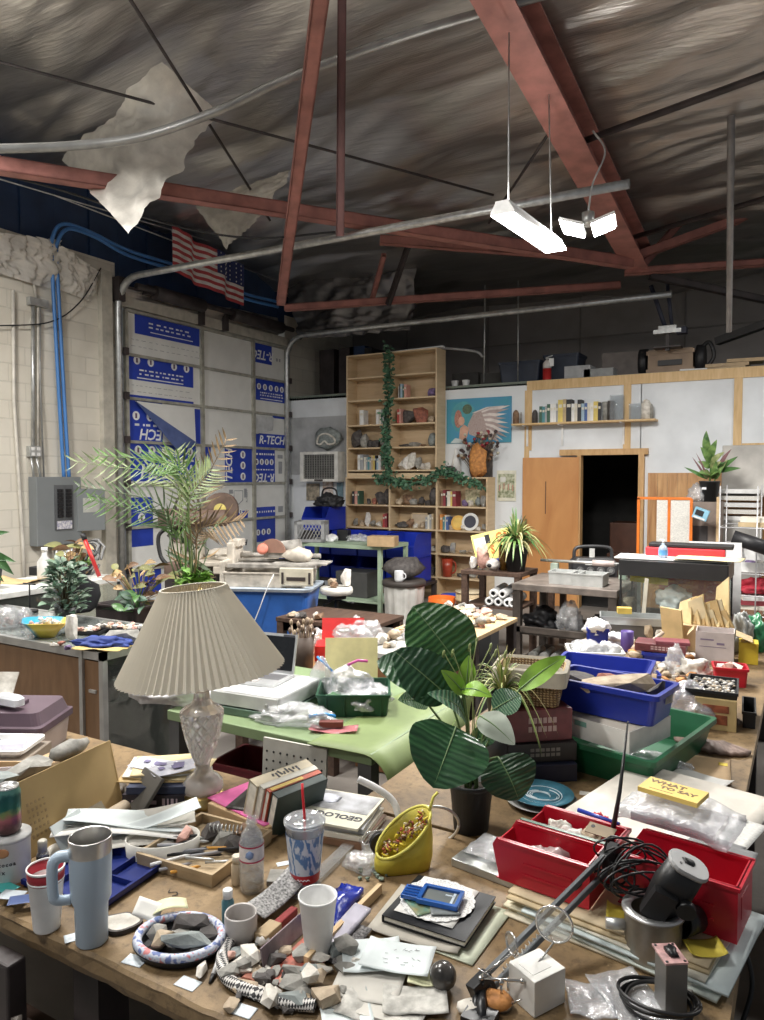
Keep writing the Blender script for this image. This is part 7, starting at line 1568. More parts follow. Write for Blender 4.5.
def coffeecan():
 p=V(bz(10,882));rt=thing('tin_can','white labelled tin at the left edge with a soda can on top','tin',p);MB().lathe([(.05,0),(.051,.003),(.051,.118),(.0525,.12),(.0525,.128),(.05,.1285),(.048,.125),(.001,.125)],44).o('body',mat('tin_white',(.68,.67,.66),ro=.35),rt)
 b=MB();b.lathe([(.0535,.121),(.0535,.131),(.001,.132)],44,cap=(1,1));b.o('lid',mat('tin_lid',(.55,.55,.54),ro=.4),rt)
 b=MB();b.lathe([(.0518,0.),(.0518,.016)],44,cap=(0,0));b.o('copper_band',mat('copper_band',(.5,.26,.13)),rt);a0=atan2(TOWARD.y,TOWARD.x)+.1
 b=MB();b.blob((0,0,0),(.02,.002,.013),2,0);b.xf(MT((.0505*cos(a0),.0505*sin(a0),.1))@MR(a0+R(90),4,'Z'));b.o('emblem',mat('emblem_copper',(.45,.22,.1)),rt)
 for t_,z,s_ in(('hot cocoa',.07,.014),('mix',.05,.014)):
  n=len(t_)
  for k,ch in enumerate(t_):
   if ch!=' ':a=a0+(k-n/2)*.17;lettering(ch,s_,M_INKB,rt,(.0515*cos(a),.0515*sin(a),z),(R(90),0,a+R(90)),.0003,bold=.0004)
 q=p+V((-.004,0.,.133));s_=thing('soda_can','green and pink soda can standing on the white tin','can',q)
 m,nt,pb,out=_nodes('can_print');tc_=N(nt,'ShaderNodeTexCoord');sp=N(nt,'ShaderNodeSeparateXYZ');nt.links.new(tc_.outputs['Object'],sp.inputs[0]);no=N(nt,'ShaderNodeTexNoise');S(no,'Scale',45);nt.links.new(tc_.outputs['Object'],no.inputs['Vector']);ad=N(nt,'ShaderNodeMath',operation='MULTIPLY_ADD');S(ad,1,.04);nt.links.new(no.outputs[0],ad.inputs[0]);nt.links.new(sp.outputs[2],ad.inputs[2]);mr=N(nt,'ShaderNodeMapRange',i_1=.02,i_2=.135);nt.links.new(ad.outputs[0],mr.inputs[0])
 nt.links.new(ramp(nt,mr.outputs[0],[(.15,(.1,.05,.05)),(.35,(.48,.16,.2)),(.5,(.22,.3,.12)),(.6,(.02,.14,.12)),(.85,(.02,.1,.1)),(.95,(.12,.3,.26))]),pb.inputs['Base Color']);S(pb,'Metallic',.5);S(pb,'Roughness',.3)
 MB().lathe([(.026,0),(.033,.01),(.033,.105),(.0285,.118)],40,cap=(1,0)).o('body',m,s_);b=MB();b.lathe([(.0285,.1181),(.0285,.1225),(.0265,.1225),(.0255,.118),(.001,.118)],40,cap=(0,1));b.o('top',mat('aluminium',(.6,.6,.6),ro=.3,metal=.9),s_);b=MB();b.box((.004,0,.1195),(.022,.013,.002));b.o('pull_tab',MATS['aluminium'],s_)
coffeecan()
rt=thing('spray_bottle','clear small spray bottle with dark label before the big envelope','bottle',bz(43,872));MB().lathe([(.014,0),(.0155,.004),(.0155,.05),(.011,.058)],24,cap=(1,1)).o('body',M_ICE,rt);MB().lathe([(.0158,.026),(.0158,.047)],24,cap=(0,0)).o('label',M_INKB,rt);MB().lathe([(.012,.058),(.012,.085),(.008,.088)],20,cap=(1,1)).o('cap',mat('cap_frost',(.55,.52,.45),ro=.4),rt)
# ---------------- the left heap: big envelope, case, tray, papers
M_MANILA=mat('manila_kraft',(.52,.37,.17),ro=.75,ns=5,na=.08)
def bigenvelope():
 a,b_=V(bz(22,864)),V(bz(121,806));ax=(b_-a);L_=ax.length;rt=thing('cardboard_folder','large tan cardboard folder standing on edge at the left of the bench','folder',(a+b_)/2,0,None,(R(-14),0,atan2(ax.y,ax.x)))
 b=MB();b.box((0,0,.105),(L_+.02,.004,.21));b.o('front_sheet',M_MANILA,rt);b=MB();b.box((.01,.02,.1),(L_-.02,.003,.19),(R(-6),0,0));b.o('back_sheet',M_MANILA,rt);b=MB();b.box((L_/2+.008,.012,.1),(.003,.03,.19));b.o('end_fold',M_MANILA,rt)
 b=MB();rd=RNG(2)
 for k in range(5):
  x=-L_/2+.05+k*.014
  for j in range(6):b.box((x,-.0026,.05+j*.018),(.006,.0008,rd.U(.004,.011)))
 b.o('pencil_marks',mat('pencil',(.36,.25,.12)),rt)
 return rt
bigenvelope()
def on_env(t,back,z):a,b_=V(bz(22,864)),V(bz(121,806));d_=(b_-a).normalized();n_=V((-d_.y,d_.x,0));q=a+d_*t+n_*back;return(q.x,q.y,BZ+z)
EA=atan2((V(bz(121,806))-V(bz(22,864))).y,(V(bz(121,806))-V(bz(22,864))).x)
b=MB();b.box((0,0,.085),(.34,.13,.17));b.o('carton',M_CARD,loc=on_env(.18,.155,.0008),rot=EA,bev=.003,label='brown carton hidden behind the tan folder, carrying grey slabs',cat='box')
stone(*on_env(.3,.12,.1715),.15,.06,.06,'grey','grey purple geode half leaning behind the right of the tan folder',501,'round',rz=EA);stone(*on_env(.15,.14,.1715),.17,.1,.035,'grey','flat grey stone slab behind the middle of the tan folder',502,'hull',rz=EA);stone(*on_env(.04,.13,.1715),.1,.09,.05,'slate','dark grey slab behind the left of the tan folder',503,'hull',rz=EA)
rt=thing('tool_case','dusty purple lidded tool case at the left edge of the bench','case',(-2.68,1.73,B0),R(28));M_PC=mat('case_purple',(.105,.068,.09),ro=.5,ns=4,na=.12)
b=MB();b.loft([rrect(.36,.24,.02,0),rrect(.38,.26,.02,.1)]);b.o('body',mat('case_taupe',(.34,.28,.26),ro=.5),rt);b=MB();b.loft([rrect(.4,.28,.02,.1),rrect(.4,.28,.02,.125),rrect(.38,.26,.03,.13),rrect(.35,.23,.03,.175)]);b.o('lid',M_PC,rt);b=MB();b.box((0,0,.183),(.15,.05,.016));b.o('handle',M_PC,rt,bev=.004)
q=V((-2.66,1.73,BZ+.193));b=MB();b.box((0,0,.055),(.14,.006,.11),(R(-35),0,0));b.o('stone_tile',stone_mat('pale'),loc=q+V((-.05,-.02,0)),rot=(0,0,R(28)),label='pale square tile leaning on the purple case',cat='tile')
rt=thing('label_maker','white hand held gadget lying on the purple case','gadget',q+V((.04,-.03,0.)),R(5));b=MB();b.loft([rrect(.13,.05,.02,0),rrect(.13,.05,.02,.025),rrect(.1,.035,.015,.035)]);b.o('body',mat('gadget_white',(.7,.72,.76),ro=.35),rt);b=MB();b.box((-.05,0.,.02),(.035,.045,.02));b.o('grip',M_BLACK,rt)
# tray of odds in front of the case
rt=thing('tray','white foam tray of small things left of the purple case front','tray',(-2.47,1.55,BZ+.09),R(28));b=MB();tub(b,.26,.16,.03,.004,.85,.02,.008);b.o('body',M_FOAM,rt)
b=MB();b.box((0,0,.045),(.3,.2,.09));b.o('carton',mat('box_taupe',(.3,.25,.2)),loc=(-2.47,1.55,B0),rot=R(28),label='taupe box under the white foam tray',cat='box',bev=.003)
b=MB();b.box((0,0,.012),(.12,.05,.024));b.o('small_carton',mat('lilac_white',(.64,.62,.72)),loc=(-2.44,1.57,BZ+.0955),rot=R(40),label='small lilac white packet lying in the foam tray',cat='packet',bev=.003)
for k,(dx,dy,c)in enumerate(((-.08,-.02,'grey'),(-.05,.03,'slate'),(-.02,-.04,'pale'),(-.1,.03,'dark'))):stone(-2.47+dx,1.55+dy,BZ+.0955,.04,.035,.03,c,f'small {c} piece in the white foam tray',510+k)
rt=thing('open_box','low box of shells, envelopes and a dark book before the foam tray','box',(-2.17,1.49,B0),R(28));b=MB();tub(b,.34,.14,.1,.004,.98,.004,.001);b.o('body',M_CARD,rt)
for k,(x,y,w_,h_,m_,lb,a)in enumerate(((0.,-.035,.26,.115,mat('lilac_paper',(.7,.66,.7)),'lilac white envelope standing in the low box',0.),(.08,-.05,.14,.12,mat('orange_envelope',(.66,.4,.08)),'orange envelope standing at the front of the low box',.05),(.1,.03,.14,.125,mat('navy_board',(.02,.03,.06)),'navy book cover standing in the low box',0.))):
 p=V((-2.17,1.49,BZ+.006))+MR(R(28),3,'Z')@V((x,y,0));b=MB();b.box((0,0,h_/2),(w_,.005,h_),(R(-8),R(-4),0));b.o('envelope' if k<2 else 'book_cover',m_,loc=p+V((0,0,.005)),rot=R(28)+a,label=lb,cat='envelope' if k<2 else 'book')
for k,(x,y,s_,c,kd)in enumerate(((-.12,.02,.045,'brown','round'),(-.08,-.01,.05,'tan','round'),(-.05,.03,.045,'dark','round'),(-.02,0.,.05,'pale','round'),(-.13,-.02,.04,'dark','round'),(.02,.02,.04,'orange','round'))):
 p=V((-2.17,1.49,BZ+.06))+MR(R(28),3,'Z')@V((x,y,0));stone(p.x,p.y,p.z,s_,s_*.8,s_*.7,c,f'small {c} shell like stone in the low box, {ORD[k]} of the row',520+k,kd)
b=MB();b.box((0,0,.028),(.3,.11,.056));b.o('foam_filler',mat('filler',(.42,.38,.32)),loc=(-2.17,1.49,BZ+.0055),rot=R(28),label='packing filling the bottom of the low box',cat='packing')
rt=thing('shell_basket','tiny yellow woven basket in the low box','basket',tuple(V((-2.13,1.55,BZ+.065))));b=MB();tub(b,.06,.05,.03,.003,.8,.015,.003);b.o('body',mat('straw_yellow',(.62,.5,.22),bs=90,bd=.002),rt)
stone(*bz(73,762),.045,.04,.05,'tan','small tan fossil standing right of the low box',530,'round')
# blue sorting trays
def bluetray(loc,rz,w_,d_,label,m,cells=True):
 rt=thing('sorting_tray',label,'tray',loc,rz);b=MB();tub(b,w_,d_,.022,.004,.97,.012,.004);b.o('tray',m,rt)
 if cells:
  b=MB()
  for k in range(1,3):b.box((-w_/2+w_*k/3,0,.012),(.004,d_-.02,.016))
  b.box((w_/6,0.,.012),(w_*.6,.004,.016));b.o('divider',m,rt)
M_BT=mat('tray_blue',(.008,.02,.15),ro=.35,ns=4,na=.1)
bluetray((-1.615,1.275,B0),R(5),.28,.23,'dark blue plastic sorting tray under the papers behind the tumbler',M_BT)
bluetray((-1.83,1.1,B0),R(20),.16,.1,'small black tray with bright scraps behind the foam cups',M_BLACK,False)
for k,(u,v,c)in enumerate(((6,897,(.05,.35,.33)),(12,905,(.55,.6,.64)),(22,910,(.1,.14,.3)))):sheet('picture_card',('teal scrap card in the black tray at the left edge','pale scrap card in the black tray at the left edge','navy scrap card in the black tray at the left edge')[k],'card',bz(u,v,.024+.001*k),.06,.04,mat('scrap_%d'%k,c,ro=.3),.4*k)
# fan of papers with the oval paper band
M_PAPERB=mat('paper_bluewhite',(.68,.74,.74),ro=.7);M_PAPERG=mat('paper_greywhite',(.55,.53,.48),ro=.7);M_PAPERW=mat('paper_white',(.76,.75,.71),ro=.7)
pc_=V(bz(163,852));rt=thing('paper_band','oval white paper band standing open under the fan of papers','paper',pc_,R(40));b=MB();n=48;L=[]
for r_,z in((1,0),(1.02,.046),(.985,.046),(.965,0)):L.append([V((.1*r_*cos(6.283*i/n),.068*r_*sin(6.283*i/n),z))for i in range(n)])
L.append(L[0]);b.loft(L,cap=(0,0),sm=True);b.o('band',mat('band_white',(.7,.68,.62),ro=.6),rt)
for k,(u,v,w_,d_,rz,m_,h_,cl)in enumerate(((108,846,.34,.2,.95,M_PAPERG,.018,.03),(120,842,.36,.17,.8,M_PAPERW,.034,.03),(128,838,.34,.15,.75,M_PAPERB,.046,.03),(132,836,.36,.14,.8,M_PAPERG,.056,.03),(148,842,.3,.05,1.05,M_PAPERB,.066,.025))):
 mb=MB()
 def fn(a,b_,w_=w_,d_=d_,cl=cl,k=k):return V(((a-.5)*w_,(b_-.5)*d_*(.6+.5*a),cl*sin(a*2.6+k)*.9+.006*sin(b_*4+k)))
 mb.slab(fn,16,6,.0008);z0=mb.low();mb.xf(MT((0,0,-z0)));p=bz(u,v);mb.o('paper_sheet',m_,loc=(p[0],p[1],BZ+h_-.018),rot=rz,label=f"{('grey', 'cream white', 'pale blue', 'taupe', 'narrow pale blue')[k]} curled sheet in the fan of papers, {ORD[k]} from the bottom",cat='paper',group='fan of papers')
b=MB();b.box((0,0,.05),(.12,.003,.1));b.o('card',M_PAPERB,loc=bz(80,850),rot=(R(-30),0,EA+.1),label='pale card leaning against the tan folder',cat='card');b=MB();b.box((0,0,.045),(.15,.004,.09));b.o('card',mat('olive_card',(.16,.13,.08)),loc=bz(98,838),rot=(R(-40),0,EA),label='dark olive card leaning right of the pale card',cat='card')
rt=thing('fabric_roll','rolled beige cloth behind the fan of papers','cloth',bz(112,822,0.),EA);b=MB();b.cyl((-.06,0,.022),(.06,0,.022),.022,n=16);b.o('roll',mat('beige_cloth',(.42,.34,.24)),rt)
for k,(u,v)in enumerate(((122,803),(128,808))):b=MB();b.cyl((0,0,.018),(0.,.09,.018),.018,n=14);b.o('paper_roll',mat('dark_roll',(.12,.1,.08)),loc=bz(u,v),rot=R(50),label=('left dark rolled tube behind the fan of papers','right dark rolled tube behind the fan of papers')[k],cat='roll')
# book stack with manila folders and photos
p=V((-1.845,1.75,B0));RZB=R(28)
book(p,.26,.2,.045,mat('spine_black',(.035,.03,.04),ro=.4),'thick black book with pale spine print lying left of the lamp',rz=R(28+90))
BB=[o for o in COL.objects if o.get('label','').startswith('thick black book')][0];b=MB();[b.box((-.1303,-.075+q*.014,.024),(.001,.009 if q%2 else .005,.022))for q in range(4)];b.box((-.1303,.03,.022),(.001,.08,.012));b.o('spine_print',mat('spine_pink',(.62,.5,.55)),BB)
book(p+V((0.,0.,.047)),.25,.19,.022,mat('spine_navy',(.03,.04,.08)),'thin navy book on the thick black book left of the lamp',rz=R(122))
for k,(dx,dy,m_,rz,w_,d_)in enumerate(((0,0,M_MANILA,.55,.27,.19),(.01,.01,mat('manila_pale',(.68,.56,.32),ro=.7),.45,.26,.18),(-.01,.01,M_PAPERW,.62,.25,.17),(0.,.02,MATS['manila_pale'],.7,.24,.17))):sheet('folder',f"{('kraft', 'pale manila', 'white', 'light manila')[k]} folder on the black books left of the lamp, {ORD[k]} from the bottom",'folder',p+V((dx,dy,.0705+k*.005)),w_,d_,m_,rz,.003,k,t=.003)
M_PHOTO=mat('photo_print',(.66,.66,.72),ro=.25,ns=18,col2=(.5,.52,.62));
for k,(dx,dy,rz)in enumerate(((-.04,-.02,.2),(.03,0.,.75),(.05,-.025,1.1))):
 o=sheet('photo_card',f"pale photo card on the folders left of the lamp, {('left', 'middle', 'right')[k]} of three",'card',p+V((dx,dy,.0925+.0025*k)),.14,.09,M_PHOTO,rz,.004,5+k)
 b=MB();b.box((.02,0,.0055),(.035,.03,.0008)).box((-.03,.01,.0055),(.02,.02,.0008));b.o('printed_square',mat('photo_ink',(.2,.18,.32)),o)
b=MB();b.box((0,0,.065),(.13,.012,.13));b.o('book_cover',mat('grey_board',(.1,.095,.085),ro=.5),loc=bz(131,812),rot=(R(-38),0,R(-18)),label='dark grey board leaning before the black books',cat='board',bev=.002)
# pink folder and black magazine
p=V((-1.455,1.79,B0));b=MB();b.box((0,0,.02),(.27,.24,.04));b.o('flat_box',M_CARD,loc=p,rot=R(-8),label='flat brown box under the pink folder',cat='box',bev=.003)
sheet('folder','bright pink folder right of the lamp','folder',p+V((-.01,0.,.0405)),.28,.22,mat('pink_card',(.8,.16,.42),ro=.5),R(-12),0,2,t=.004);o=sheet('magazine','black glossy magazine on the pink folder','magazine',p+V((.04,.01,.0455)),.26,.19,mat('mag_black',(.035,.032,.03),ro=.3),R(12),0,3,t=.004)
b=MB();rd=RNG(6)
for k in range(7):b.box((.01,-.07+k*.02,.0085),(.18,.005,.0006))
b.o('print_lines',mat('print_dim',(.12,.11,.1)),o)
# three books standing, leaning together
def leanbooks():
 base=V((-1.372,1.775,B0));cs=[('tan spined thick book leaning leftmost in the group of standing books',.042,mat('spine_cream',(.64,.56,.4))),('white book in the middle of the leaning group',.022,mat('spine_white',(.7,.68,.6))),('red and yellow book in the leaning group',.02,mat('spine_red',(.5,.1,.05))),('dark green book rightmost in the leaning group',.03,mat('spine_dgreen',(.03,.05,.045)))];x=-.07
 for k,(lb,t,m_)in enumerate(cs):
  d_=MR(R(-14),3,'Z');p=base+d_@V((x,0,0));rt=thing('book',lb,'book',p,0,None,(0,R(16),R(-14)));h_=.165-.006*k;w_=.22-.01*k
  b=MB();b.box((.0015,0,h_/2),(.003,w_,h_)).box((t-.0015,0,h_/2),(.003,w_,h_)).box((t/2,0,h_-.0015),(t,w_,.003));b.o('cover',m_,rt);b=MB();b.box((t/2,0,h_/2-.004),(t-.006,w_-.004,h_-.008));b.o('pages',PAGE,rt)
  if k==0:b=MB();[b.box((t/2+.006*(q%2-.5),-.035+q*.013,h_+.0006),(.022 if q%3 else .012,.006,.0012),(0,0,.3*(q%3-1)))for q in range(8)];b.o('spine_print',M_INKB,rt)
  if k==2:b=MB();b.box((t/2,-.03,h_+.0005),(.012,.12,.001));b.o('yellow_title',mat('title_yellow',(.7,.5,.1)),rt)
  x+=t+.004
leanbooks()
# geology magazine on a stack
def magstack():
 p=V((-1.205,1.825,B0));rz=R(99)
 for k,(t,c)in enumerate(((.018,'brown'),(.014,'cream'),(.016,'grey'))):
  z=[0,.019,.034][k];book(p+V((.01-.008*k,.005*k,z)),.2,.215,t,colour('book_'+c,BK[c]),f"{c} volume under the geology magazine, {ORD[k]} from the bottom",rz=rz+R(3*k))
 rt=thing('magazine','pale magazine titled GEOLOGY with a grey mountain photo, topmost of its stack','magazine',p+V((-.01,.008,.051)),rz);b=MB();b.box((0,0,.004),(.215,.225,.008));b.o('cover',mat('mag_cream',(.68,.66,.54),ro=.4),rt,bev=.001)
 b=MB();b.box((.04,0,.0084),(.12,.21,.0008));b.o('cover_photo',mat('mag_photo',(.46,.47,.5),ns=16,col2=(.16,.155,.15)),rt)
 lettering('GEOLOGY',.036,M_INKB,rt,(-.052,-.02,.0086),(0,0,R(90)),.0004,bold=.0012);b=MB();b.blob((.05,.05,.0088),(.03,.045,.0006),2,.4,2,4);b.o('cloud',mat('mag_cloud',(.6,.62,.7)),rt)
magstack()
# ---------------- stones: the tray with plaid rim, the woven liner, loose pieces
def plaid():
 p=V(bz(180,947));m,nt,pb,out=_nodes('plaid_cloth');tc_=N(nt,'ShaderNodeTexCoord');ck=N(nt,'ShaderNodeTexNoise');S(ck,'Scale',75);S(ck,'Detail',1);nt.links.new(tc_.outputs['Object'],ck.inputs['Vector']);nt.links.new(ramp(nt,ck.outputs[0],[(.36,(.14,.19,.4)),(.46,(.62,.62,.68)),(.58,(.45,.55,.68)),(.66,(.6,.22,.22))]),pb.inputs['Base Color']);S(pb,'Roughness',.7)
 rt=thing('bowl','shallow oval bowl with padded plaid rim heaped with grey stones','bowl',p,R(20));b=MB();n=56
 b.tube([V((.095*cos(6.283*i/n),.078*sin(6.283*i/n),.024))for i in range(n+1)],.01,10,cap=(0,0));b.o('rim',m,rt);b=MB();L=[[V((.095*q*cos(6.283*i/n),.078*q*sin(6.283*i/n),z))for i in range(n)]for q,z in((.98,0),(1.12,.018),(.95,.02),(.9,.006))];b.loft(L);b.o('dish',M_BLACK,rt)
 for k,(dx,dy,z,sx,sy,sz,c,rt_,lb)in enumerate(((.01,.035,.02,.085,.05,.04,'dark',(.2,.1,.6),'dark brown lump at the back of the plaid rimmed bowl'),(-.055,-.005,.012,.05,.035,.045,'grey',(.3,.5,.3),'grey wedge at the left of the plaid rimmed bowl'),(-.025,-.02,.012,.055,.03,.045,'tan',(.2,-.5,1.4),'tan wedge second from left in the plaid rimmed bowl'),(.03,-.03,.028,.12,.035,.025,'slate',(.1,.25,.85),'long grey slab lying across the plaid rimmed bowl'),(.06,.02,.012,.05,.04,.03,'dark',(0,0,.4),'black piece at the right of the plaid rimmed bowl'),(-0.,0.,.008,.05,.04,.03,'grey',(0,0,.2),'small grey stone in the middle of the plaid rimmed bowl'))):
  q=p+MR(R(20),3,'Z')@V((dx,dy,z));stone(q.x,q.y,q.z,sx,sy,sz,c,lb,540+k,'hull',rot=rt_)
 for k,(u,v,sx,sy,sz,c,lb)in enumerate(((202,975,.05,.022,.022,'pale','pale broken chunk in front of the plaid rimmed bowl'),(212,952,.032,.028,.026,'dark','dark small stone right of the plaid rimmed bowl'),(195,962,.032,.03,.026,'slate','bluish grey stone before the plaid rimmed bowl'))):stone(*bz(u,v),sx,sy,sz,c,lb,550+k,'hull')
 b=MB();b.slab(lambda a,b_:V(((a-.5)*.09,(b_-.5)*.045,.012*sin(a*3))),8,4,.0008);b.o('paper_slip',mat('slip_yellow',(.7,.7,.44),ro=.7),loc=bz(168,922,.034),rot=.9,label='pale yellow paper slip behind the stones in the plaid bowl',cat='paper');b=MB();b.slab(lambda a,b_:V(((a-.5)*.06,(b_-.5)*.05,.015*a)),6,4,.0008);b.o('paper_slip',M_PAPERW,loc=bz(147,928,.04),rot=(R(25),R(35),.7),label='white paper slip leaning over the left rim of the plaid bowl',cat='paper')
plaid()
mb=MB();pl=[(.048*cos(a)*(1+.12*sin(3*a)),.036*sin(a)*(1+.1*cos(4*a)))for a in[6.283*i/26 for i in range(26)]];mb.prism(pl,0,.01,0);mb.prism([(x*.86,y*.86)for x,y in pl],.0101,.0106,1);mb.o('geode_slice',[stone_mat('dark'),stone_mat('pale')],loc=bz(121,926),rot=.4,label='flat grey crystal slab with dark rind right of the tumbler',cat='rock')
def liner():
 """black and white woven sleeve laid in a loop, tray frame of thin wood, stones inside"""
 m,nt,pb,out=_nodes('woven_bw');tc_=N(nt,'ShaderNodeTexCoord');ck=N(nt,'ShaderNodeTexChecker');S(ck,'Scale',1);mp=N(nt,'ShaderNodeMapping');S(mp,'Scale',(90,8,1));S(mp,'Rotation',(0,0,.7));nt.links.new(tc_.outputs['UV'],mp.inputs[0]);nt.links.new(mp.outputs[0],ck.inputs['Vector']);S(ck,'Color1',(.02,.02,.022,1));S(ck,'Color2',(.62,.6,.57,1));nt.links.new(ck.outputs[0],pb.inputs['Base Color']);S(pb,'Roughness',.7)
 pts=curve_pts([bz(246,930,.012),bz(228,950,.012),bz(222,966,.012),bz(228,985,.012),bz(250,997,.012),bz(285,1008,.012),bz(315,1012,.012)],14);o=V(bz(262,960));mb=MB();pts=[p-o for p in pts]
 n=len(pts)
 def fn(a,b_):
  i=min(n-1,int(a*(n-1)));d_=(pts[min(i+1,n-1)]-pts[max(i-1,0)]).normalized();sd=d_.cross(UP);ang=b_*6.283;return pts[i]+sd*(.014*cos(ang))+UP*(.011*sin(ang))
 mb.grid(fn,n-1,12);mb.o('woven_sleeve',m,loc=o,label='black and white woven sleeve curled round the stones at the front edge',cat='fabric')
 m2=mat('woven_grey',(.5,.49,.48),ro=.8,ns=160,col2=(.05,.05,.05));mb=MB();a_,b2=V(bz(252,925)),V(bz(300,880))
 ax=(b2-a_);o=(a_+b2)/2;rz=atan2(ax.y,ax.x)
 mb.slab(lambda a,b_:V(((a-.5)*.19,(b_-.5)*.055,.03+.02*b_-.01*sin(a*3))),12,6,.003);mb.o('woven_strip',m2,loc=(o.x+.015,o.y-.02,BZ+.002),rot=rz,label='grey speckled woven strip sloping behind the foam cup',cat='fabric')
 rd=RNG(9)
 for k in range(16):
  q=a_+ax*(k/15)+V((-.01+rd.U(-.006,.006),.02+rd.U(-.006,.006),0));stone(q.x,q.y,BZ+.002+.012*(k%2),.026,.022,.02,'white',f'small white stone in the row above the woven strip, {ORD[k]} from the left',560+k,'round')
liner()
# long shallow wooden framed tray with pouches
def pouchtray():
 a_,b2=V(bz(306,968)),V(bz(380,893));ax=b2-a_;rz=atan2(ax.y,ax.x);o=(a_+b2)/2
 b=MB();b.box((0,0,.012),(ax.length,.012,.024));b.o('wooden_strip',M_WOODBLK,loc=(o.x,o.y,B0),rot=rz,label='thin wooden strip running along the right of the pouches',cat='strip')
 c_=V(bz(338,912));rt=thing('pouch','royal blue shiny pouch lying behind the foam cup','pouch',c_,rz+.12);mb=MB();mb.slab(lambda a,b_:V(((a-.5)*.17,(b_-.5)*.062,.022+.022*sin(pi*b_)*sin(pi*min(a*1.15,1))+.006*noise.noise(V((a*6,b_*5,1))))),16,8,.018);mb.o('body',mat('pouch_blue',(.012,.03,.32),ro=.25,bs=25,bd=.004),rt)
 mb=MB();mb.slab(lambda a,b_:V(((a-.5)*.15,(b_-.5)*.045,.012+.02*a+.004*noise.noise(V((a*9,b_*5,3))))),12,5,.01);mb.o('film_packet',mat('lilac_film',(.5,.48,.56),ro=.25,bs=60,bd=.003),loc=tuple(V(bz(345,935))),rot=rz-.06,label='pale lilac plastic packet lying along the blue pouch',cat='packet')
 mb=MB();mb.slab(lambda a,b_:V(((a-.5)*.13,(b_-.5)*.05,.004+.012*a)),10,4,.003);mb.o('woven_strip',mat('weave_black',(.22,.21,.21),ro=.8,ns=200,col2=(.015,.015,.015)),loc=tuple(V(bz(348,948))),rot=rz,label='black woven scrap under the lilac packet',cat='fabric')
 mb=MB();mb.slab(lambda a,b_:V(((a-.5)*.16,(b_-.5)*.09,.003+.004*noise.noise(V((a*7,b_*6,8))))),12,8,.002);mb.o('red_packet',mat('packet_red',(.48,.08,.05),ro=.35,ns=30,col2=(.36,.2,.16)),loc=tuple(V(bz(300,965,.001))),rot=rz,label='flat red packet lying under the foam cup',cat='packet')
 b=MB();b.box((0,0,.022),(.15,.004,.044),(R(-12),0,0));b.o('picture_card',mat('card_purple',(.3,.24,.25),ro=.25,ns=20,col2=(.14,.11,.13)),loc=bz(283,950),rot=rz,label='dark purple patterned card standing left of the foam cup',cat='card')
 b=MB();b.box((0,0,.01),(.11,.02,.02));b.o('red_pencil_case',mat('dark_red',(.28,.03,.03)),loc=bz(281,928,.003),rot=rz,label='dark red slim case behind the standing purple card',cat='case',bev=.003);b=MB();b.box((0,0,.012),(.06,.035,.024));b.o('small_carton',mat('kraft_box',(.46,.34,.2)),loc=bz(268,938),rot=rz,label='small kraft box between mug and foam cup',cat='box',bev=.002)
pouchtray()
for k,(u,v,sx,sy,sz,c,kd,rot_,lb)in enumerate(((241,975,.052,.03,.022,'pale','hull',(0,.1,.5),'pale grey block on the left of the woven sleeve'),(245,992,.06,.04,.022,'tan','hull',(.05,0,.3),'cream flat chunk at the front of the woven sleeve'),(262,984,.04,.03,.022,'dark','hull',(0,0,.5),'small dark chunk right of the cream one'),(232,960,.035,.025,.02,'pink','hull',(0,0,1),'pinkish chip at the top left of the woven sleeve'),(257,972,.05,.016,.045,'rust','slab',(R(80),0,.25),'rust dark slab standing left of the green grey slab'),(270,972,.05,.014,.05,'grey','slab',(R(78),0,.1),'olive grey slab standing left of the purple card'),(296,976,.06,.04,.03,'grey','hull',(.1,.1,.2),'rounded brown grey stone under the foam cup front'),(288,1003,.095,.05,.028,'slate','hull',(.15,-.1,.1),'large green grey banded slab at the front edge'),(328,1003,.065,.055,.035,'tan','hull',(.1,0,.8),'large tan grey wedge stone right of the green grey slab'),(322,972,.05,.025,.015,'pale','hull',(0,0,.2),'flat pale chip before the foam cup'),(345,975,.05,.04,.025,'grey','hull',(0,0,.4),'grey stone beside the wooden strip end'),(355,968,.04,.03,.022,'pale','hull',(0,0,.9),'pale stone right of the wooden strip end'),(272,957,.035,.03,.02,'white','round',(0,0,0),'white lump right of the grey mug'),(263,945,.03,.03,.022,'white','round',(0,0,0),'white lump behind the grey mug base'))):
 stone(*bz(u,v),sx,sy,sz,c,lb,600+k,kd,rot=rot_)
rd=RNG(44)
for k in range(34):
 u,v=rd.U(225,350),rd.U(955,1012);c=rd.choice(['grey','pale','dark','slate','tan']);s_=rd.U(.014,.028);stone(*bz(u,v),s_*1.3,s_,s_*.6,c,f'small loose {c} chip among the stones at the front edge',640+k,'hull',group=f'loose {c} chips at the front edge',name='stone_chip',cat='stone chip')
rd=RNG(45);hfs=HF(BZ+.001,.008)
for k in range(26):
 u,v=rd.U(228,352),rd.U(950,1010);q=V(bz(u,v));c=rd.choice(['grey','dark','slate','tan','grey','pale']);s_=rd.U(.028,.05);zz=hfs.drop(q.x,q.y,s_/2,s_*.5)
 stone(q.x,q.y,min(zz,BZ+.05),s_*1.35,s_,s_*.5,c,f'broken {c} chunk in the pile round the foam cup',1100+k,'hull',group=f'broken {c} chunks round the foam cup',name='stone_chunk',cat='rock')
rt=thing('pen','white marker pen with dark tip lying at the front edge','pen',bz(213,978));a_=V(bz(222,960))-V(bz(213,978));b=MB();b.tube([(0,0,.006),a_+V((0,0,.02))],.005,8);b.o('barrel',M_SHADE,rt);b=MB();b.tube([-a_*.35+V((0,0,.002)),V((0,0,.006))],[.003,.005],8);b.o('tip',M_BLACK,rt)
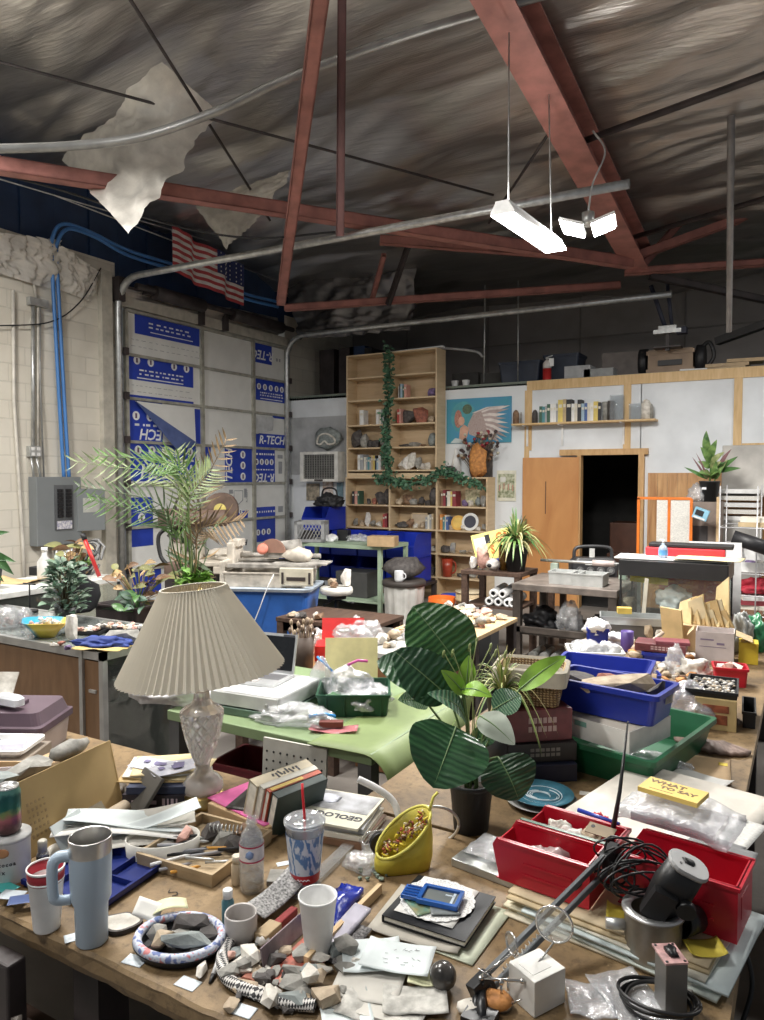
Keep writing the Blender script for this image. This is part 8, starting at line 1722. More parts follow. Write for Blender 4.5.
# tool tray
def tooltray():
 c_=(V(bz(168,866))+V(bz(213,888))+V(bz(240,852))+V(bz(192,818)))/4;rz=R(4);rt=thing('tool_tray','shallow wooden tray packed with pens and small tools','tray',(-1.445,1.515,B0),rz);b=MB();tub(b,.26,.27,.035,.008,.99,.003,.001);b.o('tray',mat('tray_wood',(.4,.3,.18),ns=12,na=.2),rt)
 rd=RNG(12);ms={'steel':M_GALV,'black':M_BLACK,'blue':mat('pen_blue',(.25,.42,.6)),'white':M_SHADE,'orange':mat('pen_orange',(.62,.3,.05)),'grey':mat('pen_grey',(.3,.3,.32))};hf=HF(BZ+.009,.01)
 cols=['black','steel','grey','white','black','blue','steel','black','grey','orange','black','white','steel','black','grey','black','steel','black','blue','grey','black','white','orange','steel','black','grey']
 cnt={}
 for k,c in enumerate(cols):
  x,y=rd.U(-.085,.085),rd.U(-.12,.02);L_=rd.U(.07,.12);a=rz+rd.U(.3,1.);q=V((-1.445,1.515,0))+V((x,y,0));z=BZ+.01+.0065*(k%4);b=MB();d_=V((cos(a),sin(a),0));b.tube([-d_*L_/2,d_*L_*.38,d_*L_/2],[.0045,.0045,.001],8);b.o('pen',ms[c],loc=(q.x,q.y,z),label=f'{c} pen or thin tool in the wooden tool tray',cat='pen',group=f'{c} pens in the tool tray')
 for k,(x,y,s_,c,lb)in enumerate(((-.04,.06,.06,'dark','black motor lump at the back of the tool tray'),(.02,.05,.05,'grey','grey metal lump in the tool tray'),(-.09,0.,.05,'pink','pinkish stone in the tool tray'),(.07,.04,.05,'dark','dark lump at the right of the tool tray'),(.05,.1,.05,'brown','brown lump at the far corner of the tool tray'))):stone(-1.445+x,1.515+y,BZ+.01,s_*1.3,s_,s_*.8,c,lb,700+k,'hull')
 b=MB();n=60;b.tube([V((-.05+.1*i/n,.012*cos(i*.9),.014+.012*sin(i*.9)))for i in range(n)],.0022,5);b.o('spring',M_GALV,loc=(-1.43,1.58,BZ+.032),rot=.4,label='coiled steel spring in the tool tray',cat='spring')
tooltray()
b=MB();b.tube(curve_pts([(0,0,.002),(.012,0.,.002),(.014,.012,.002),(-.004,.02,.002),(0.,.03,.002)],6),.0012,5);b.o('wire_hook',M_BLACK,loc=bz(172,897),rot=1.,label='tiny bent black wire hook on the bare bench',cat='hook')

# ============================== RIGHT
# ================================================================== RIGHT OF THE BENCH
# ---------------- broad leaved plant in the middle
M_BL=[uvstripe('broad_leaf_dark',(.02,.07,.028),(.034,.098,.04),3.6,'X',3.,.34,(.3,.75),.004),uvstripe('broad_leaf_mid',(.03,.105,.03),(.065,.165,.048),4.2,'X',3.,.36,(.3,.7),.004),mat('leaf_bright_green',(.24,.44,.05),ns=12,na=.3,ro=.4),mat('leaf_underside',(.4,.45,.37),ns=10,na=.15,ro=.55),uvstripe('broad_leaf_blue',(.04,.13,.07),(.16,.27,.16),4,'X',2.5,.35,(.3,.7),.004)]
def bigplant():
 p=V(bz(471,828));rt=thing('broadleaf_plant','large dark leaved plant in a black pot in the middle of the picture','potted plant',p);MB().lathe([(.052,0),(.064,.13),(.068,.13),(.068,.145),(.06,.145),(.057,.12),(.002,.115)],32,cap=(1,1)).o('pot',M_POT,rt);b=MB();b.lathe([(.058,.121),(.02,.128),(.001,.128)],24,cap=(0,0));b.o('soil',mat('soil',(.035,.025,.018),ro=.9,bs=90,bd=.004),rt)
 d0=dep(p);P=lambda u,v,k:atd(u,v,d0+k)-p
 spec_=[((461,669,.06),(413,606,.1),.225,1,(.5,-.8,.35),.05,'L'),((448,690,0.),(377,661,.02),.14,0,(.3,-.7,.6),.14,'L'),((450,698,-.03),(394,651,-.02),.15,0,(.5,-.8,.4),.06,'L'),((464,694,-.05),(441,670,-.08),.05,2,(.1,-.7,.7),.1,''),((462,690,-.06),(492,697,-.12),.055,2,(0.,-.6,.8),.18,''),((466,692,.02),(469,655,.04),.055,2,(.3,-.9,.2),.04,''),((466,722,-.04),(427,693,-.12),.075,4,(.1,-.6,.8),.16,''),((480,716,-.06),(515,745,-.16),.085,3,(.5,-.75,.5),.12,''),((456,727,-.08),(433,788,-.2),.235,0,(.45,-.75,.5),.1,'L'),((498,757,-.02),(519,800,-.08),.175,0,(.5,-.7,.55),.1,'L'),((519,690,.1),(566,656,.14),.07,2,(.2,-.8,.6),.08,''),((428,704,.02),(398,700,-.02),.075,1,(0.,-.7,.7),.1,''),((493,710,.02),(521,695,.05),.09,4,(.2,-.8,.6),.08,''),((470,745,.05),(500,730,.08),.07,0,(.2,-.7,.6),.1,''),((448,738,.03),(425,726,.03),.07,0,(0,-.7,.6),.1,''),((482,742,0.),(505,712,.1),.06,1,(.2,-.7,.6),.1,'')]
 top=V((0,0,.125))
 for k,(a,t,w,c,n_,ar,cl)in enumerate(spec_):
  A,T_=P(*a),P(*t);b=MB();st=curve_pts([top+V((.02*cos(k),.02*sin(k),0)),top*.5+A*.5+V((0.,0.,.03)),A],8);b.tube(st,.0035,6);lf=MB();leaf(lf,A,T_,w,n_,ar,.16,22,12,0,.78 if cl else .8,.1 if cl else .04,k,.58 if cl else .75);o=lf.o('leaf',M_BL[c],rt);b.o('leaf_stalk',mat('stalk_green',(.12,.2,.06)),o)
  b=MB();n=12;ax=T_-A;side=ax.cross(V(n_)).normalized();up=side.cross(ax).normalized();b.tube([A+ax*(i/n*.97)+up*(ar*ax.length*sin(pi*i/n)+.0012)for i in range(n+1)],[.0022*(1-i/n)+.0006 for i in range(n+1)],5);b.o('midrib',mat('midrib',(.18,.28,.12)),o)
 for k,(u,v)in enumerate(((444,652),(453,651),(477,639),(491,645),(496,651),(506,652),(437,680),(470,645))):
  T_=P(u,v,.02+.01*(k%3));b=MB();b.tube(curve_pts([top,P(466+k,700,0.),T_],6),.0018,5);d_=V((.004,0,.02));b.tube([T_-d_,T_,T_+d_*.3],[.003,.005,.002],6);b.o('flower_spike',mat('spike_green',(.34,.4,.16)),rt)
bigplant()
q=atd(502,722,2.62);rt=thing('plant_stand','upturned black pot behind the big plant carrying the spider plant','pot',(q.x,q.y,B0));MB().lathe([(.07,0),(.055,.2),(.001,.2)],24,cap=(1,1)).o('pot',M_POT,rt)
rt=thing('spider_plant','spider plant with thin arching yellow green leaves beside the wicker basket','potted plant',(q.x,q.y,BZ+.202));MB().lathe([(.045,0),(.06,.09),(.063,.09),(.063,.1),(.055,.1),(.05,.08),(.001,.078)],24,cap=(1,1)).o('pot',M_POT,rt);strap_plant(rt,(0,0,.08),90,.24,.01,[mat('spider_pale',(.46,.5,.2)),mat('spider_green',(.2,.32,.08)),mat('spider_dry',(.42,.36,.16))],31,.75,1.5,1.,10)
# ---------------- pouch, tubes, magazine side clutter
def yellowpouch():
 p=V(bz(400,874));rz=atan2((V(bz(428,866))-V(bz(370,872))).y,(V(bz(428,866))-V(bz(370,872))).x);rt=thing('zip_pouch','open yellow zip pouch full of yellow and red scraps','pouch',p+V((0,.02,0)),rz);n=40;L=[]
 for q,ry,f in((.072,.026,0),(.08,.034,.25),(.08,.04,.6),(.074,.042,1.),(.068,.036,1.),(.072,.033,.6),(.072,.028,.2)):
  ring=[]
  for i in range(n):
   a=6.283*i/n;x=q*cos(a);rim=.052+.05*(1+cos(a))+.026*sin(a);ring.append(V((x,ry*sin(a)*(1+.12*sin(3*a+q*40)),rim*f)))
  L.append(ring)
 b=MB();b.loft(L,sm=True);b.o('bag',mat('pouch_yellow',(.6,.5,.05),ro=.5,ns=14,na=.15,bs=40,bd=.004),rt)
 for s_ in(-1,1):b=MB();b.tube([V((.074*cos(a),s_*.042*sin(a),.052+.05*(1+cos(a))+s_*.026*sin(a)+.003))for a in[pi*k/14 for k in range(15)]],.004,6);b.o('zip',mat('zip_yellow',(.72,.66,.12),ro=.4),rt)
 b=MB();b.tube([(.072,0,.16),(.085,.01,.19),(.098,.012,.2)],.004,6);b.o('zip',MATS['zip_yellow'],rt)
 rd=RNG(8);ms=[mat('scrap_yellow',(.72,.56,.05)),mat('scrap_red',(.42,.1,.05)),mat('scrap_cream',(.66,.58,.38)),mat('scrap_brown',(.2,.1,.05))];b=MB()
 for k in range(120):
  x,y=rd.U(-.055,.06),rd.U(-.024,.024);z=.045+(x+.06)*.75+rd.U(-.01,.02);d_=V((rd.gauss(0,1),rd.gauss(0,1),rd.gauss(.3,.6))).normalized()*rd.U(.008,.02);b.tube([V((x,y,z))-d_*.5,V((x,y,z))+d_*.5],rd.U(.0015,.004),4,m=k%4)
 b.o('scraps',ms,rt)['kind']='stuff'
yellowpouch()
rt=thing('tube_stand','white bent tube and wire ring stand behind the yellow pouch','stand',bz(402,846));q=V(rt.location);d_=dep(q);b=MB();b.tube(curve_pts([atd(358,779,d_+.06)-q,atd(376,788,d_+.05)-q,atd(392,800,d_+.04)-q,atd(399,818,d_+.02)-q,V((0,0,0.))],8),.0105,12);b.o('tube',mat('tube_white',(.64,.63,.62),ro=.4),rt)
b=MB();c_=atd(433,825,d_+.03)-q;b.tube([c_+RIGHT*(.075*cos(a))+(UP*.9+TOWARD*.3)*(.072*sin(a))for a in[6.283*k/36 for k in range(37)]],.0045,8);b.o('ring',mat('ring_steel',(.62,.6,.56),ro=.3,metal=.6),rt);b=MB();b.tube([c_-UP*.07,V((.05,.05,0)),V((0,0,.02))],.006,6);b.o('bracket',M_GALV,rt)
rt=thing('acrylic_box','clear edged little tray with black knob left of the yellow pouch','box',bz(382,846),R(50));b=MB();tub(b,.13,.07,.03,.003,1,.004,.001);b.o('tray',M_ICE,rt);b=MB();b.cyl((-.02,-.045,.03),(-.02,-.03,.03),.03,n=20);b.o('knob',M_BLACK,rt)
a_,b2=V(bz(296,900)),V(bz(372,826));ax=b2-a_;b=MB();b.box((0,0,.006),(ax.length,.035,.012));b.o('clear_strip',film('strip_clear',(.94,.95,.95),.18,.25,.08,10),loc=tuple(((a_+b2)/2)),rot=atan2(ax.y,ax.x),label='long clear plastic strip lying between soda cup and yellow pouch',cat='strip')
crumple('clear_bag','crumpled clear film left of the yellow pouch','film',bz(362,868),.05,.035,.025,M_ICE,91)
rd=RNG(5)
for k in range(14):stone(*bz(rd.U(360,388),rd.U(866,882)),.014,.012,.009,'green','small green stone chip left of the yellow pouch',800+k,group='green chips by the yellow pouch',kind='hull',name='stone_chip',cat='stone chip')
sheet('paper_tag','white paper scrap by the blue pouch','paper',bz(340,893),.035,.03,M_TAG,.3);sheet('paper_tag','white paper scrap left of the soda cup','paper',bz(283,864),.035,.02,M_TAG,.9);b=MB();b.box((0,0,.006),(.05,.06,.012));b.o('stone_tile',stone_mat('grey'),loc=bz(278,880),rot=.5,label='flat grey tile left of the soda cup',cat='tile')
# ---------------- black book with the doily and the blue frame
c4_=[V(bz(377,938)),V(bz(413,876)),V(bz(497,900)),V(bz(474,967))];cen=sum(c4_,V())/4;exd=(c4_[2]-c4_[1]);RZD=atan2(exd.y,exd.x)
o=lambda x,y,z:cen+MR(RZD,3,'Z')@V((x,y,z))
sheet('folder','pale green folder under the black book','folder',o(.02,-.01,0),.24,.23,mat('folder_palegreen',(.6,.64,.5),ro=.7),RZD-.05,t=.004);sheet('paper_sheet','torn grey packing sheet under the black book','paper',o(-.02,-.03,.005),.22,.2,mat('torn_grey',(.45,.42,.36),ro=.8),RZD+.06,.006,3,t=.003)
book(o(0,0,.013),.21,.2,.016,mat('cover_black',(.008,.009,.012),ro=.45,spec=.3),'flat black square book carrying the lace doily',rz=RZD)
def doily():
 rt=thing('doily','white lace paper doily and sheet lying on the black book','doily',o(-.012,.012,.0295),RZD);b=MB();b.slab(lambda a,b_:V(((a-.5)*.15,(b_-.5)*.17,.002+.003*sin(a*3)*b_)),8,8,.0008);b.o('paper',M_PAPERW,rt);n=96;b=MB();L=[]
 for f,z in((.3,.0055),(1,.0055),(1,.0048),(.3,.0048)):L.append([V((.088*f*(1+(.045*abs(sin(12*a))if f==1 else 0))*cos(a),.088*f*(1+(.045*abs(sin(12*a))if f==1 else 0))*sin(a),z))for a in[6.283*i/n for i in range(n)]])
 L.append(L[0]);b.loft(L,cap=(0,0));m,nt,pb,out=_nodes('lace');tc_=N(nt,'ShaderNodeTexCoord');v=N(nt,'ShaderNodeTexVoronoi',feature='DISTANCE_TO_EDGE');S(v,'Scale',140);nt.links.new(tc_.outputs['Object'],v.inputs['Vector']);nt.links.new(ramp(nt,v.outputs['Distance'],[(.05,(.78,.78,.76)),(.3,(.5,.5,.49))]),pb.inputs['Base Color']);S(pb,'Roughness',.7);b.o('lace',m,rt)
doily()
q=o(-.015,0.,.037);sheet('picture_card','teal and gold picture card under the blue frame','card',o(-.025,-.012,.0365),.1,.085,mat('card_teal',(.06,.26,.24),ro=.3,ns=30,col2=(.28,.22,.08)),RZD+.9,0,1,t=.002);sheet('picture_card','dull grey picture card under the blue frame','card',o(.02,-.018,.039),.07,.06,mat('card_dull',(.22,.24,.24),ro=.3,ns=30),RZD+.5,0,2,t=.002)
def blueframe():
 rt=thing('game_frame','shiny blue plastic frame with clear window on the doily','frame',o(0.,.004,.042),RZD+.13);M_BF=mat('frame_blue',(.02,.11,.42),ro=.25);b=MB()
 for s_ in(-1,1):b.box((0.,s_*.032,.006),(.1,.01,.012)).box((s_*.046,0,.006),(.01,.064,.012))
 b.box((-.07,-.005,.005),(.045,.05,.01));b.o('frame',M_BF,rt,bev=.0015);b=MB();b.box((0,0,.004),(.086,.056,.003));b.o('window',mat('window_grey',(.18,.2,.2),ro=.1),rt);b=MB()
 for k in range(4):b.box((-.07,-.022+k*.012,.0108),(.034,.005,.002))
 b.o('ridges',mat('frame_blue2',(.012,.06,.26),ro=.3),rt);b=MB();b.box((.03,0.,.0062),(.006,.05,.001)).box((.02,.012,.0062),(.022,.004,.001));b.o('glare_strip',mat('strip_white',(.6,.68,.75)),rt)
blueframe()
for k,(u,v,w_,d_,rz,m_,h_,lb)in enumerate(((385,1008,.17,.12,.1,mat('news_grey',(.52,.51,.47),ro=.8,ns=60,col2=(.34,.33,.3)),0.,'grey newsprint sheet at the front edge'),(370,985,.14,.12,.25,M_PAPERG,.006,'stack of grey papers left of the dark ball'),(372,962,.13,.11,.6,M_PAPERB,.014,'pale blue paper at the left of the note heap'),(398,968,.15,.1,.25,M_PAPERB,.022,'pale blue note sheet with pencil marks, topmost of the heap'),(425,985,.07,.045,.35,mat('note_yellow',(.62,.62,.4),ro=.7),.012,'yellowish note slip before the pale blue sheet'),(415,1005,.13,.08,.5,MATS['news_grey'],.006,'crumpled newsprint sheet before the dark ball'),(345,1008,.1,.12,.7,M_PAPERB,.001,'white printed sheet at the bottom left of the note heap'))):
 ob=sheet('paper_sheet',lb,'paper',bz(u,v,h_),w_,d_,m_,rz+RZD*.4,.004,k,t=.0012,wav=.006 if k in(0,5)else .002)
 if k==3:
  b=MB();rd=RNG(3)
  for j in range(16):b.box((rd.U(-.05,.05),rd.U(-.03,.03),.0045),(rd.U(.003,.012),.001,.0006),(0,0,rd.U(-1,1)))
  b.o('pencil_marks',M_INKG,ob)
for k,(u,v,lb)in enumerate(((368,1000,'loose grey pad edge under the note heap'),)):b=MB();b.box((0,0,.003),(.16,.1,.006));b.o('note_pad',M_PAPERG,loc=bz(u,v),rot=.2,label=lb,cat='pad')
mb=MB();mb.blob((0,0,.028),(.028,.028,.028),4,.02,1);
mb.o('stone_ball',mat('ball_dark',(.07,.065,.06),ro=.22,ns=20,na=.5),loc=bz(443,989),label='dark polished stone ball beside the notes',cat='ball')
# silver flat box in plastic film
rt=thing('metal_box','flat silver metal box with plastic film behind the black book','box',(-.66,1.86,B0),R(-8));b=MB();b.box((0,0,.011),(.3,.17,.022));b.o('body',mat('silver_matt',(.5,.52,.5),ro=.3,metal=.6),rt,bev=.002);mb=MB();mb.slab(lambda a,b_:V(((a-.5)*.28,(b_-.5)*.13+.02,.03+.012*noise.noise(V((a*5,b_*4,2))))),20,10,.001);mb.o('film',M_ICE2,rt)
# blue plates
for k,(r_,z,m_,lb)in enumerate(((.115,0,mat('plate_grey',(.25,.25,.24),ro=.35),'grey plate under the blue swirled plate'),(.105,.017,mat('plate_teal',(.05,.16,.22),ro=.15,ns=10,na=.4),'blue plate with white swirl on top of the grey plate'))):
 rt=thing('plate',lb,'plate',bz(541,803,z));MB().lathe([(r_*.55,0),(r_*.6,.004),(r_,.016),(r_*.99,.018),(r_*.6,.008),(.001,.007)],44,cap=(1,1)).o('dish',m_,rt)
 if k:
  b=MB();rd=RNG(4)
  for j in range(5):b.tube([V((r_*(.28+.07*j)*cos(a+j),r_*(.22+.05*j)*sin(a+j),.0085+(.0035 if j>3 else 0.)))for a in[i/14*3.6 for i in range(15)]],.0018,4)
  b.o('swirl',mat('swirl_white',(.6,.68,.72),ro=.3),rt);b=MB();b.lathe([(r_*.62,.0105),(r_*.64,.0112)],40,cap=(0,0));b.o('ring',MATS['swirl_white'],rt)
crumple('cloth_bundle','red and white spotted cloth bundle behind the red bins','cloth',bz(600,838),.03,.03,.045,mat('spotted_red',(.58,.03,.04),ro=.6,ns=22,na=.1),93)
sheet('paper_scrap','white paper strip behind the plates','paper',bz(595,795),.1,.03,M_PAPERG,.2)
# ---------------- folders and the red bins
FC=V((-.355,1.8,B0));FRZ=R(-9);FO=lambda x,y,z:FC+MR(FRZ,3,'Z')@V((x,y,z))
for k,(w_,d_,c,a,x,y,nm)in enumerate(((.48,.36,(.66,.6,.46),.03,0,0,'cream'),(.46,.35,(.62,.68,.62),-.05,.03,-.005,'pale green'),(.47,.35,(.7,.64,.46),.02,-.01,.005,'buff'),(.46,.34,(.58,.66,.66),0.,.04,-.01,'pale blue'),(.46,.34,(.74,.7,.58),-.03,0.,0.,'ivory'),(.46,.34,(.56,.44,.26),.04,-.01,.004,'tan'),(.46,.33,(.62,.5,.32),.02,-.01,.01,'kraft'))):
 sheet('folder',f'{nm} folder in the stack under the red bins, {ORD[k]} from the bottom','folder',FO(x,y,.0072*k),w_,d_,mat('folder_'+nm.replace(' ','_'),c,ro=.7),FRZ+a,0.,k,t=.006)
TOPF=.0072*7+.002
M_REDBIN=mat('bin_red',(.52,.012,.03),ro=.32,ns=4,na=.1)
def redbin(x,y,z,rz,L_,W_,H_,fh,label,tilt=0):
 rt=thing('parts_bin',label,'bin',FO(x,y,z),0,None,(tilt,0,rz));b=MB();hopper(b,L_,W_,H_,fh,.0028);b.o('body',M_REDBIN,rt);l=MB();l.box((-L_/2+.002,0,H_*.5),(.006,W_*.5,H_*.4));l.o('label_holder',M_REDBIN,rt)
pa=V(bz(511,898));pb_=V(bz(612,919));
redbin(-.175,-.07,TOPF,R(180)+FRZ+.06,.25,.115,.105,.085,'front red plastic bin with a stone inside, nearest the lamp arm');redbin(-.165,.065,TOPF,R(180)+FRZ+.04,.24,.115,.1,.085,'rear red plastic bin with scraps, behind the front red bin');redbin(.115,.03,TOPF,R(180)+FRZ+.03,.27,.15,.125,.09,'larger red plastic bin under the clear bag and yellow pad')
b=MB();b.box((0,0,0.),(.23,.012,.02));b.o('green_strip',mat('strip_green',(.02,.1,.06),ro=.4),loc=FO(-.17,-.003,TOPF+.097),rot=FRZ+.05,label='dark green strip lying between the two left red bins',cat='strip')
crumple('clear_bag','grey plastic covered stone inside the front red bin','bag',FO(-.18,-.07,TOPF+.004),.06,.04,.05,mat('bag_greyfilm',(.36,.26,.26),ro=.3),95);
for k,(x,y,c,lb)in enumerate(((-.21,.07,'pale','white scrap in the rear red bin'),(-.17,.05,'white','crumpled white paper in the rear red bin'),(-.13,.07,'tan','tan scrap in the rear red bin'))):crumple('paper_scrap',lb,'paper',FO(x,y,TOPF+.045),.035,.025,.03,stone_mat(c),96+k)
b=MB();b.tube([(-.06,0,0),(.06,0,0)],.006,8);b.o('blue_marker',mat('marker_blue',(.03,.06,.4),ro=.3),loc=FO(-.135,.14,TOPF+.1),rot=FRZ-.1,label='blue marker lying behind the rear red bin',cat='marker')
rt=thing('metal_bracket','brown metal plate with a hole at the foot of the thin rod','bracket',FO(-.085,.035,TOPF+.118),0,None,(R(20),0,FRZ));pl=[(-.035,-.018),(.035,-.018),(.035,.018),(-.035,.018)];b=MB();n=14;hole=[(-.022+.005*cos(6.283*i/n),.006+.005*sin(6.283*i/n))for i in range(n)];b.prism(pl,0,.002);b.o('plate',mat('plate_brown',(.24,.19,.13),ro=.4,metal=.5),rt);b=MB();b.prism(hole,.0021,.0027);b.o('hole',M_BLACK,rt)
q=FO(-.07,.06,TOPF+.075);rt=thing('antenna','thin black tapering rod rising above the red bins','rod',q);b=MB();b.tube([(0,0,0),(.02,.008,.14),tuple(atd(628,721,dep(q)+.05)-q)],[.0075,.005,.0022],8);b.o('rod',mat('rod_black',(.04,.04,.04),ro=.3),rt);b=MB();b.cyl((0,0,-.03),(0,0,.03),.011);b.o('base',M_BLACK,rt)
# clear bag with yellow pad over the large bin, board, folders
wb=[V(atz(628,766,.8)),V(atz(756,802,.8)),V(atz(745,870,.8))];cenb=(wb[0]+wb[2])/2;eb=wb[1]-wb[0];RB=atan2(eb.y,eb.x)
b=MB();b.box((0,0,.026),(.36,.42,.052));b.o('carton',M_CARD,loc=(-.36,2.32,B0),rot=RB,bev=.003,label='flat carton under the white board right of the plates',cat='box')
sheet('board_sheet','large off white board lying behind the red bins','board',(-.34,2.33,BZ+.054),.46,.56,mat('board_offwhite',(.64,.6,.53),ro=.6),RB,0.,1,t=.005)
sheet('paper_sheet','printed table sheet on the right of the white board','paper',(-.21,2.22,BZ+.064),.2,.28,mat('print_sheet',(.68,.68,.64),ro=.7,ns=70,col2=(.45,.45,.44),stretch=(1,4,1)),RB,0.,2);b=MB();b.box((0,0,.004),(.3,.012,.006));b.o('ruler',mat('ruler_grey',(.3,.29,.28)),loc=(-.28,2.37,BZ+.0645),rot=RB-.02,label='grey ruler lying across the white board',cat='ruler')
for k,(x,y,z,w_,d_,a,lb)in enumerate(((-.2,2.12,.067,.13,.11,.1,'rear slate grey folder on the printed sheet'),(-.165,2.05,.075,.13,.16,.25,'front slate grey folder hanging right of the clear bag'))):sheet('folder',lb,'folder',(x,y,BZ+z),w_,d_,mat('folder_slate',(.2,.205,.21),ro=.6),RB+a-.1,0,k,t=.003)
q=V((-.3,2.02,BZ+.185));
def clearbag():
 rt=thing('plastic_bag','big clear bag of papers lying on the large red bin','bag',(-.265,1.96,BZ+.184),RB+.06);mb=MB();mb.slab(lambda a,b_:V(((a-.5)*.27,(b_-.5)*.17,.03+.02*sin(a*3.1)+.014*noise.noise(V((a*5,b_*4,3))))),24,14,.028);mb.o('film',M_ICE2,rt);b=MB();b.box((0,0,.014),(.2,.13,.02));b.o('papers',mat('bag_papers',(.6,.58,.6),ns=24,na=.2),rt)
 p2=thing('note_pad','yellow pad lettered WHAT TO SAY on the clear bag','pad',(-.285,1.985,BZ+.246),RB+.02);b=MB();b.box((0,0,.006),(.15,.085,.012));b.o('pad',mat('pad_yellow',(.78,.55,.14),ro=.6,ns=6,na=.06),p2)
 M_PADINK=mat('pad_ink',(.16,.09,.03));lettering('WHAT',.026,M_PADINK,p2,(-.02,.02,.0124),(0,0,0),.0004,bold=.0008,sx=1.15);lettering('TO SAY',.022,M_PADINK,p2,(.015,-.006,.0124),(0,0,0),.0004,bold=.0008,sx=1.2);b=MB();b.box((-.02,-.028,.0122),(.06,.002,.0006));b.o('small_print',M_PADINK,p2)
clearbag()
# ---------------- boom lamp, black device, metal can, cables
def boom():
 lo,hi=atd(482,988,1.5),atd(612,857,1.74);rt=thing('arm_lamp','black double bar spring arm reaching over the bench at lower right','lamp',(lo.x,lo.y,B0));q=V(rt.location);lo,hi=lo-q,hi-q;ax=(hi-lo).normalized();sd=ax.cross(TOWARD).normalized();M_ARM=mat('arm_black',(.02,.021,.023),ro=.35,metal=.3);nrm=sd.cross(ax)
 for s_,nm in((.016,'upper_bar'),(-.016,'lower_bar')):
  M=Matrix((ax,sd,nrm)).transposed();b=MB();b.box((lo+hi)/2+sd*s_,((hi-lo).length,.011,.012),M);b.o('arm_bar',mat('arm_grey',(.14,.15,.16),ro=.35,metal=.5),rt,bev=.0015)
 b=MB();n=40;b.tube([lo+ax*(.05+.0035*i)+sd*(.0045*cos(i*1.9)-.004)+nrm*(.0045*sin(i*1.9)+.012)for i in range(n)],.0012,4);b.o('spring',M_GALV,rt)
 for c_,nm in((lo,'elbow'),(hi,'shoulder')):
  b=MB();b.box(c_,(.05,.045,.028),Matrix((ax,sd,nrm)).transposed());
  for k in range(3):p_=c_+sd*(.014*(k-1))+ax*(.01*(k%2))-nrm*0.;b.cyl(p_-nrm*.017,p_+nrm*.017,.005,n=10)
  b.o('joint',M_ARM,rt,bev=.002)
 b=MB();b.tube([lo,V((lo.x*.5+.02,-.05,.02)),V((.03,-.07,0.))],.01,6);b.tube([lo+sd*.02,V((0.,-.03,.02)),V((.01,-.06,0.))],.008,6);b.box((.02,-.06,.008),(.06,.05,.016));b.o('clamp',M_ARM,rt)
boom()
M_DEV=mat('device_black',(.012,.012,.013),ro=.4)
def device():
 base=V((-.275,1.665,B0));rt=thing('metal_can','dull metal can with ring lid holding the black gadget','can',base,R(20));MB().lathe([(.058,0),(.06,.003),(.06,.105),(.062,.108),(.066,.108),(.066,.112),(.056,.112),(.055,.1),(.054,.01),(.001,.008)],40,cap=(1,1)).o('body',mat('can_metal',(.34,.3,.25),ro=.4,metal=.6,ns=7,na=.35),rt);b=MB();b.lathe([(.066,.1125),(.066,.1155),(.048,.1155),(.046,.112)],36,cap=(0,0));b.o('ring',mat('ring_pale',(.6,.6,.6),ro=.3,metal=.6),rt);b=MB();b.cyl((-.1,0.,.07),(-.058,0,.07),.012,n=14);b.o('spout',M_GALV,rt)
 p=base+V((0.,0.,.1));t_=thing('gadget','black gadget with grey oval top plate standing in the metal can','gadget',p,0,None,(R(16),R(24),R(20)));b=MB();b.loft([rrect(.06,.05,.02,0),rrect(.075,.06,.025,.05),rrect(.085,.062,.025,.09),rrect(.078,.058,.026,.15)],sm=True);b.o('body',M_DEV,t_);b=MB();b.loft([rrect(.082,.062,.027,.1502),rrect(.088,.066,.028,.156),rrect(.084,.062,.027,.162)]);b.o('top_plate',mat('plate_lightgrey',(.38,.38,.38),ro=.4),t_,bev=.001);b=MB();b.blob((0.,.005,.1625),(.014,.01,.004),2,.4,3,3);b.cyl((-.02,-.01,.162),(-.02,-.01,.1632),.003);b.o('hole',M_DEV,t_);b=MB();b.box((-.02,-.035,.06),(.05,.02,.07)).cyl((.03,-.03,.08),(.03,-.045,.08),.02,n=14);b.o('clip',M_DEV,t_)
 return base
DB=device()
rd=RNG(21)
for k in range(13):
 c_=DB+V((-.06,.06,.165))+RIGHT*rd.U(-.03,.03)+UP*rd.U(-.03,.025);pts=[]
 for i in range(22):
  a=6.283*i/18+k;r1=.045+.014*sin(k*2.1);pts.append(c_+RIGHT*(r1*1.25*cos(a)+.01*sin(a*2+k))+UP*(r1*.9*sin(a)+.012*cos(k*3))+TOWARD*(.02*sin(a+k)+.006*k-.03))
 MB().tube(pts,.0026,6).o('cable_loop',M_DEV,label=f'thin black cable loop tangled beside the grey topped gadget',cat='cable',group='tangled black cables by the gadget')
MB().tube(curve_pts([tuple(atd(575,890,1.72)),tuple(atd(600,870,1.74)),tuple(atd(640,880,1.72)),tuple(atd(625,905,1.74)),tuple(atd(612,960,1.68)),tuple(atd(613,985,1.66))],8),.003,6).o('cable',M_DEV,label='black cable drooping from the arm joint down the metal can',cat='cable')
MB().tube(curve_pts([tuple(DB+V((.05,.05,.2))),tuple(atd(715,910,1.83)),tuple(atd(742,945,1.78)),tuple(atd(752,985,1.75)),tuple(atd(740,1030,1.7))],10),.0055,8).o('cable',M_DEV,label='thick black cable arching over the right edge of the bench',cat='cable')
for k in range(4):MB().tube([V((-.235,1.5,BZ+.006+.006*k))+V(((.062+.005*k)*cos(a),(.05+.004*k)*sin(a),.01*sin(a+k)+.011))for a in[6.283*i/30 for i in range(31)]],.0038,6).o('cable_loop',M_DEV,label='black cable loop coiled round the grey metal block',cat='cable',group='coiled cables round the metal block')
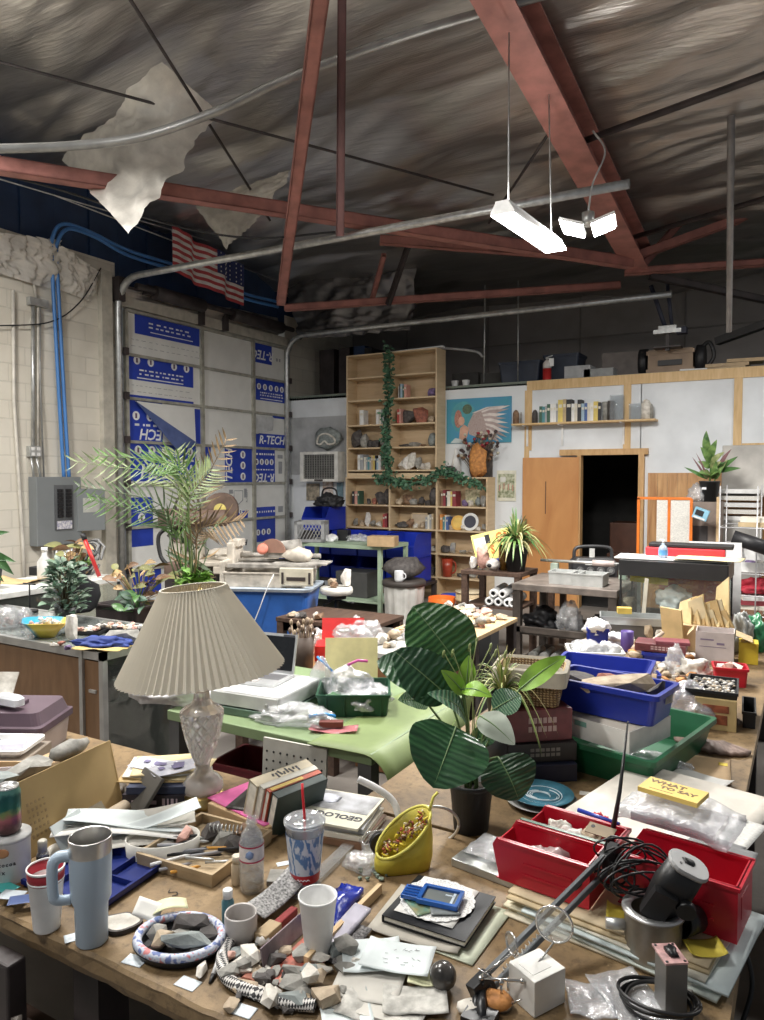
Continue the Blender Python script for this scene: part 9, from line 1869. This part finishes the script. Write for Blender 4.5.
q=V((-.215,1.515,B0));rt=thing('metal_block','upright grey metal block with a pink circuit plate on top','block',q,R(34));b=MB();b.box((0,0,.055),(.044,.05,.11));b.o('block',mat('block_grey',(.17,.165,.155),ro=.4,metal=.4),rt,bev=.0015);b=MB();b.box((0,.006,.1125),(.046,.062,.004));pbd=b.o('plate',mat('board_pink',(.55,.33,.32),ro=.4,ns=60,na=.25),rt);b=MB();b.blob((.002,.008,.118),(.011,.018,.008),2,.6,3,4);b.o('burnt_hole',M_DEV,pbd);b=MB()
for sx in(-1,1):
 for sy in(-1,1):b.cyl((sx*.018,.006+sy*.026,.1146),(sx*.018,.006+sy*.026,.1156),.003,n=8)
b.o('screws',M_BLACK,pbd)
rt=thing('lens_hood','black round cup lying open over yellow paper right of the gadget','cup',FO(.16,-.075,TOPF+.036),0,None,(R(80),0,R(-30)));MB().lathe([(.028,-.03),(.034,.03),(.031,.03),(.026,-.026),(.001,-.026)],28,cap=(1,1)).o('body',M_DEV,rt)
sheet('note_slip','yellow note paper right of the black round cup','paper',FO(.2,-.1,TOPF+.001),.08,.06,mat('note_bright',(.72,.58,.08),ro=.6),.5,.01,3);sheet('note_slip','yellow note paper behind the cable tangle','paper',FO(.02,-.09,TOPF+.001),.07,.07,MATS['note_bright'],.2,.01,4)
stone(*bz(690,985),.055,.045,.03,'pale','crumpled pale rock right of the metal block',850,'hull');stone(*bz(683,1002),.05,.03,.02,'grey','flat grey rock before the crumpled pale one',851,'hull')
# white box and magnifiers
rt=thing('small_carton','small white cube box before the folders','box',(-.455,1.415,B0),R(62));b=MB();b.box((0,0,.036),(.084,.075,.072));b.o('body',mat('white_card',(.72,.71,.67),ro=.6),rt,bev=.0015);b=MB();b.box((-.005,0,.0723),(.05,.04,.0006));b.o('emboss',mat('emboss',(.64,.63,.6)),rt)
def helper():
 q=V((-.51,1.36,B0));rt=thing('magnifier_stand','little metal clip stand with two round lenses before the white box','magnifier',q);M_CH=mat('chrome',(.65,.64,.62),ro=.2,metal=.9);b=MB();b.cyl((0,0,0),(0,0,.012),.022);b.tube([(0,0,.012),(0,0,.05)],.003,6);b.tube([(-.04,-.01,.05),(.04,.01,.06)],.003,6);b.blob((0,0,.05),(.007,.007,.007),1,0);b.blob((-.04,-.01,.05),(.006,.006,.006),1,0);b.blob((.04,.01,.06),(.006,.006,.006),1,0);b.o('stand',M_CH,rt)
 for s_,c_,r_,nm in((-1,V((.01,.03,.115)),.021,'small'),(1,V((.07,.12,.125)),.038,'large')):
  ex=(RIGHT*(.35 if s_<0 else .9)+TOWARD*(.9 if s_<0 else .4)).normalized();l=MB();l.tube([c_+ex*(r_*cos(a))+UP*(r_*sin(a))for a in[6.283*k/32 for k in range(33)]],.0026,6);lr=l.o('lens_ring',M_CH,rt);g=MB();nn=ex.cross(UP).normalized();g.tube([c_-nn*.0012,c_+nn*.0012],r_*.96,28);g.o('lens',film('lens_clear',(.9,.92,.92),.08,.15,.02,2),lr);b=MB();b.tube([V((.04*s_,.01*s_,.055)),c_-UP*r_],.0022,5);b.o('lens_arm',M_CH,rt)
 for k in range(4):b=MB();b.tube([(.03*cos(k),.02*sin(k)-.02,.03+.01*k),(.05*cos(k*1.4),.03*sin(k*1.4)-.02,.045+.012*k)],[.003,.001],5);b.o('clip',M_CH,rt)
helper()
for k,(u,v,w_,d_,rz,lb)in enumerate(((590,1003,.09,.1,.4,'flat clear bag right of the white cube box'),(628,1000,.11,.15,.75,'flat clear bag with stripes left of the metal block'),(655,1018,.08,.08,.5,'flat clear bag at the bottom edge beside the metal block'))):sheet('plastic_bag',lb,'bag',bz(u,v,.001),w_,d_,M_ICE2,rz,.004,k,t=.003,wav=.008)
stone(*bz(497,1008),.06,.05,.03,'orange','amber brown stone at the bottom edge before the arm joint',860,'round');stone(*bz(470,1012),.05,.05,.02,'pale','pale glassy stone at the bottom edge left of the arm',861,'round')
# ---------------- boxes and tubs on the side bench
def wicker():
 m,nt,pb,out=_nodes('wicker_weave');tc_=N(nt,'ShaderNodeTexCoord');a,b_=N(nt,'ShaderNodeTexWave'),N(nt,'ShaderNodeTexWave');a.bands_direction='X';b_.bands_direction='Z';S(a,'Scale',26);S(b_,'Scale',34)
 for w in(a,b_):nt.links.new(tc_.outputs['Object'],w.inputs['Vector'])
 mx=N(nt,'ShaderNodeMath',operation='MULTIPLY');nt.links.new(a.outputs['Fac'],mx.inputs[0]);nt.links.new(b_.outputs['Fac'],mx.inputs[1]);nt.links.new(ramp(nt,mx.outputs[0],[(.05,(.13,.07,.025)),(.4,(.48,.33,.16))]),pb.inputs['Base Color']);bu=N(nt,'ShaderNodeBump');S(bu,'Distance',.006);nt.links.new(mx.outputs[0],bu.inputs['Height']);nt.links.new(bu.outputs[0],pb.inputs['Normal']);S(pb,'Roughness',.55)
 rt=thing('wicker_basket','wicker basket with folded white cloth liner on the maroon box','basket',(-.86,2.58,BZ+.247),R(12));b=MB();tub(b,.24,.2,.125,.008,.84,.03,.006);b.o('basket',m,rt);b=MB();L=[rrect(.258,.218,.03,.075),rrect(.264,.224,.035,.13),rrect(.245,.205,.03,.136),rrect(.215,.175,.03,.1),rrect(.19,.15,.03,.02)];b.loft(L,cap=(0,1));b.o('cloth_liner',mat('linen',(.55,.5,.41),ro=.85,bs=60,bd=.002),rt)
 for k in range(6):q=V((-.86,2.58,BZ+.247+.03))+V((.05*cos(k*1.05),.04*sin(k*1.05),0));stone(*q,.06,.05,.05,'white',f'white stone inside the lined wicker basket',870+k,'round',group='white stones in the wicker basket')
wicker()
def printbox(loc,rz,w_,d_,h_,m,label,printed=None,name='carton'):
 rt=thing(name,label,'box',loc,rz);MB().box((0,0,h_/2),(w_,d_,h_)).o('body',m,rt,bev=.002)
 if printed:
  b=MB();rd=RNG(int(w_*1000))
  for j in range(2):
   for k in range(6):b.box((-w_*.05+k*w_*.075-w_*.1,-d_/2-.0006,h_*(.66-.27*j)),(w_*.055,.0012,h_*.17))
  b.o('print',printed,rt);b=MB()
  for j in range(3):b.box((-w_/2-.0006,d_*(-.28+.1*j),h_*.5),(.0012,d_*.07,h_*(.5-.1*j)))
  b.o('print',printed,rt)
M_MAROON=mat('box_maroon',(.15,.035,.04),ro=.45,ns=14,na=.3);M_PINKINK=mat('print_pinkish',(.52,.36,.34),ro=.5)
printbox((-.86,2.56,BZ+.1325),R(40),.24,.2,.112,M_MAROON,'maroon printed box under the wicker basket',M_PINKINK);printbox((-.84,2.54,B0),R(36),.25,.22,.062,mat('box_navyblack',(.018,.022,.045),ro=.4),'lowest dark navy box of the stack under the wicker basket');printbox((-.85,2.56,BZ+.0645),R(38),.25,.22,.066,mat('box_black',(.022,.02,.02),ro=.4),'black box between the maroon and the navy boxes',mat('print_dull',(.22,.2,.18)))
def gtub(loc,rz,w_,d_,h_,m,label,name='plastic_bin',lip=.012,tp=.9):rt=thing(name,label,'bin',loc,rz);b=MB();tub(b,w_,d_,h_,.004,tp,.02,lip);b.o('body',m,rt);b=MB();b.loft([rrect(w_+2*lip+.002,d_+2*lip+.002,.022,h_-.018),rrect(w_+2*lip+.002,d_+2*lip+.002,.022,h_-.012)],cap=(0,0));b.o('rim_band',m,rt);return rt
M_GBIN=mat('bin_bottle_green',(.012,.11,.045),ro=.38)
gtub((-.56,2.86,B0),R(-12),.4,.6,.118,M_GBIN,'dark green plastic bin under the white box and blue tub')
wbx=thing('carton','white low box between the blue tub and the green bin','box',(-.587,2.721,BZ+.1205),R(-20));b=MB();carton(b,.27,.27,.075,.003,0,True);b.o('body',MATS['white_card'],wbx);b=MB();b.box((-.06,-.1365,.055),(.05,.001,.018));b.o('teal_label',mat('label_teal',(.2,.4,.34)),wbx)
b=MB();b.box((0,0,.034),(.25,.25,.068));b.o('foam_filler',MATS['filler'],loc=(-.587,2.721,BZ+.124),rot=R(-20),label='packing filling the white low box',cat='packing')
M_BTUB=mat('tub_deepblue',(.012,.03,.3),ro=.35,ns=4,na=.12)
BT=V((-.615,2.76,BZ+.1965));gtub(BT,R(-10),.4,.21,.115,M_BTUB,'big deep blue tub of rough stone slabs on the right bench',tp=.92)
for k,(x,y,z,sx,sy,sz,c,kd,rot_,lb)in enumerate(((.03,-.02,.075,.27,.12,.06,'tan','hull',(.1,-.12,R(18)),'large tan slab lying across the deep blue tub'),(.15,0.,.075,.07,.05,.07,'dark','hull',(0.,.3,R(40)),'dark stone at the right end of the deep blue tub'),(.18,.04,.05,.06,.06,.05,'grey','hull',(0,0,0),'grey stone in the right corner of the deep blue tub'),(-.13,.02,.075,.12,.09,.03,'dark','slab',(.1,.15,R(10)),'flat black slab at the left of the deep blue tub'),(-.04,.07,.075,.09,.06,.05,'rust','hull',(0,0,1),'rust stone at the back of the deep blue tub'),(-.05,-.06,.03,.12,.07,.05,'brown','hull',(0,0,.3),'brown lump low in the deep blue tub'))):
 q=BT+MR(R(-10),3,'Z')@V((x,y*.75,z));stone(q.x,q.y,q.z,sx,sy,sz,c,lb,880+k,kd,rot=rot_)
b=MB();b.box((0,0,.025),(.33,.16,.05));b.o('foam_filler',M_BLACK,loc=BT+V((0,0,.0045)),rot=R(-10),label='dark packing under the stones in the deep blue tub',cat='packing')
b=MB();b.box((0,0,.065),(.4,.28,.13));b.o('carton',M_CARD,loc=(-.78,3.46,B0),rot=R(8),bev=.003,label='brown carton under the flat blue bin behind the deep blue tub',cat='box')
gtub((-.8,3.44,BZ+.132),R(4),.4,.26,.07,M_BTUB,'flat blue bin behind the deep blue tub')
W2=V((-.99,4.02,B0));rt=gtub(W2+V((0,0,0.)),R(22),.27,.2,.125,mat('tub_white',(.7,.69,.66),ro=.45),'white plastic tub heaped with clear film on the right bench');b=MB();b.box((.03,-.0965,.06),(.09,.002,.035),(R(-3),0,0));b.o('printed_label',mat('label_small',(.45,.42,.46),ns=60,col2=(.2,.18,.2)),rt)
crumple('clear_bag','clear film heaped in the white plastic tub','film',W2+V((-.02,0,.07)),.1,.07,.06,M_ICE2,101);crumple('crumpled_bag','white film lump at the right of the white tub','film',W2+V((.07,.04,.07)),.06,.05,.06,M_TISSUE,102)
SB=lambda u,v:V(bz(u,v))
q=SB(597,646);rt=gtub(q,R(20),.13,.12,.12,M_BTUB,'small blue tub of white tissue behind the white tub',lip=.004);crumple('tissue','white tissue bunched in the small blue tub','tissue',q+V((0,0,.08)),.075,.065,.06,M_TISSUE,103)
q=SB(618,643);crumple('tissue','rolled white tissue between the small blue tub and purple can','tissue',q,.09,.05,.045,M_TISSUE,104)
rt=thing('purple_can','purple cylinder can on the right bench','can',SB(627,651));MB().lathe([(.035,0),(.038,.004),(.038,.12),(.034,.122),(.033,.02),(.001,.02)],24,cap=(1,1)).o('body',mat('can_purple',(.1,.06,.26),ro=.4),rt)
rt=thing('mallet','pale wooden mallet leaning right of the purple can','mallet',SB(643,655));b=MB();b.blob((-.02,0,.035),(.05,.035,.035),2,.2,2,3);b.o('head',mat('mallet_pale',(.55,.42,.32)),rt);b=MB();b.tube([(0,0,.04),(.1,.08,.13)],[.015,.011],8);b.o('handle',MATS['mallet_pale'],rt)
q=V((-.7,4.4,B0));rt=gtub(q,R(10),.22,.16,.07,M_BTUB,'blue bin under the maroon box on the right bench',lip=.004);printbox(q+V((-.01,.01,.071)),R(4),.27,.16,.045,M_MAROON,'maroon patterned flat box on the blue bin',M_PINKINK);printbox(q+V((.05,0.,.117)),R(12),.18,.11,.018,mat('slim_maroon',(.22,.05,.07),ro=.4),'slim maroon box lying on the patterned one')
q=SB(644,682);gtub(q,R(20),.15,.11,.05,M_BTUB,'little blue tray of bright wrapped pieces beside the shells',lip=.003);crumple('clear_bag','clear bag in the little blue tray','bag',q+V((0,0,.02)),.06,.04,.05,M_ICE2,105)
rt=thing('shell_dome','white round shell dome among the shells','shell',SB(662,664));MB().blob((0,0,.045),(.055,.03,.055),3,.05,2,4).o('dome',stone_mat('white'),rt)
rd=RNG(70);hf=HF(B0)
for k in range(80):
 u,v=rd.U(628,694),rd.U(652,694)
 if(u-644)**2/200+(v-678)**2/90<1 and k%3:continue
 q=SB(u,v);s_=rd.U(.03,.06);c=rd.choice(['white','pale','tan','tan','white','brown','orange']);kd=rd.choice(['round','hull','round']);h_=s_*.65;zz=hf.drop(q.x,q.y,s_/2,h_)
 if zz>BZ+.09:continue
 stone(q.x,q.y,zz,s_*1.3,s_,h_,c,f"{('small', 'large')[s_ > .046]} {c} shell or pebble in the heap beside the clear bag",900+k,kd,group=f"{('small', 'large')[s_ > .046]} {c} shells on the right bench",name='shell',cat='shell')
crumple('plastic_bag','large clear plastic bag slumped beside the gravel box','bag',SB(690,724),.1,.08,.1,film('bag_lilac',(.86,.86,.93),.26,.28,.12,26),106)
# gravel tray on a box, red bin, black tray, fan fossil
q=V((-.325,3.44,B0));rt=thing('photo_box','tan box with two rust pictures on its front under the gravel tray','box',q,R(4));b=MB();b.box((0,0,.065),(.16,.22,.13));b.o('body',mat('box_tan',(.5,.37,.17),ro=.6),rt,bev=.002);b=MB();b.box((0,-.1108,.09),(.1,.002,.03)).box((0,-.1108,.045),(.09,.002,.04));b.o('pictures',mat('picture_rust',(.25,.07,.03),ns=30,na=.4),rt)
t_=thing('gravel_tray','black tray of mixed gravel on the tan box','tray',q+V((-.02,.03,.131)),R(4));b=MB();tub(b,.2,.26,.03,.005,.97,.004,.003);b.o('tray',M_BLACK,t_);b=MB();rd=RNG(2)
for k in range(230):s_=rd.U(.006,.012);b.blob((rd.U(-.085,.085),rd.U(-.115,.115),.014+rd.random()*.008),(s_,s_*.8,s_*.6),1,.3,2,k,k%5)
b.o('gravel',[stone_mat(c)for c in('pale','dark','grey','tan','white')],t_)['kind']='stuff'
rt=thing('stone_tray','black tray of white stones hanging over the bench edge right of the tan box','tray',(-.205,3.54,B0),R(4));b=MB();tub(b,.05,.24,.07,.004,.97,.004,.003);b.o('tray',M_BLACK,rt)
q=SB(726,690);rt=thing('parts_bin','small red bin of white pieces at the far right of the bench','bin',(-.33,4.12,B0),R(10));b=MB();tub(b,.155,.13,.095,.004,.92,.012,.006);b.o('body',M_REDBIN,rt)
for k,(x,y)in enumerate(((-.03,0),(.03,.02),(0.,-.03))):stone(-.33+x,4.12+y,BZ+.05+.01*k,.07,.06,.05,('white','pale','pink')[k],f"{('white', 'pale', 'pink')[k]} piece inside the small red bin",1000+k,'hull')
rt=thing('fan_fossil','ribbed dark fan shell fossil lying before the gravel box','fossil',(-.31,3.12,B0),R(-10));b=MB();n=40
def fanf(a,b_):an=pi*(1.05*a-.02);r_=.03+.085*b_;return V((r_*cos(an)*1.25,-r_*sin(an)*.8,.012+.022*(1-b_)+.006*b_*abs(sin(an*11))))
b.slab(fanf,66,8,.012);b.o('shell',mat('fossil_brown',(.24,.17,.14),ro=.6,ns=20,na=.4,col2=(.08,.05,.04)),rt)
sheet('cardboard_sheet','tan cardboard sheet lying behind the off white board','cardboard',(-.33,2.86,BZ+.0012),.22,.24,M_CARD,.1,0.,1,t=.004);crumple('clear_bag','crumpled clear film at the edge of the off white board','film',SB(655,766),.1,.04,.03,M_ICE2,107);sheet('paper_sheet','white paper corner on the tan cardboard sheet','paper',(-.3,2.74,BZ+.0075),.18,.1,M_PAPERW,-.3,.01,2);sheet('sticker','small yellow sticker on the tan cardboard sheet','sticker',(-.25,2.93,BZ+.006),.03,.03,mat('sticker_yellow',(.8,.62,.08)),.1)
# mailing box with envelopes, bottle, far odds
q=V((-.45,4.62,B0));rt=thing('carton','white printed mailing box with tan flap before the envelopes','box',q,R(4));b=MB();carton(b,.2,.16,.175,.003,0,True);b.o('body',mat('mail_white',(.62,.56,.54),ro=.6),rt);b=MB();b.box((.15,0,.15),(.09,.16,.003),(0,R(20),0));b.o('flap',mat('kraft_flap',(.56,.42,.24)),rt);b=MB();b.box((-.13,0,.16),(.05,.15,.003),(0,R(-50),0));b.o('flap',MATS['kraft_flap'],rt);b=MB();b.box((-.04,-.0806,.13),(.07,.001,.008)).box((-.01,-.0806,.09),(.14,.001,.003)).box((.03,-.0806,.11),(.04,.001,.012));b.o('print',mat('mail_ink',(.25,.2,.3)),rt)
rd=RNG(5)
M_ENV=[mat('envelope_cream',(.72,.58,.32),ro=.7),mat('envelope_tan',(.62,.45,.22),ro=.7),mat('envelope_pale',(.78,.68,.45),ro=.7)]
b=MB();b.box((0,0,.08),(.26,.14,.16));b.o('envelope_box',M_CARD,loc=(-.53,4.83,B0),rot=R(4),label='brown box holding the row of standing envelopes',cat='box',bev=.003)
for k in range(14):
 x=-.645+k*.0175;h_=rd.U(.1,.19)if k not in(12,)else .3;w_=.12;t_=rd.U(-.22,.22);mb=MB();mb.add([(-.006,-w_/2,0),(.006,-w_/2,0),(.006,w_/2,0),(-.006,w_/2,0),(-.003+t_*.1,-w_/2*.5,h_),(.003+t_*.1,-w_/2*.5,h_),(.003+t_*.1,w_/2,h_*.75),(-.003+t_*.1,w_/2,h_*.75)],[(0,3,2,1),(4,5,6,7),(0,1,5,4),(2,3,7,6),(0,4,7,3),(1,2,6,5)]);mb.o('envelope',M_ENV[k%3],loc=(x,4.83,BZ+.162),rot=(0,t_*.8,R(50+10*(k%3))),label=f"{('cream', 'tan', 'pale')[k % 3]} standing envelope behind the mailing box, {ORD[k]} from the left",cat='envelope',group='envelopes behind the mailing box')
b=MB();b.box((0,0,.13),(.012,.15,.26),(0,R(-8),0));b.o('envelope',M_ENV[1],loc=(-.7,4.74,B0),rot=R(60),label='large tan envelope standing at the left of the envelope row',cat='envelope')
rt=thing('spray_bottle','white bottle with green label and red trigger behind the maroon boxes','bottle',SB(670,640));MB().lathe([(.04,0),(.042,.01),(.042,.12),(.018,.16),(.016,.175)],20,cap=(1,1)).o('body',M_SHADE,rt);MB().lathe([(.0425,.02),(.0425,.09)],20,cap=(0,0)).o('label',mat('label_green',(.14,.26,.06)),rt);b=MB();b.box((.03,0,.185),(.07,.03,.03)).box((.05,0,.15),(.015,.02,.06),(0,R(20),0)).cyl((0,0,.17),(0,0,.19),.018);b.o('trigger',mat('trigger_red',(.5,.03,.03)),rt)
for k,(u,v,c)in enumerate(((649,640,'tan'),(654,634,'orange'),(660,645,'pale'))):stone(*SB(u,v),.06,.05,.1,c,f'{c} figurine like stone left of the green labelled bottle',1010+k,'hull')
b=MB();tub(b,.5,.2,.05,.004,.98,.006,.004);b.o('metal_tray',mat('tray_galv',(.42,.44,.44),ro=.35,metal=.6),loc=(-.95,5.05,BZ+.09),rot=R(14),label='long grey metal tray behind the purple can',cat='tray');b=MB();b.box((0,0,.043),(.48,.18,.086));b.o('carton',MATS['dull_grey2'],loc=(-.95,5.05,B0),rot=R(14),label='dark box under the long grey metal tray',cat='box');b=MB();b.box((0,0,.02),(.28,.1,.04));b.o('yellow_box',mat('yellow_wood',(.62,.4,.1)),loc=SB(632,638)+V((.02,.12,0)),rot=R(14),label='flat yellow brown box before the long metal tray',cat='box',bev=.003);b=MB();b.box((0,0,.02),(.09,.06,.04));b.o('small_carton',mat('yellow_carton',(.68,.48,.1)),loc=(-1.05,5.05,BZ+.145),rot=R(20),label='little yellow box lying in the long metal tray',cat='box',bev=.002)
crumple('plastic_bag','green plastic bag on the bench behind the mailing box','bag',(-.27,5.02,B0),.09,.08,.13,mat('bag_green',(.04,.22,.1),ro=.35),110);crumple('plastic_bag','grey printed plastic bag leaning right of the envelopes','bag',(-.33,4.93,B0),.06,.06,.16,mat('bag_grey',(.35,.36,.35),ro=.4,ns=18,na=.3),111)
b=MB();b.box((0,0,.06),(.1,.12,.12));b.o('yellow_box',mat('yellow_bright',(.68,.5,.04)),loc=(-.28,4.66,B0),rot=R(4),label='yellow box beside the mailing box at the bench end',cat='box',bev=.002)
crumple('cloth_bundle','white and brown cloth bundle left of the small red bin','cloth',(-.5,4.18,B0),.08,.06,.06,stone_mat('pale'),112);crumple('clear_bag','clear jar like bag left of the cloth bundle','bag',(-.6,4.2,B0),.05,.05,.09,M_ICE2,113)
# dark clutter on the floor right of the bench
for k,(x,y,w_,d_,h_,c,lb)in enumerate(((.22,1.7,.5,.7,.5,(.015,.015,.016),'black storage chest on the floor right of the bench front'),(.24,2.55,.5,.6,.42,(.012,.014,.03),'dark navy storage chest behind the black one right of the bench'),(.24,3.3,.5,.6,.3,(.02,.018,.018),'low black storage chest furthest back right of the bench'))):
 rt=thing('storage_chest',lb,'chest',(x,y,0));m_=mat('chest_%d'%k,c,ro=.5);b=MB();tub(b,w_,d_,h_,.01,.94,.03,.008);b.o('body',m_,rt);b=MB();b.loft([rrect(w_+.03,d_+.03,.03,h_),rrect(w_+.03,d_+.03,.03,h_+.03),rrect(w_-.04,d_-.04,.03,h_+.045)]);b.o('lid',m_,rt)
b=MB();carton(b,.3,.24,.05);b.o('flat_case',mat('case_wine',(.14,.02,.025)),loc=(.16,2.52,.466),rot=.2,bev=.004,label='dark red flat case lying on the navy chest',cat='case')
